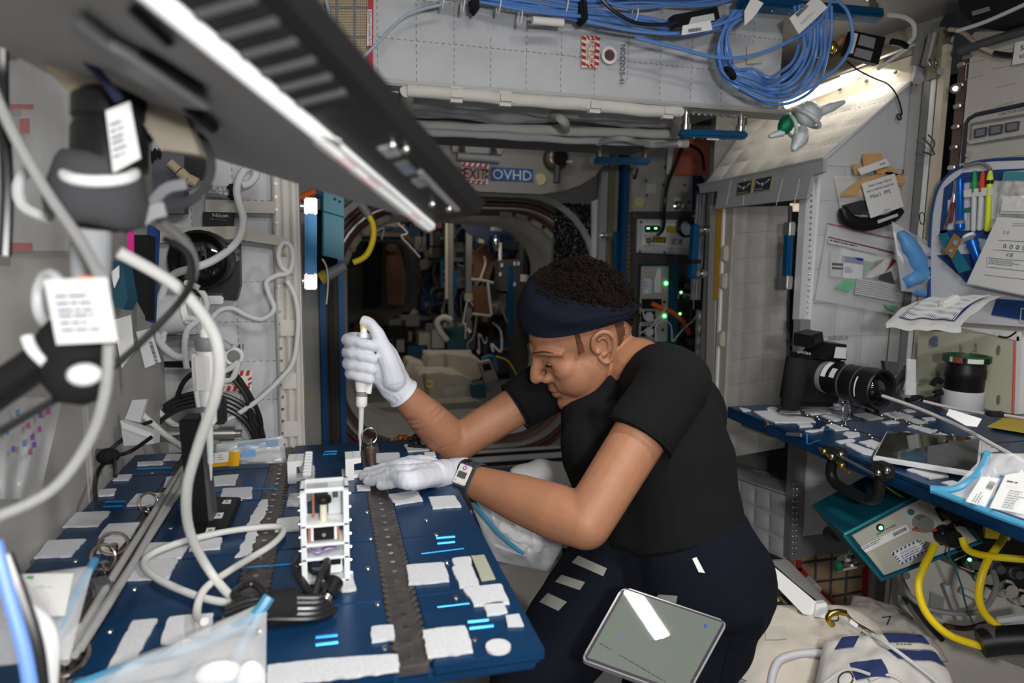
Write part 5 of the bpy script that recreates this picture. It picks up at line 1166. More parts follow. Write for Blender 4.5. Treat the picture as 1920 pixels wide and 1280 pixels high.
# ============================================================= RIGHT WORK TABLE
rt_ = thing('work_table', 'blue work table fixed to the right wall, with the black camera on it', 'table',(1.33,1.1,1.06))
X0, X1, Y0, Y1 = 0.99,1.665,0.55,1.53
ra, rb = PZ(1467,761, ZT).x, PZ(1600,762, ZT).x
obj('table_core', B().box(((X0+X1)/2,(Y0+Y1)/2, ZT-0.018),(X1-X0, Y1-Y0,0.024), bev=0.002), BLUE, rt_)
xs_ = [X0, ra, rb, X1]; ys_ = [Y0,0.80,1.10,1.33, Y1]
for i in range(3):
    for j in range(4):
        x0 = xs_[i]+(0.010 if i else 0); x1 = xs_[i+1]-(0.010 if i < 2 else 0)
        obj('table_panel', B().box(((x0+x1)/2,(ys_[j]+ys_[j+1])/2, ZT-0.004),(x1-x0-0.001, ys_[j+1]-ys_[j]-0.002,0.008), bev=0.0015), BLUE, rt_)
for xx in (ra, rb):
    r = obj('rail', B().box((xx,(Y0+Y1)/2, ZT-0.004),(0.018, Y1-Y0,0.006)), RAILG, rt_)
    b = B()
    for k in range(46): b.sph((xx+(0.006 if k % 2 else -0.006), Y0+0.012+0.021*k, ZT+0.001),0.004,(1,1.3,0.8),8)
    obj('rail_teeth', b, STEEL, r, kind='stuff')
rp = lambda x, y: fT(1380+x/3.556,740+y/3.556)
for q in ([(20,90),(80,100),(100,110),(45,115)],[(115,115),(240,110),(330,140),(500,160),(530,185),(440,190),(260,190),(190,160)],[(205,95),(240,85),(290,95),(260,112),(215,108)],
 [(285,112),(420,110),(430,128),(300,132)],[(340,72),(390,70),(410,82),(355,88)],[(440,105),(560,98),(635,125),(500,138)],[(405,195),(490,192),(515,215),(425,220)],
 [(570,145),(640,132),(770,165),(655,180)],[(615,80),(680,65),(720,100),(650,100)],[(595,205),(650,200),(755,235),(660,243)],[(460,245),(560,235),(590,215),(580,240),(510,255)],
 [(710,265),(740,250),(815,258),(830,280),(745,290)],[(665,315),(780,300),(800,312),(690,328)],[(785,135),(860,125),(985,160),(890,175)],[(970,185),(1060,178),(1090,190),(1000,198)],
 [(980,130),(1070,115),(1185,150),(1060,165)],[(1110,105),(1150,100),(1200,115),(1140,122)],[(1240,160),(1320,155),(1330,170),(1260,178)],[(1115,165),(1180,160),(1280,190),(1210,198)],
 [(1145,215),(1180,205),(1340,245),(1300,262)],[(1275,275),(1380,262),(1505,310),(1380,300)],[(1090,258),(1150,252),(1190,270),(1110,275)],[(725,335),(760,325),(920,380),(900,410),(840,395)],
 [(820,320),(900,305),(965,330),(930,370)],[(1140,505),(1180,495),(1400,530),(1420,550),(1290,565)],[(1365,590),(1440,580),(1500,600),(1430,620)],[(1535,290),(1620,270),(1750,380),(1640,390)]):
    obj('loop_patch', B().prism(ragged([rp(*p) for p in q],0.008,0.0016), V((0,0,0.003)), bev=0.0007), VELCRO, rt_, smooth=False)
for a, c in (((550,235),(780,228)),((480,330),(560,300))): obj('seam_edge', B().tube([rp(*a), rp(*c)],0.001,5, smooth=False), SLOT, rt_)
fE2 = lambda x, y: PX(x, y, X0-0.001)
obj('edge_bolt', B().cyl(fE2(1438,796), fE2(1438,796)+V((-0.004,0,0)),0.008,12), STEEL, rt_)
obj('edge_latch', B().prism(poly_px(fE2,[(1476,810),(1504,812),(1504,819),(1476,816)]), V((-0.004,0,0)), bev=0.001), ALU, rt_)
obj('edge_corner', B().tube([fE2(1513,812), fE2(1513,832)],0.0018,6, smooth=False), SLOT, rt_)
obj('slide_arm', B().tube([PX(1395,796,1.03), PX(1440,812,1.03), PX(1462,816,1.03), PX(1480,820,1.05)],0.009,8), ALU, rt_)
for y in (1.2,0.7): obj('support_arm', B().tube([(1.70, y,0.75),(1.60, y,0.80),(1.25, y, ZT-0.03)],0.012,8, smooth=False), ALU, rt_)
# black handle under the front edge, with a tether rod and brass snap hooks
fH = lambda x, y: PX(x, y,0.975)
obj('pull_handle', B().tube([fH(1562,862), fH(1558,885), fH(1566,905), fH(1590,920), fH(1622,934), fH(1640,934), fH(1648,918), fH(1652,880)],0.0105,12), BLACK, rt_)
for x, y in ((1568,852),(1655,882)):
    hb = obj('handle_bracket', B().box(fH(x, y),(0.03,0.036,0.03), bev=0.005), BLACKM, rt_)
    for dx, dy in ((-8,4),(8,0)): obj('bolt_head', B().sph(PX(x+dx, y+dy,0.957),0.006, n=10), STEEL, hb)
th_ = thing('tether_rod', 'steel rod with two brass snap hooks clipped under the right table edge', 'tether', fH(1590,875))
obj('rod', B().tube([PX(1570,852,0.955), PX(1640,890,0.955)],0.0028,8, smooth=False), STEEL, th_)
for x, y in ((1545,846),(1578,872)):
    obj('snap_hook', B().sph(PX(x, y,0.955),0.007,(1,1,0.8),10).tube([PX(x-8, y-6,0.955), PX(x+2, y+2,0.955), PX(x+14, y+14,0.955)],0.0035,8), GOLD, th_)
cable('green_wire',[PX(1662,912,1.05), PX(1690,930,1.1), PX(1720,942,1.15), PX(1752,940,1.2), PX(1770,930,1.25)],0.0022, mat('lime_wire',(0.18,0.55,0.03),0.4), 'thin green earth wire sagging under the right table')
# ------------------------------------------------------------- camera on the right table
cam_o = PD(1545,765,1.50); tcx = thing('photo_camera', 'black camera with long lens and white stickers standing on the right table', 'camera', V((cam_o.x, cam_o.y, ZT+0.003)))
ctr = PD(1558,708,1.50); ax = (RT*0.40-UP*0.15-FW*0.90).normalized(); upc = (UP*0.97+RT*0.06); upc = (upc-ax*upc.dot(ax)).normalized(); sd = ax.cross(upc).normalized()   # sd: camera's left/right
CM = lambda a, s, u: ctr+ax*a+sd*s+upc*u
def cbox(name, a, s, u, da, ds, du, bev, m, parent): return obj(name, B().box(CM(a, s, u),(da, ds, du), Matrix((ax, sd, upc)).transposed(), bev), m, parent)
bodyq = cbox('body',-0.040,0.010,-0.012,0.055,0.145,0.118,0.012, BLACK, tcx)
obj('grip', B().tube([CM(-0.022,0.085,0.035), CM(-0.018,0.088,0.0), CM(-0.018,0.085,-0.04), CM(-0.026,0.078,-0.072)],[0.020,0.024,0.023,0.021],14), BLACKM, tcx)
obj('prism_hump', B().prism([CM(-0.055,-0.040,0.040), CM(-0.055,0.040,0.040), CM(-0.050,0.026,0.076), CM(-0.050,-0.026,0.076)], ax*0.062, bev=0.008), BLACK, tcx)
obj('prism_sticker', B().prism([CM(0.0135,-0.018,0.046), CM(0.0135,0.018,0.046), CM(0.0125,0.016,0.070), CM(0.0125,-0.016,0.070)], ax*0.0015), LTGREY, tcx, smooth=False)
obj('lens_mount', B().lathe(CM(-0.014,0,0), ax,[(0.036,0),(0.036,0.012)],28), MIDGREY, tcx)
ln_ = obj('lens_barrel', B().lathe(CM(-0.004,0,0), ax,[(0.034,0),(0.036,0.01),(0.036,0.05),(0.0385,0.054),(0.0385,0.085),(0.041,0.092),(0.0425,0.128),(0.040,0.131),(0.035,0.128),(0.033,0.112),(0.022,0.104)],36), BLACK, tcx)
obj('front_glass', B().sph(CM(0.100,0,0),0.028,(1,1,1),20), mat('lens_glass',(0,0,0)), ln_)
for h in (0.045,0.080): obj('lens_ring', B().lathe(CM(h,0,0), ax,[(0.0392,0),(0.0392,0.003)],36), DKGREY, ln_)
def lens_sticker(h, a0, a1, dh, r, m):
    obj('sticker', B().grid(lambda u, w: CM(h+dh*w,0,0)+(sd*math.cos(a0+(a1-a0)*u)+upc*math.sin(a0+(a1-a0)*u))*r,10,2), m, ln_)
lens_sticker(0.003,0.1,1.2,0.012,0.0375, PAPER); lens_sticker(0.024,0.15,0.75,0.013,0.0372, LTGREY); lens_sticker(0.094,-0.5,0.5,0.003,0.0430, PAPER)
obj('flash_unit', B().prism([CM(-0.06,0.020,0.074), CM(-0.06,0.062,0.060), CM(-0.06,0.066,0.088), CM(-0.06,0.030,0.098)], ax*0.05, bev=0.006), BLACK, tcx)
b = B()
for k in range(7): b.sph(CM(-0.03+0.008*(k % 3),0.060+0.008*(k//3),0.048),0.0032, n=8)
obj('buttons', b, MIDGREY, tcx, kind='stuff'); obj('red_button', B().sph(CM(-0.018,0.068,0.050),0.003, n=8), RED, tcx)
obj('dial', B().cyl(CM(-0.04,-0.055,0.045), CM(-0.04,-0.055,0.060),0.014,16), DKGREY, tcx)
rescale(tcx,1.10)
pad_ = obj('cloth_pad', B().grid(lambda u, w: PZ(1592+58*u,748+26*w, ZT+0.004)+V((0,0,0.045*math.sin(math.pi*min(1, u*1.05))**0.6*(1-w*0.7)+0.012*noise.noise(V((u*6, w*6,0))))),20,12), mat('slate_cloth',(0.05,0.06,0.075),0.9), None, 'dark slate cloth pad under the lens of the black camera', 'pad')
rescale(ribbon('camera_strap',[PD(1645,745,1.42), PD(1672,725,1.45), PD(1690,705,1.5), PD(1700,700,1.52), PD(1694,720,1.5), PD(1680,740,1.47), PD(1690,765,1.45)],0.035, mat('slate_cloth',(0,0,0)), 'dark camera strap curling behind the lens', nrm=RT),1.12)
rescale(obj('lens_hood', B().prism([PD(1658,676,1.56), PD(1682,679,1.56), PD(1684,698,1.56), PD(1673,712,1.56), PD(1662,700,1.56)], FW*0.02, bev=0.004), flat((0.035,0.04,0.045)), None, 'dark petal shaped lens hood behind the front of the camera lens', 'hood'),1.06)
r = thing('tether_ring', 'large steel ring standing upright on the right table rail', 'ring', PZ(1585,792, ZT), 'rings on the right table')
obj('ring', B().ring(PZ(1585,790, ZT)+V((0,0,0.028)),(0.5,-0.86,0.1),0.022,0.0022), STEEL, r); obj('ring_mount', B().cyl(PZ(1585,793, ZT), PZ(1585,793, ZT)+V((0,0,0.008)),0.005,10), STEEL, r)
# small gear behind the camera
rescale(obj('grey_card', B().prism([PD(1688,742,1.48), PD(1708,718,1.48), PD(1723,716,1.48), PD(1706,746,1.48)], FW*0.004), MIDGREY, None, 'small grey card leaning on the right table behind the strap', 'card'),1.14)
mg = thing('metal_clips', 'tangle of small dark clips on the right table left of the white capped lens', 'clip', PD(1740,755,1.40))
obj('clip', B().tube([PD(1700,750,1.42), PD(1722,745,1.42), PD(1740,752,1.40), PD(1755,748,1.40)],0.006,8), BLACKM, mg)
obj('clip', B().tube([PD(1748,722,1.42), PD(1755,712,1.42), PD(1766,716,1.42)],0.006,8).tube([PD(1752,738,1.42), PD(1766,735,1.42)],0.007,8, smooth=False), BLACK, mg)
obj('wire', B().tube([PD(1720,752,1.41), PD(1735,744,1.41), PD(1752,738,1.41)],0.0015,6), STEEL, mg)
rescale(mg,1.24)
# lens standing on its white cap
lc = PZ(1803,768, ZT); ls = thing('standing_lens', 'black lens with patterned rim standing on a white cap on the right table', 'lens', lc)
sc = (lc-CAM).dot(FW)/1280
obj('white_cap', B().lathe(lc,(0,0,1),[(33*sc,0),(35*sc,3*sc),(35*sc,36*sc),(33*sc,38*sc)],32), LTGREY, ls)
obj('barrel', B().lathe(lc,(0,0,1),[(31*sc,38*sc),(32*sc,40*sc),(32*sc,60*sc),(33.5*sc,62*sc),(33.5*sc,78*sc),(32*sc,80*sc),(32*sc,92*sc)],32), BLACK, ls)
rim = obj('rim', B().lathe(lc,(0,0,1),[(36*sc,90*sc),(39*sc,92*sc),(39*sc,103*sc),(36*sc,104*sc),(31*sc,103*sc),(30*sc,88*sc)],36, cap=False), mat('dark_green_tape',(0.02,0.09,0.035),0.5), ls)
obj('inner_floor', B().cyl(lc+V((0,0,88*sc)), lc+V((0,0,89*sc)),31*sc,28), BLACKM, ls)
tv = (CAM-lc); tv.z = 0; tv.normalize(); ts = V((-tv.y, tv.x,0))
def rimlab(a0, a1, h0, h1, m):
    obj('rim_mark', B().grid(lambda u, w: lc+(tv*math.cos(a0+(a1-a0)*u)+ts*math.sin(a0+(a1-a0)*u))*39.4*sc+V((0,0,(h0+(h1-h0)*w)*sc)),8,2), m, rim)
rimlab(0.05,0.72,93,101, PAPER); rimlab(-0.55,-0.15,92.5,102, flat((0.25,0.05,0.03))); rimlab(-0.15,0.0,92.5,102, BLACKM); rimlab(-0.72,-0.58,93,102, PAPER); rimlab(0.75,1.1,92.5,102, BLACKM)
obj('top_marks', B().box(lc+V((0.0,0.0,104*sc))-tv*34*sc,(0.012,0.006,0.002)).box(lc+V((0.02,0,104*sc))-tv*30*sc,(0.008,0.006,0.002)), flat((0.6,0.5,0.45)), rim)
# cords with white clip block
cable('grey_braid',[PD(1655,742,1.44), PD(1720,765,1.36), PD(1800,800,1.24), PD(1870,838,1.14), PD(1945,880,1.05)],0.0038, mat('pale_braid',(0.42,0.40,0.38),0.9), 'pale braided line stretched over the right table through the white clip')
obj('clip_block', B().prism([PD(1783,782,1.215), PD(1789,769,1.22), PD(1841,785,1.17), PD(1832,800,1.165), PD(1812,798,1.18)], FW*0.016+UP*0.002, bev=0.003), WHITE, None, 'white plastic cord clip on the line over the right table', 'clip')
cable('pink_braid',[PD(1732,752,1.36), PD(1790,766,1.30), PD(1850,776,1.22), PD(1880,778,1.2), PD(1930,786,1.15)],0.0030, mat('pink_braid',(0.42,0.36,0.35),0.9), 'thin pinkish line stretched in front of the white capped lens')
obj('hook_end', B().box(PD(1868,776,1.205),(0.03,0.02,0.008), Matrix.Rotation(-0.3,3, 'Z'), bev=0.002), BLACKM, None, 'black hook at the end of the pinkish line', 'hook')
obj('yellow_sheet', B().prism([PZ(1852,800, ZT+0.006), PZ(1880,785, ZT+0.006), PZ(1940,785, ZT+0.006), PZ(1940,815, ZT+0.006)], V((0,0,0.002))), flat((0.50,0.36,0.04)), None, 'yellow sheet at the right edge of the right table', 'sheet', smooth=False)
# dark tablet lying on the right table
tq = [PZ(1662,812, ZT+0.010), PZ(1842,826, ZT+0.030), PZ(1835,893, ZT+0.016), PZ(1637,860, ZT+0.008)]
tn = (tq[1]-tq[0]).cross(tq[3]-tq[0]).normalized(); tn = tn if tn.z > 0 else -tn
dt = thing('dark_tablet', 'dark glossy tablet in a clear case lying on the right table', 'tablet', tq[3])
obj('case', B().prism([p-tn*0.003 for p in tq], tn*0.009, bev=0.003), LTGREY, dt)
cc = sum(tq, V((0,0,0)))/4
obj('glass', B().prism([cc+(p-cc)*0.955+tn*0.0055 for p in tq], tn*0.0015), mat('dark_glass',(0.03,0.032,0.022),0.04, spec=0.9), dt, smooth=False)
# bag with blue edge and two white labels over the right table's near corner
bb = thing('blue_edged_bag', 'clear bag with blue edge and two white labels at the right table front', 'bag', PD(1860,930,0.95))
C1, C2, C3, C4 = PD(1775,925,0.97), PD(1960,985,0.88), PD(1960,850,0.92), PD(1850,850,1.0)
obj('film', pillow(C1, C2, C3, C4,0.012, UP-FW*0.5, ns=0.4), BAG, bb, ang=70)
obj('blue_edge', B().tube([PD(1745,917,0.985), PD(1785,918,0.97), PD(1815,905,0.965), PD(1840,880,0.975), PD(1852,850,1.0)],0.006,8), ZIPBLUE, bb)
obj('blue_edge', B().tube([PD(1748,918,0.985), PD(1800,938,0.95), PD(1860,962,0.91), PD(1945,992,0.87)],0.005,8), ZIPBLUE, bb)
for q, dd, sdd in (([(1811,940),(1855,953),(1876,897),(1841,893)],0.925,41),([(1856,952),(1945,968),(1945,880),(1886,890)],0.905,42)):
    P = [PD(x, y, dd) for x, y in q]; obj('label_card', B().prism(P, FW*0.001), PAPER, bb, smooth=False)
    if sdd == 41: barcode('barcode', PD(1848,915, dd-0.002), P[3]-P[0], P[1]-P[0],0.012,0.009, INK, bb,41); lines('print', PD(1822,940, dd-0.002), P[3]-P[0], P[0]-P[1],0.02,3,0.0016,0.002, MIDGREY, bb,43)
    else: lines('print', PD(1893,918, dd-0.002), P[1]-P[0], P[3]-P[0],0.022,8,0.0018,0.0016, MIDGREY, bb,44); lines('print', PD(1888,900, dd-0.002), P[1]-P[0], P[3]-P[0],0.02,1,0.003,0.0016, INK, bb,45)
obj('seam_strip', B().tube([PD(1853,955,0.92), PD(1880,893,0.94)],0.0035,6, smooth=False), flat((0.06,0.16,0.30)), bb)
# ============================================================= RIGHT RACK WALL
fR = lambda x, y: PX(x, y, XR-0.001)
cw = thing('caution_unit', 'beige caution panel with three square buttons on the right rack', 'panel', fR(1860,300))
rim = [(1920,196),(1830,215),(1818,222),(1812,232),(1806,305)]
obj('dark_rim', B().tube([PX(x, y, XR-0.004) for x, y in [(1960,188)]+rim],0.006,8, smooth=False), flat((0.02,0.025,0.04)), cw)
obj('panel_plate', B().prism(poly_px(fR,[(1960,190),(1828,218),(1815,232),(1809,306),(1960,285)]), V((-0.003,0,0))), flat((0.46,0.44,0.40)), cw)
obj('guard_frame', B().tube(poly_px(PXat(XR-0.012),[(1960,208),(1822,232),(1820,270),(1960,248)]),0.003,6, smooth=False), MIDGREY, cw)
obj('guard_sill', B().prism(poly_px(PXat(XR-0.006),[(1820,264),(1905,252),(1905,256),(1824,271)]), V((-0.012,0,0))), GREYPANEL, cw)
for q in ([(1831,242),(1852,238),(1850,255),(1830,259)],[(1859,236),(1882,233),(1880,250),(1858,254)],[(1889,231),(1913,227),(1911,244),(1889,248)]):
    bt = obj('button_housing', B().prism(poly_px(PXat(XR-0.004), q), V((-0.010,0,0)), bev=0.002), DKGREY, cw)
    P = poly_px(PXat(XR-0.0145), q); c = sum(P, V((0,0,0)))/4
    obj('button_cap', B().prism([c+(p-c)*0.72+V((0,0.003,0)) for p in P], V((-0.003,0,0))), flat((0.16,0.17,0.20)), bt)
uR = (PX(1900,205, XR)-PX(1840,218, XR)).normalized()
text('lettering', 'CAUTION AND WARNING', PX(1874,217, XR-0.006), uR,(0,0,1),0.0105, flat((0.15,0.15,0.15)), cw, 'LEFT',1.0, lift=0.002)
obj('rack_bolt', B().cyl(fR(1817,290), PX(1817,290, XR-0.008),0.009,12), MIDGREY, cw)
for k,(x, y) in enumerate(((1791,166),(1890,293))): 
    if k == 0:
        rb_ = thing('rack_fastener', 'round steel fastener on the right rack left of the caution panel', 'fastener', fR(x, y)); obj('washer', B().cyl(fR(x, y), PX(x, y, XR-0.005),0.013,16), DKGREY, rb_); obj('slot', B().cyl(PX(x, y, XR-0.005), PX(x, y, XR-0.008),0.007,10), STEEL, rb_)
for q in ([(1812,120),(1845,112),(1843,140),(1810,150)],[(1862,100),(1900,90),(1900,122),(1860,130)],[(1866,165),(1905,155),(1902,190),(1868,200)]):
    obj('tape_ghost', B().tube(poly_px(PXat(XR-0.001), q+[q[0]]),0.0012,4, smooth=False), flat((0.42,0.40,0.36)), rackp)
obj('small_plate', B().prism(poly_px(fR,[(1805,105),(1823,101),(1823,108),(1805,112)]), V((-0.002,0,0))), MIDGREY, rackp)
sgn = thing('rack_sign', 'white plate with black lettering at the top right edge of the picture', 'sign', fR(1905,120))
obj('plate', B().prism(poly_px(PXat(XR-0.012),[(1905,80),(1960,68),(1960,112),(1899,122)]), V((-0.004,0,0)), bev=0.001), PAPER, sgn, smooth=False)
text('lettering', 'SE', PX(1914,95, XR-0.017), uR,(0,0,1),0.017, INK, sgn, 'LEFT',1.0, lift=0.002); text('lettering', 'RE', PX(1912,110, XR-0.017), uR,(0,0,1),0.012, INK, sgn, 'LEFT',1.0, lift=0.002)
cable('tan_cable',[PX(1780,55, XR-0.03), PX(1805,60, XR-0.03), PX(1835,85, XR-0.03), PX(1865,100, XR-0.02)],0.006, flat((0.42,0.33,0.24)), 'tan cable curving over the top of the right rack')
cable('dark_sleeve',[PX(1865,100, XR-0.02), PX(1882,103, XR-0.02), PX(1900,104, XR-0.015)],0.007, CABLEK, 'black sleeve at the end of the tan cable')
# top right corner gear
tg = thing('corner_gear', 'dark grey gear box in the top right corner above the rack', 'gear', PX(1850,30, XR-0.05))
obj('case', B().prism(poly_px(PXat(XR-0.10),[(1790,-30),(1960,-60),(1960,25),(1830,52),(1800,20)]), V((0.10,0,0)), bev=0.004), BLACKM, tg)
obj('label', B().prism(poly_px(PXat(XR-0.103),[(1822,22),(1855,12),(1857,20),(1824,30)]), V((-0.001,0,0))), MIDGREY, tg)
obj('rail', B().tube([PX(1800,95, XR-0.03), PX(1960,45, XR-0.03)],0.012,8, smooth=False), DKGREY, tg)
cable('white_cable',[PX(1795,58, XR-0.1), PX(1850,40, XR-0.1), PX(1940,0, XR-0.1)],0.005, LTGREY, 'white cable crossing the gear in the top right corner')
# olive latch and steel post beside the lit standoff
lt2 = thing('olive_latch', 'olive and steel latch assembly at the top of the corner column', 'latch', PY(1755,140,1.68))
obj('steel_post', B().cyl(PY(1752,65,1.68), PY(1738,122,1.68),0.016,14), ALU, lt2)
obj('olive_body', B().prism(poly_px(PYat(1.66),[(1768,50),(1790,58),(1775,120),(1772,150),(1757,145),(1760,110)]), V((0,0.04,0)), bev=0.004), flat((0.20,0.20,0.13)), lt2)
obj('window', B().box(PY(1785,74,1.655),(0.012,0.004,0.024), Matrix.Rotation(0.3,3, 'Y'), bev=0.002), LTGREY, lt2)
obj('spring', B().ring(PY(1750,118,1.66),(0.2,-1,0.4),0.016,0.003), STEEL, lt2); obj('pivot', B().cyl(PY(1764,134,1.655), PY(1764,134,1.645),0.010,12), MIDGREY, lt2)
obj('bolt', B().cyl(PY(1720,148,1.70), PY(1722,148,1.66),0.014,12), MIDGREY, lt2)
sw = thing('steel_wires', 'tangle of steel wire rings hanging on the hinge between column and rack', 'ring', PY(1748,290,1.62))
obj('wire_ring', B().ring(PY(1738,287,1.62),(0.3,-0.4,1),0.014,0.0022), DKGREY, sw)
obj('wire', B().tube([PY(1730,258,1.62), PY(1745,275,1.61), PY(1752,290,1.61)],0.0025,6).tube([PY(1740,252,1.62), PY(1752,268,1.61), PY(1745,285,1.61)],0.0025,6), DKGREY, sw)
sw = thing('steel_wires', 'thin dark wire ring on the olive strip beside the bagged blue gloves', 'ring', PY(1730,430,1.60))
obj('wire_ring', B().ring(PY(1729,409,1.60),(0.4,-1,0.1),0.017,0.0014), BLACKM, sw)
# floppy white pouch with blue piping: pens and tools in it
pz = thing('tool_pouch', 'white pouch with blue piping and blue pockets holding pens on the right rack', 'pouch', fR(1830,600))
BP = mat('pouch_blue',(0.012,0.05,0.19),0.7); WP = mat('pouch_white',(0.62,0.63,0.67),0.7)
fP = lambda x, y: PX(x, y, XR-0.012)
obj('back_panel', B().prism(poly_px(fP,[(1960,300),(1852,303),(1800,315),(1768,340),(1752,380),(1745,445),(1745,600),(1960,615)]), V((-0.004,0,0))), WP, pz, smooth=False)
obj('piping', B().tube([PX(x, y, XR-0.017) for x, y in ((1960,296),(1855,300),(1805,312),(1770,336),(1752,375),(1744,445),(1743,600))],0.004,8), BP, pz)
fP2 = lambda x, y: PX(x, y, XR-0.018)
for q in ([(1960,314),(1870,318),(1806,324),(1772,352),(1765,420),(1763,450),(1776,450),(1782,370),(1810,342),(1960,332)],[(1764,432),(1960,430),(1960,450),(1763,444)],[(1758,478),(1960,470),(1960,520),(1815,530)],[(1870,560),(1960,566),(1960,606),(1860,590)]):
    obj('blue_band', B().prism(poly_px(fP2, q), V((-0.003,0,0))), BP, pz, smooth=False)
obj('pocket', B().prism(poly_px(fP2,[(1780,375),(1818,370),(1812,428),(1778,430)]), V((-0.005,0,0))), WP, pz, smooth=False)
obj('pocket', B().prism(poly_px(fP2,[(1822,342),(1862,340),(1862,428),(1815,432)]), V((-0.004,0,0))), WP, pz, smooth=False)
obj('elastic', B().prism(poly_px(PXat(XR-0.034),[(1808,356),(1862,350),(1862,366),(1808,370)]), V((-0.002,0,0))), PAPER, pz, smooth=False)
obj('green_tab', B().prism(poly_px(PXat(XR-0.024),[(1810,390),(1822,388),(1821,398),(1808,398)]), V((-0.002,0,0))), flat((0.02,0.20,0.06)), pz)
obj('label_outline', B().tube(poly_px(PXat(XR-0.023),[(1960,578),(1915,578),(1913,602),(1960,606)]),0.0015,5, smooth=False), WP, pz)
PF = lambda x, y, o=0.030: PX(x, y, XR-o)
def pen(label, a, c, r, m, capm, capf, group='pens in the white pouch'):
    t = thing('pen', label, 'pen', c, group); a, c = V(a), V(c); d = (a-c); n = d.normalized()
    obj('barrel', B().lathe(c, n,[(r*0.55,0),(r,0.004),(r, d.length*(1-capf))],12), m, t)
    obj('cap', B().lathe(c+d*(1-capf), n,[(r*1.12,0),(r*1.12, d.length*capf*0.4),(r*0.9, d.length*capf*0.7),(r*0.55, d.length*capf)],12), capm, t); return t
fl_ = thing('blue_torch', 'shiny blue pen torch standing in the white pouch', 'torch', PF(1800,428), 'pens in the white pouch')
TB = mat('torch_blue',(0.01,0.13,0.55),0.25, metal=0.5)
obj('barrel', B().lathe(PF(1800,430), PF(1800,316)-PF(1800,430),[(0.011,0),(0.0125,0.004),(0.0125,0.016),(0.010,0.02),(0.0095,0.125),(0.0085,0.136)],16), TB, fl_)
obj('band', B().lathe(PF(1800,420), PF(1800,316)-PF(1800,420),[(0.0128,0),(0.0128,0.008)],16), MIDGREY, fl_)
pen('green marker with grey barrel in the white pouch', PF(1828,320), PF(1825,434),0.0065, LTGREY, flat((0.01,0.28,0.08)),0.36)
pen('red marker with grey barrel in the white pouch', PF(1843,320), PF(1836,432),0.0065, LTGREY, flat((0.55,0.05,0.015)),0.36)
hl = pen('yellow highlighter in the white pouch', PF(1857,320), PF(1851,434),0.0070, mat('highlighter',(0.62,0.72,0.03),0.4), mat('highlighter',(0,0,0)),0.2)
obj('black_ring', B().cyl(PF(1856,338), PF(1855.5,345),0.0085,12), BLACK, hl)
pen('thin dark red pen in the left pocket of the white pouch', PF(1790,362), PF(1783,418),0.0042, flat((0.20,0.01,0.03)), STEEL,0.3)
ts_ = thing('tweezers', 'steel tweezers hanging in the left pocket of the white pouch', 'tweezers', PF(1770,430), 'pens in the white pouch')
obj('arm', B().tube([PF(1790,338), PF(1786,370), PF(1770,430)],0.0024,6), STEEL, ts_); obj('arm', B().tube([PF(1792,338), PF(1790,372), PF(1774,430)],0.0024,6), STEEL, ts_)
cable('thin_lead',[PF(1808,312), PF(1835,306), PF(1850,310), PF(1858,318)],0.004, MIDGREY, 'grey cord tied along the top of the white pouch')
t2_ = thing('blue_torch', 'blue torch lying aslant in the lower loop of the white pouch', 'torch', PF(1835,490), 'pens in the white pouch')
obj('barrel', B().lathe(PF(1838,496), PF(1818,440)-PF(1838,496),[(0.013,0),(0.012,0.01),(0.012,0.05),(0.015,0.056),(0.015,0.07)],16), TB, t2_)
obj('head_ring', B().lathe(PF(1818,446), PF(1815,440)-PF(1818,446),[(0.0158,0),(0.0158,0.008)],16), WHITE, t2_)
# teal packet and brown tag at the pouch's lower left
obj('teal_packet', B().prism([PF(1760,440,.05), PF(1775,436,.05), PF(1822,505,.05), PF(1800,512,.05)], V((-0.004,0,0))), flat((0.01,0.16,0.24)), None, 'teal foil packet behind the brown paper tag at the pouch', 'packet', smooth=False)
bt = thing('brown_tag', 'brown card tag with two holes before the white pouch', 'tag', PF(1790,480,.08))
b = B(); q = [PF(1771,470,.075), PF(1790,437,.075), PF(1804,450,.075), PF(1786,485,.075)]
obj('card', B().prism(q, V((-0.002,0,0))), flat((0.32,0.16,0.05)), bt, smooth=False)
for x, y, r in ((1792,455,0.007),(1783,470,0.005)): obj('hole_patch', B().cyl(PF(x, y,.078), PF(x, y,.0795), r,14), flat((0.10,0.25,0.32)), bt)
# big white document pouch and cream roll bag over the right of the white pouch
dp = thing('document_packet', 'white printed document packet hanging at the right edge', 'packet', PF(1880,540,.09))
fD = lambda x, y: PX(x, y, XR-0.09)
DQ = [(1874,407),(1960,412),(1960,562),(1816,532)]
obj('sheet', B().prism(poly_px(fD, DQ), V((-0.010,0,0)), bev=0.003), mat('packet_white',(0.66,0.66,0.66),0.5), dp, smooth=False)
fD2 = lambda x, y: PX(x, y, XR-0.1015)
uD = (fD2(1960,475)-fD2(1862,467)).normalized(); vD = (fD2(1874,407)-fD2(1830,510)).normalized()
for (a, c) in (((1871,450),(1960,455)),((1862,468),(1960,475)),((1850,483),(1850,498)),((1850,483),(1960,492)),((1848,500),(1960,512)),((1845,515),(1960,528))):
    obj('rule', B().tube([fD2(*a), fD2(*c)],0.0006,4, smooth=False), MIDGREY, dp)
lines('print', fD2(1856,486), uD, vD,0.09,3,0.0024,0.0022, MIDGREY, dp,51); text('lettering', 'CE', fD2(1887,480), uD, vD,0.012, INK, dp, 'LEFT',1.2, lift=0.002)
text('lettering', '3 0', fD2(1880,438), uD, vD,0.011, MIDGREY, dp, 'LEFT',1.2, lift=0.002)
b = B()
for k in range(4):
    c = fD2(1884+12*k,461+1.2*k); b.ring(c,(-1,0.2,0),0.0042,0.0008,10,4)
obj('symbols', b, INK, dp, kind='stuff')
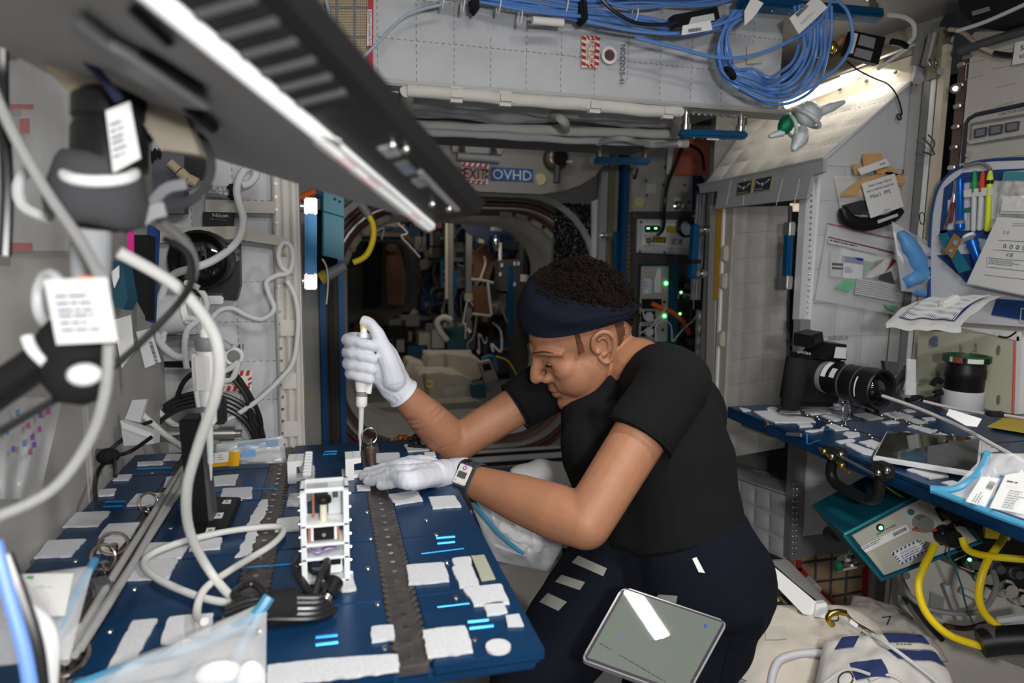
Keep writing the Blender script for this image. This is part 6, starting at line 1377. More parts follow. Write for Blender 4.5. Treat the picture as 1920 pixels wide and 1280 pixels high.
lines('print', fD2(1900,418), uD, vD,0.04,2,0.0022,0.003, flat((0.5,0.15,0.15)), dp,52)
rl = thing('swab_bag', 'clear bag of cream pads with teal print at the right edge above the document packet', 'bag', PF(1890,400,.06))
obj('film', pillow(PF(1868,410,.05), PF(1960,410,.05), PF(1960,316,.05), PF(1882,322,.05),0.025,(-1,0,0), ns=0.4), BAG, rl, ang=70)
obj('cream_pad', B().prism([PF(1905,345,.06), PF(1960,340,.06), PF(1960,362,.06), PF(1900,364,.06)], V((-0.012,0,0)), bev=0.004), flat((0.52,0.42,0.33)), rl)
obj('white_roll', B().prism([PF(1884,368,.06), PF(1960,366,.06), PF(1960,402,.06), PF(1880,400,.06)], V((-0.014,0,0)), bev=0.006), PAPER, rl)
obj('teal_print', B().grid(lambda u, w: PF(1882+60*u,322+16*w,.078),6,2), flat((0.05,0.25,0.28)), rl)
# ---- bags on the aft face of the right quarters
YA = 1.735
fA = lambda x, y, o=0.0: PY(x, y, YA-o)
mb = thing('ppe_bag', 'clear bag with tan strips, black goggles and white handwritten card on the quilted face', 'bag', fA(1640,440))
obj('film', pillow(fA(1582,425), fA(1705,430), fA(1700,330), fA(1563,330),0.022,(0,-1,0), ns=0.4), BAG, mb, ang=70)
TANF = mat('tan_foam',(0.55,0.34,0.15),0.7)
for q in ([(1617,289),(1650,288),(1656,315),(1618,318)],[(1597,308),(1612,307),(1618,325),(1602,328)],[(1580,360),(1612,335),(1650,325),(1655,345),(1620,370),(1575,368)],[(1642,330),(1660,318),(1690,328),(1696,340),(1690,348),(1660,345)],[(1640,318),(1668,312),(1690,330),(1650,335)]):
    obj('tan_strip', B().prism(poly_px(lambda x, y: fA(x, y,0.012), q), V((0,-0.010,0)), bev=0.004), TANF, mb)
obj('goggles', B().tube([fA(1580,390,.02), fA(1588,410,.02), fA(1610,420,.02), fA(1640,418,.02), fA(1672,408,.02), fA(1690,395,.02)],[0.012,0.020,0.022,0.020,0.016,0.010],12), BLACK, mb)
obj('goggles_strap', B().prism(poly_px(lambda x, y: fA(x, y,0.014),[(1578,385),(1622,373),(1690,390),(1640,408),(1590,400)]), V((0,-0.008,0)), bev=0.003), mat('dark_strap',(0,0,0)), mb)
lab = poly_px(lambda x, y: fA(x, y,0.040),[(1615,344),(1677,325),(1694,387),(1632,409)])
obj('card', B().prism(lab, V((0,-0.001,0))), PAPER, mb, smooth=False)
u = (lab[1]-lab[0]).normalized(); v = (lab[0]-lab[3]).normalized(); w_ = (lab[1]-lab[0]).length; h_ = (lab[0]-lab[3]).length
LQ = lambda a, c: lab[0]+u*w_*a-v*h_*c+V((0,-0.0018,0))
text('lettering', 'Shave Cream Ziplock', LQ(0.16,0.16), u, v,0.0105, INK, mb, 'LEFT',0.92,0.0003); text('lettering', 'P/N CF-SHAVECREAM-002', LQ(0.08,0.30), u, v,0.0098, INK, mb, 'LEFT',0.86,0.0003)
text('lettering', "Mike's  PPE", LQ(0.13,0.48), u, v,0.0160, INK, mb, 'LEFT',1.0,0.0003); text('lettering', 'USOS', LQ(0.40,0.95), u, v,0.0098, INK, mb, 'LEFT',1.0,0.0003)
l2 = poly_px(lambda x, y: fA(x, y,0.036),[(1607,317),(1661,297),(1669,309),(1614,328)])
obj('strip_label', B().prism(l2, V((0,-0.001,0)), bev=0.0004), PAPER, mb, smooth=False); barcode('barcode', fA(1650,310,.0375), l2[1]-l2[0], l2[0]-l2[3],0.020,0.005, MIDGREY, mb,61)
obj('strip_label', B().prism(poly_px(lambda x, y: fA(x, y,0.040),[(1645,413),(1682,400),(1684,405),(1646,419)]), V((0,-0.001,0))), LTGREY, mb, smooth=False)
kb2 = thing('kit_bag', 'clear zip bag with red seal lines and a blue white carton below the goggles bag', 'bag', fA(1610,580))
obj('film', pillow(fA(1528,562,.008), fA(1690,592,.008), fA(1690,455,.008), fA(1552,420,.008),0.014,(0,-1,0), ns=0.3), BAG, kb2, ang=70)
for a, c in (((1552,419),(1680,449)),((1553,444),(1684,475)),((1600,455),(1688,478))): obj('red_seal', B().tube([fA(*a,.022), fA(*c,.022)],0.0016,6, smooth=False), flat((0.30,0.02,0.05)), kb2)
fK2 = lambda x, y: fA(x, y,0.014)
for nm, q, m in (('carton',[(1581,482),(1617,486),(1615,523),(1579,521)], PAPER),('blue_band',[(1581,480),(1616,484),(1616,496),(1581,491)], flat((0.01,0.05,0.30))),('info_card',[(1577,465),(1660,484),(1650,495),(1580,480)], PAPER),('green_sheet',[(1617,490),(1640,492),(1625,520),(1616,520)], flat((0.16,0.36,0.24))),('booklet',[(1638,490),(1675,480),(1688,495),(1680,525),(1620,520)], PAPER),('red_wedge',[(1640,491),(1648,493),(1631,507)], flat((0.24,0.04,0.03))),('red_wedge',[(1672,484),(1678,490),(1658,510)], flat((0.24,0.04,0.03))),('black_wedge',[(1633,521),(1668,508),(1675,532)], DKGREY),('clear_tube',[(1556,470),(1578,468),(1576,520),(1556,518)], LTGREY),('tube_band',[(1558,492),(1578,494),(1578,498),(1558,497)], flat((0.12,0.10,0.10))),('tube_band',[(1558,500),(1578,502),(1578,505),(1558,504)], flat((0.12,0.10,0.10)))):
    obj(nm, B().prism(poly_px(fK2, q), V((0,-0.004 if nm in ('carton', 'clear_tube') else -0.0015,0)) if nm not in ('blue_band', 'tube_band', 'red_wedge', 'black_wedge') else V((0,-0.0062,0))), m, kb2, smooth=False)
obj('green_clip', B().prism(poly_px(fK2,[(1562,540),(1582,524),(1604,528),(1588,548)]), V((0,-0.008,0)), bev=0.002), flat((0.16,0.50,0.26)), kb2)
obj('green_clip', B().prism(poly_px(fK2,[(1655,570),(1680,574),(1676,584),(1660,578)]), V((0,-0.008,0)), bev=0.002), flat((0.14,0.42,0.24)), kb2)
ll = poly_px(lambda x, y: fA(x, y,0.026),[(1606,521),(1688,536),(1684,566),(1602,551)])
obj('table_label', B().prism(ll, V((0,-0.001,0))), LTGREY, kb2, smooth=False)
for k in range(1,8): obj('table_rule', B().tube([ll[0].lerp(ll[3], k/8)+V((0,-0.0015,0)), ll[1].lerp(ll[2], k/8)+V((0,-0.0015,0))],0.0005,4, smooth=False), DKGREY, kb2)
ll = poly_px(lambda x, y: fA(x, y,0.026),[(1553,447),(1646,468),(1645,477),(1552,455)])
obj('strip_label', B().prism(ll, V((0,-0.001,0))), LTGREY, kb2, smooth=False); lines('print', ll[0]+V((0.004,-0.0015,-0.003)), ll[1]-ll[0], ll[0]-ll[3],0.10,1,0.005,0.002, INK, kb2,62)
lines('print', fA(1584,500,.0195),(1,0,-0.05),(0,0,1),0.036,5,0.0018,0.002, flat((0.05,0.08,0.4)), kb2,63)
# bag of blue gloves hanging between face and rack
gb_ = thing('glove_bag', 'clear bag of pale blue gloves hanging in front of the corner column', 'bag', fA(1735,560,.1))
obj('film', pillow(fA(1690,545,.12), fA(1802,560,.12), fA(1770,470,.12), fA(1672,415,.10),0.03,(0,-1,0), ns=0.5), BAGD, gb_, ang=70)
GLB = mat('pale_blue_glove',(0.10,0.30,0.62),0.5)
def blob(name, pts, rad, m, parent, sd=0):
    b = B().tube(pts, rad,14,6)
    for i, p in enumerate(b.v): b.v[i] = p+V((noise.noise(p*30+V((sd,0,0))), noise.noise(p*30+V((0,5, sd))), noise.noise(p*30+V((3, sd,9)))))*0.008
    return obj(name, b, m, parent, ang=75)
blob('glove',[fA(1690,432,.12), fA(1705,460,.13), fA(1722,490,.13), fA(1728,520,.13)],[0.010,0.020,0.028,0.016], GLB, gb_)
blob('glove',[fA(1700,530,.13), fA(1718,520,.13), fA(1735,510,.13), fA(1740,490,.12)],[0.014,0.022,0.020,0.010], GLB, gb_,4)
blob('glove',[fA(1715,545,.12), fA(1735,548,.12), fA(1745,535,.12)],[0.008,0.014,0.010], GLB, gb_,8)
obj('bag_edge', B().tube([fA(1742,475,.13), fA(1758,505,.13), fA(1802,560,.13)],0.003,6), BAGD, gb_)
# mesh bag lying across below it
mbg = thing('mesh_bag', 'white bag with blue mesh window lying across between column and pouch', 'bag', fA(1770,610,.15))
MF = lambda u, w: (PD(1660,606,1.66)*(1-u)+PD(1800,613,1.55)*u)*(1-w)+(PD(1738,560,1.72)*(1-u)+PD(1890,552,1.6)*u)*w+UP*(0.012*math.sin(math.pi*w)+0.006*noise.noise(V((u*5, w*4,0))))
obj('white_body', B().grid(MF,20,10).grid(lambda u, w: MF(u, w)+FW*0.006-UP*0.004,20,10), mat('bag_white',(0.55,0.55,0.54),0.7), mbg, ang=80)
obj('front_band', B().grid(lambda u, w: MF(u*1.0,0)-FW*0.004+UP*(0.012*w-0.012),20,2), mat('bag_white',(0,0,0)), mbg)
obj('blue_inside', B().grid(lambda u, w: MF(0.12+0.74*u,0.10+0.72*w)-FW*0.003+UP*0.004,16,8), flat((0.02,0.035,0.13)), mbg)
b = B()
for i in range(26):
    b.tube([MF(0.12+0.74*(i+j*0.5)/26*0.94,0.10+0.72*j/6)-FW*0.005+UP*0.006 for j in range(7)],0.0012,4,2)
    b.tube([MF(min(0.86, max(0.12,0.12+0.74*(i-j*0.5+3)/26*0.9)),0.10+0.72*j/6)-FW*0.005+UP*0.006 for j in range(7)],0.0012,4,2)
obj('net', b, LTGREY, mbg, kind='stuff')
obj('white_item', B().box(MF(0.55,0.5)-FW*0.006+UP*0.010,(0.05,0.02,0.02), Matrix.Rotation(-0.4,3, 'Y'), bev=0.004), PAPER, mbg)
# cream leak kit board behind the standing lens
cbq = [(1716,772),(1908,775),(1912,628),(1722,620)]
cb_ = thing('leak_kit', 'cream board with dark lettering leaning behind the white capped lens', 'board', PX(1815,772,1.65))
fC = lambda x, y: PX(x, y,1.650)
P = poly_px(fC, cbq); obj('board', B().prism(P, V((0.02,0,0)), bev=0.004), mat('kit_cream',(0.50,0.49,0.37),0.5), cb_, smooth=False)
fC2 = lambda x, y: PX(x, y,1.649)
obj('blue_roundel', B().cyl(fC2(1754,640), PX(1754,640,1.646),0.015,22), flat((0.05,0.07,0.16)), cb_)
text('lettering', 'NASA', PX(1754,644,1.646)+V((-.001,0,-.001)),(0,-1,0),(0,0,1),0.0085, LTGREY, cb_, 'CENTER')
obj('grey_roundel', B().cyl(fC2(1757,704), PX(1757,704,1.646),0.012,20), flat((0.20,0.22,0.22)), cb_)
text('lettering', 'INTERNAL', PX(1827,643,1.646),(0,0,-1),(0,-1,0),0.0125, DKGREY, cb_, 'LEFT'); text('lettering', 'LEAK', PX(1800,645,1.646),(0,0,-1),(0,-1,0),0.0125, DKGREY, cb_, 'LEFT')
for y in (642,735): obj('print_mark', B().sph(PX(1872, y+14,1.646),0.006,(0.1,0.9,2.2),10), flat((0.16,0.16,0.14)), cb_)
obj('red_edge', B().tube([fC2(1903,640), fC2(1899,775)],0.0025,6, smooth=False), flat((0.65,0.10,0.09)), cb_)
obj('white_spine', B().prism([PX(1906,630,1.646), PX(1916,632,1.646), PX(1910,776,1.646), PX(1902,776,1.646)], V((0.02,0,0))), PAPER, cb_)
obj('white_flap', B().prism([PX(1790,612,1.646), PX(1912,622,1.646), PX(1912,640,1.646), PX(1880,632,1.646)], V((0.006,0,0))), PAPER, cb_)
obj('black_cord', B().tube([PX(1873,630,1.646), PX(1890,632,1.646), PX(1906,622,1.646)],0.0025,6), BLACKM, cb_)
obj('small_bag', B().prism([PD(1702,672,1.60), PD(1718,674,1.60), PD(1718,740,1.60), PD(1698,740,1.60)], FW*0.005), BAGD, None, 'small clear packet hanging between the lens hood and the cream board', 'packet')
# turtle ornament and its companions on the sloping roof
tp = A0*0.45+D0*0.55; base_t = PD(1500,245,2.02)
tt = thing('turtle_ornament', 'glittery silver turtle balloon with green shell hanging on the sloping quilted roof', 'ornament', base_t)
GLIT = mat('silver_glitter',(0.75,0.82,0.82),0.25, metal=0.45, bump=1.0, bscale=500); GRN = mat('green_glitter',(0.005,0.20,0.10),0.25, metal=0.5, bump=1.0, bscale=300)
dT = 1.93
obj('head', B().sph(PD(1516,213, dT),0.040,(1,0.8,0.9),20), GLIT, tt)
obj('neck_ring', B().ring(PD(1512,222, dT),(0.5,-0.2,0.8),0.042,0.006), GLIT, tt)
obj('shell', B().sph(PD(1475,232, dT),0.030,(0.75,0.7,1.15),18, Matrix.Rotation(0.5,3, 'Y')), GRN, tt)
obj('shell_rim', B().ring(PD(1483,236, dT),(0.9,-0.2,0.3),0.030,0.005), GLIT, tt)
def fin(pts, r): return B().tube(pts, r,10,6)
obj('flipper', fin([PD(1535,210, dT), PD(1560,200, dT), PD(1583,190, dT)],[0.016,0.014,0.006]), GLIT, tt)
obj('flipper', fin([PD(1505,240, dT), PD(1500,260, dT-0.01), PD(1486,282, dT-0.02)],[0.012,0.024,0.006]), GLIT, tt)
obj('flipper', fin([PD(1468,248, dT), PD(1455,252, dT), PD(1442,256, dT)],[0.012,0.010,0.005]), GLIT, tt)
# black unit with two grey windows and gold ornament near the lamp
bu = thing('black_holder', 'black holder with two grey squares hanging before the lit standoff', 'holder', PY(1620,100,1.62))
BH = [(1598,57),(1661,70),(1647,121),(1583,105)]
obj('case', B().prism(poly_px(PYat(1.62), BH), V((0,0.02,0)), bev=0.003), BLACK, bu)
for q in ([(1613,65),(1641,72),(1637,92),(1608,84)],[(1605,90),(1636,97),(1631,114),(1600,105)]): obj('grey_square', B().prism(poly_px(PYat(1.618), q), V((0,-0.002,0))), MIDGREY, bu, smooth=False)
obj('white_label', B().prism(poly_px(PYat(1.618),[(1600,62),(1608,64),(1598,101),(1590,99)]), V((0,-0.002,0))), LTGREY, bu, smooth=False)
go = thing('gold_ornament', 'small gold insect ornament dangling beside the black holder', 'ornament', PY(1560,95,1.64))
obj('body', B().sph(PY(1562,88,1.64),0.012,(1,0.8,1.4),12), GOLD, go); obj('wing', B().sph(PY(1540,105,1.64),0.02,(1.2,0.3,0.35),12), GOLD, go); obj('tail', B().sph(PY(1578,75,1.64),0.014,(0.6,0.5,1.2),10, Matrix.Rotation(0.6,3, 'Y')), flat((0.30,0.13,0.03)), go)
cable('thin_lead',[PY(1588,115,1.66), PY(1610,132,1.68), PY(1640,147,1.70), PY(1665,158,1.71), PY(1682,180,1.72), PY(1691,210,1.73), PY(1688,217,1.73)],0.0022, BLACKM, 'thin black cord with a loop hanging on the quilted face right of the turtle')
obj('cord_loop', B().ring(PY(1686,219,1.73),(0.2,-1,0.3),0.009,0.002), BLACKM, None, 'small black ring at the end of the thin black cord', 'ring')
wt = thing('white_lead', 'white lead with black plug in front of the lit upper board', 'cable', PY(1690,95,1.68))
obj('lead', B().tube([PY(1665,28,1.68), PY(1695,32,1.68), PY(1713,45,1.68), PY(1714,68,1.68), PY(1705,80,1.68)],0.006,8), LTGREY, wt)
obj('lead', B().tube([PY(1700,92,1.68), PY(1670,112,1.70), PY(1645,130,1.72)],0.005,8), LTGREY, wt); obj('plug', B().tube([PY(1672,78,1.68), PY(1690,82,1.68), PY(1700,88,1.68)],0.009,10), BLACK, wt)
# ---- equipment on the bulkhead between hatch and right quarters
fX = lambda x, y: PY(x, y,3.42)
pu = thing('power_station', 'white framed power panel with two green lamps on the bulkhead', 'panel', fX(1245,475))
obj('frame', B().prism(poly_px(fX,[(1194,411),(1300,413),(1300,478),(1192,473)]), V((0,-0.03,0)), bev=0.012), LTGREY, pu)
fX2 = lambda x, y: PY(x, y,3.388)
obj('recess', B().prism(poly_px(fX2,[(1205,418),(1298,420),(1298,465),(1203,462)]), V((0,-0.002,0))), WHITE, pu, smooth=False)
for x in (1215,1229): g_ = obj('switch', B().prism(poly_px(PYat(3.384),[(x-6,423),(x+7,423),(x+7,435),(x-6,435)]), V((0,-0.008,0)), bev=0.002), BLACK, pu); obj('green_lamp', B().box(PY(x+0.5,428,3.373),(0.014,0.004,0.008)), GREEN_LED, g_)
obj('caution_label', B().prism(poly_px(fX2,[(1249,423),(1270,424),(1270,437),(1249,436)]), V((0,-0.004,0))), flat((0.42,0.36,0.04)), pu, smooth=False)
hz = obj('hazard_label', B().prism(poly_px(fX2,[(1224,443),(1248,444),(1248,456),(1222,455)]), V((0,-0.004,0))), flat((0.50,0.36,0.01)), pu, smooth=False)
b = B()
for k in range(5): b.add([PY(1224+5*k,455,3.383), PY(1226.5+5*k,455,3.383), PY(1229+5*k,444,3.383), PY(1226.5+5*k,444,3.383)],[[0,1,2,3]])
obj('black_stripes', b, INK, hz, smooth=False)
for x, y in ((1214,451),(1263,453),(1277,453)): obj('socket', B().lathe(PY(x, y,3.385),(0,-1,0),[(0.017,0),(0.017,0.02),(0.012,0.021),(0.012,0.035)],16), STEEL, pu)
lines('print', PY(1208,441,3.383),(1,0,0),(0,0,1),0.1,2,0.006,0.006, INK, pu,71); lines('print', PY(1206,459,3.383),(1,0,0),(0,0,1),0.2,1,0.006,0.006, INK, pu,72)
for x, y in ((1202,416),(1245,414),(1200,471),(1246,473)): obj('fastener', B().sph(PY(x, y,3.39),0.007, n=8), DKGREY, pu)
tb2 = thing('supply_box', 'tall teal edged supply box with attention label on the bulkhead', 'box', fX(1230,640))
obj('case', B().prism(poly_px(PYat(3.42),[(1199,494),(1257,494),(1254,640),(1194,640)]), V((0,-0.10,0)), bev=0.003), TEAL, tb2)
obj('face_plate', B().prism(poly_px(PYat(3.319),[(1202,499),(1253,499),(1250,640),(1197,640)]), V((0,-0.004,0))), flat((0.36,0.36,0.33)), tb2, smooth=False)
fX3 = lambda x, y: PY(x, y,3.313)
def attention(parent, q, f, n, seed, turn=False):
    P = [f(*p) for p in q]; a, bq, c, d = P; n = V(n).normalized()
    obj('attention_label', B().prism(P, n*0.0015), PAPER, parent, smooth=False)
    Q = lambda u, w: (a*(1-u)+bq*u)*(1-w)+(d*(1-u)+c*u)*w+n*0.0022
    b = B()
    for k in range(7):
        for lo, hi in ((0,0.14),(0.86,1)): b.add([Q(k/7, hi), Q(k/7+0.07, hi), Q(min(1, k/7+0.13), lo), Q(k/7+0.06, lo)],[[0,1,2,3]])
    for k in range(4):
        for lo, hi in ((0,0.08),(0.92,1)): b.add([Q(lo,0.16+k*0.18), Q(hi,0.12+k*0.18), Q(hi,0.20+k*0.18), Q(lo,0.24+k*0.18)],[[0,1,2,3]])
    obj('label_border', b, flat((0.02,0.05,0.22)), parent, smooth=False)
    u, v = bq-a, a-d
    text('lettering', 'ATTENTION', Q(0.5,0.40), u, v, v.length*0.20, flat((0.02,0.05,0.22)), parent, 'CENTER', min(1.0, u.length*0.8/(v.length*0.20*6.2)),0.0004)
    lines('print', Q(0.16,0.50), u, v, u.length*0.68,3, v.length*0.085, v.length*0.06, flat((0.05,0.08,0.25)), parent, seed,0.0004)
attention(tb2,[(1224,521),(1224,552),(1204,552),(1204,521)], fX3,(0,-1,0),73)
obj('white_label', B().prism(poly_px(fX3,[(1227,525),(1233,503),(1239,503),(1239,548),(1227,548)]), V((0,-0.002,0))), PAPER, tb2, smooth=False)
for x, y in ((1249,531),(1246,592)): obj('green_lamp', B().sph(PY(x, y,3.31),0.010, n=10), GREEN_LED, tb2)
for x, y in ((1246,566),(1243,618)): obj('dark_button', B().sph(PY(x, y,3.31),0.009, n=10), flat((0.01,0.06,0.08)), tb2)
for y in (594,622): s_ = obj('socket_plate', B().prism(poly_px(fX3,[(1202, y-11),(1228, y-11),(1228, y+9),(1201, y+9)]), V((0,-0.006,0))), BLACK, tb2); obj('white_plug', B().box(PY(1217, y,3.28),(0.04,0.04,0.05), bev=0.01), LTGREY, s_)
obj('black_socket', B().prism(poly_px(fX3,[(1203,560),(1238,560),(1238,578),(1202,578)]), V((0,-0.02,0)), bev=0.003), BLACKM, tb2)
bk = thing('black_rack_unit', 'black electronics unit with green lamps right of the teal edged supply box', 'unit', fX(1285,640))
obj('case', B().prism(poly_px(fX,[(1262,523),(1300,522),(1312,660),(1256,660)]), V((0,-0.08,0)), bev=0.003), BLACK, bk)
for q in ([(1266,525),(1296,525),(1295,562),(1264,564)],[(1263,566),(1294,566),(1294,600),(1262,604)]): obj('white_outline', B().tube(poly_px(PYat(3.338), q+[q[0]]),0.0016,4, smooth=False), MIDGREY, bk)
for x, y in ((1277,548),(1275,588)): obj('green_lamp', B().sph(PY(x, y,3.335),0.007, n=8), GREEN_LED, bk)
text('lettering', '28 VDC', PY(1266,555,3.337),(0,0,1),(-1,0,0),0.022, MIDGREY, bk, 'LEFT')
for x, y in ((1288,535),(1284,558),(1278,615),(1290,640)): obj('connector', B().lathe(PY(x, y,3.34),(0,-1,0),[(0.018,0),(0.018,0.03),(0.012,0.032)],14), DKGREY, bk)
cable('orange_cable',[PY(1222,569,3.25), PY(1240,577,3.24), PY(1262,586,3.24), PY(1280,602,3.24), PY(1292,625,3.26)],0.012, ORANGE, 'thick orange cable curving in front of the supply box')
for k,(pts, lb_) in enumerate((([(1205,580),(1212,600),(1235,598),(1240,590),(1250,575)], 'white wire looping over the upper white plug'),([(1272,560),(1274,552),(1290,552),(1300,562),(1300,580)], 'white wire arched over the black electronics unit'),([(1230,640),(1230,610),(1245,602),(1258,610),(1260,640)], 'white wire arched below the dark button of the supply box'),([(1200,625),(1222,612),(1238,590)], 'white wire slanting across the supply box'),([(1262,640),(1280,618),(1300,600),(1308,585)], 'white wire slanting up from the black electronics unit'))):
    cable('white_wire',[PY(x, y,3.22) for x, y in pts],0.0035, LTGREY, lb_, group='white wires at the supply box')
cable('black_cable',[PY(1282,268,3.2), PY(1270,300,3.2), PY(1252,345,3.2), PY(1246,385,3.2), PY(1244,425,3.25), PY(1234,440,3.3)],0.010, CABLEK, 'thick black cable hanging from the ceiling to the power panel')
cable('black_cable',[PY(1282,270,3.2), PY(1300,275,3.2), PY(1316,290,3.2), PY(1320,320,3.2)],0.008, CABLEK, 'black cable arching in front of the orange bag')
cable('black_cable',[PY(1184,315,3.4), PY(1190,335,3.4), PY(1196,315,3.4)],0.006, CABLEK, 'short black loop below the rear blue handrail')
bc = thing('dark_coil', 'dark coil of cable right of the power panel', 'cable', PY(1285,440,3.3))
for k in range(3): obj('turn', B().ring(PY(1286,424+2*k,3.3),(0.2,-1,0.1*k),0.055-0.006*k,0.007,20,6), CABLEK, bc)
op = thing('orange_bag', 'orange red bag with two grey dots at the top right of the bulkhead', 'bag', PY(1300,328,3.3))
obj('panel', B().prism(poly_px(PYat(3.36),[(1266,262),(1345,262),(1330,330),(1262,328)]), V((0,-0.03,0)), bev=0.006), mat('orange_cloth',(0.62,0.16,0.10),0.8), op)
for x, y in ((1279,303),(1305,302)): obj('grey_dot', B().cyl(PY(x, y,3.328), PY(x, y,3.322),0.013,14), flat((0.30,0.12,0.10)), op)
obj('white_label', B().prism(poly_px(PYat(3.30),[(1253,276),(1264,274),(1256,328),(1249,326)]), V((0,-0.003,0))), PAPER, op, smooth=False)
nv = thing('navy_rack', 'dark navy perforated bracket between the orange bag and the sloping roof', 'bracket', PY(1305,390,3.2))
obj('plate', B().prism(poly_px(PYat(3.2),[(1299,308),(1318,306),(1315,395),(1297,395)]), V((0,-0.02,0))), flat((0.008,0.02,0.07)), nv)
for y in (314,332,346,360,374): obj('hole', B().sph(PY(1306, y,3.178),0.006, n=8), MIDGREY, nv)
obj('tag', B().prism(poly_px(PYat(3.15),[(1316,306),(1323,304),(1323,330),(1318,334)]), V((0,-0.003,0))), PAPER, nv, smooth=False)
rescale(nv,1.065)
cu_ = thing('grey_curtain', 'grey cloth curtain gathered behind the far handrail of the right quarters', 'curtain', PY(1310,560,2.5))
obj('cloth', B().grid(lambda u, w: PY(1306+26*u-12*w,362+200*w,2.45+0.02*math.sin(u*14+w*2)),24,20), GREYCLOTH, cu_, ang=70)
gr = thing('foil_quilt', 'grey quilted foil pad under the gathered curtain', 'pad', PY(1315,700,2.4))
obj('pad', B().quilt([PY(1304,740,2.42), PY(1326,745,2.36), PY(1330,585,2.36), PY(1307,580,2.42)],2,7,0.01,5, nrm=(-1,-1,0)), mat('grey_foil',(0.25,0.25,0.25),0.4, metal=0.5, bump=0.8, bscale=80), gr)
# ============================================================= LOWER RIGHT: power box, cables, bags
pb = thing('power_box', 'teal power box with beige face, attention label and green lamp under the right table', 'box', PD(1655,1078,1.36))
dF = 1.36
PQ = [(1592,1003),(1745,922),(1800,1015),(1655,1078)]
pn_ = FW*0.12+UP*0.03-RT*0.012
fF = lambda x, y, o=0.0: PD(x, y, dF)-FW*o
obj('case', B().prism(poly_px(fF,[(1582,1002),(1752,912),(1840,1015),(1652,1086)]), pn_, bev=0.0), TEAL, pb, smooth=False)
obj('rim', B().tube(poly_px(fF,[(1582,1002),(1752,912),(1840,1015),(1652,1086),(1582,1002)]),0.004,6, smooth=False), mat('teal_light',(0,0,0)), pb)
FP = mat('beige_face',(0.42,0.41,0.35),0.5)
obj('face_plate', B().prism(poly_px(lambda x, y: fF(x, y,.0005),[(1596,1003),(1748,921),(1830,1012),(1656,1077)]),-FW*0.004, bev=0.001), FP, pb, smooth=False)
fF2 = lambda x, y: fF(x, y,.0055)
uF = (fF2(1745,925)-fF2(1600,1000)).normalized(); vF = (fF2(1600,1000)-fF2(1655,1075)); vF = (vF-uF*vF.dot(uF)).normalized()
led = obj('lamp_rim', B().lathe(fF2(1647,987),-FW,[(0.0075,0),(0.0075,0.003),(0.005,0.0035)],16), BLACK, pb); obj('green_lamp', B().sph(fF(1647,987,.008),0.0045, n=10), GREEN_LED, led)
for x, y in ((1704,958),(1750,934)): obj('blue_button', B().lathe(fF2(x, y),-FW,[(0.006,0),(0.006,0.004),(0.004,0.006)],14), flat((0.01,0.12,0.18)), pb)
text('lettering', 'INPUT POWER', fF2(1642,1002), uF, vF,0.0065, INK, pb, 'LEFT',1.0)
obj('white_label', B().prism(poly_px(fF2,[(1611,1024),(1695,981),(1703,993),(1620,1034)]),-FW*0.0008), PAPER, pb, smooth=False)
lines('print', fF(1614,1024,.0068), uF, vF,0.05,2,0.002,0.0015, INK, pb,101); barcode('barcode', fF(1672,1004,.0068), uF, vF,0.030,0.007, INK, pb,102)
attention(pb,[(1666,1035),(1719,1008),(1737,1030),(1686,1056)], fF2,-FW,103)
def plug(x, y, d, r, label_m=BLACK):
    obj('socket_plate', B().prism(poly_px(fF2,[(x-20, y-4),(x+16, y-22),(x+30, y+4),(x-6, y+20)]),-FW*0.004), BLACKM, pb); obj('plug', B().cyl(fF2(x, y), fF2(x, y)-FW*0.035, r,16, r*.85), label_m, pb)
plug(1765,1000,0,0.020); plug(1795,965,0,0.020); plug(1768,955,0,0.016)
obj('clear_cap', B().cyl(fF2(1722,977), fF2(1722,977)-FW*0.02,0.016,16), mat('silver_cap',(0.35,0.34,0.33),0.3, metal=0.7), pb)
obj('red_wire', B().tube([fF(1706,989,.012), fF(1725,991,.016), fF(1748,990,.012)],0.0028,6), flat((0.45,0.06,0.04)), pb)
obj('green_lead', B().tube([fF(1748,990,.03), fF(1760,1005,.035), fF(1758,1030,.035), fF(1772,1055,.03), fF(1790,1090,.02), fF(1810,1130,.0), fF(1836,1175,-.02)],0.002,6), mat('teal_light',(0,0,0)), pb)
# beige rack front below and its black connector panel
lr = thing('rack_unit', 'beige rack front with black connector panel at the lower right', 'rack', PD(1800,1200,1.5))
fZ = lambda x, y: PD(x, y,1.50)
obj('front', B().prism(poly_px(fZ,[(1692,1040),(1720,1030),(1960,1140),(1960,1320),(1740,1300),(1680,1160)]), FW*0.03), BEIGE, lr, smooth=False)
obj('connector_panel', B().prism(poly_px(PDat(1.47),[(1760,1030),(1850,985),(1960,1010),(1960,1160),(1860,1105)]), FW*0.03), BLACK, lr, smooth=False)
for x, y, r in ((1815,1052,.014),(1840,1078,.016),(1880,1100,.02),(1905,1115,.018),(1860,1060,.014),(1895,1070,.013)): obj('connector', B().lathe(PD(x, y,1.468),-FW,[(r,0),(r,.012),(r*.7,.014),(r*.7,.028)],16), STEEL if r > .015 else DKGREY, lr)
obj('green_lamp', B().sph(PD(1818,1049,1.44),0.004, n=8), GREEN_LED, lr)
for q in ([(1790,1050),(1812,1040)],[(1800,1062),(1825,1072),(1825,1062)],[(1850,1090),(1870,1098)]): obj('white_line', B().tube([PD(x, y,1.468) for x, y in q],.0014,4, smooth=False), LTGREY, lr)
obj('grey_patch', B().prism(poly_px(PDat(1.497),[(1744,1108),(1770,1120),(1766,1160),(1740,1148)]),-FW*.002), flat((0.25,0.25,0.25)), lr, smooth=False)
for x, y in ((1698,1078),(1696,1126)): obj('hole', B().cyl(PD(x, y,1.499), PD(x, y,1.495),.009,14), DKGREY, lr)
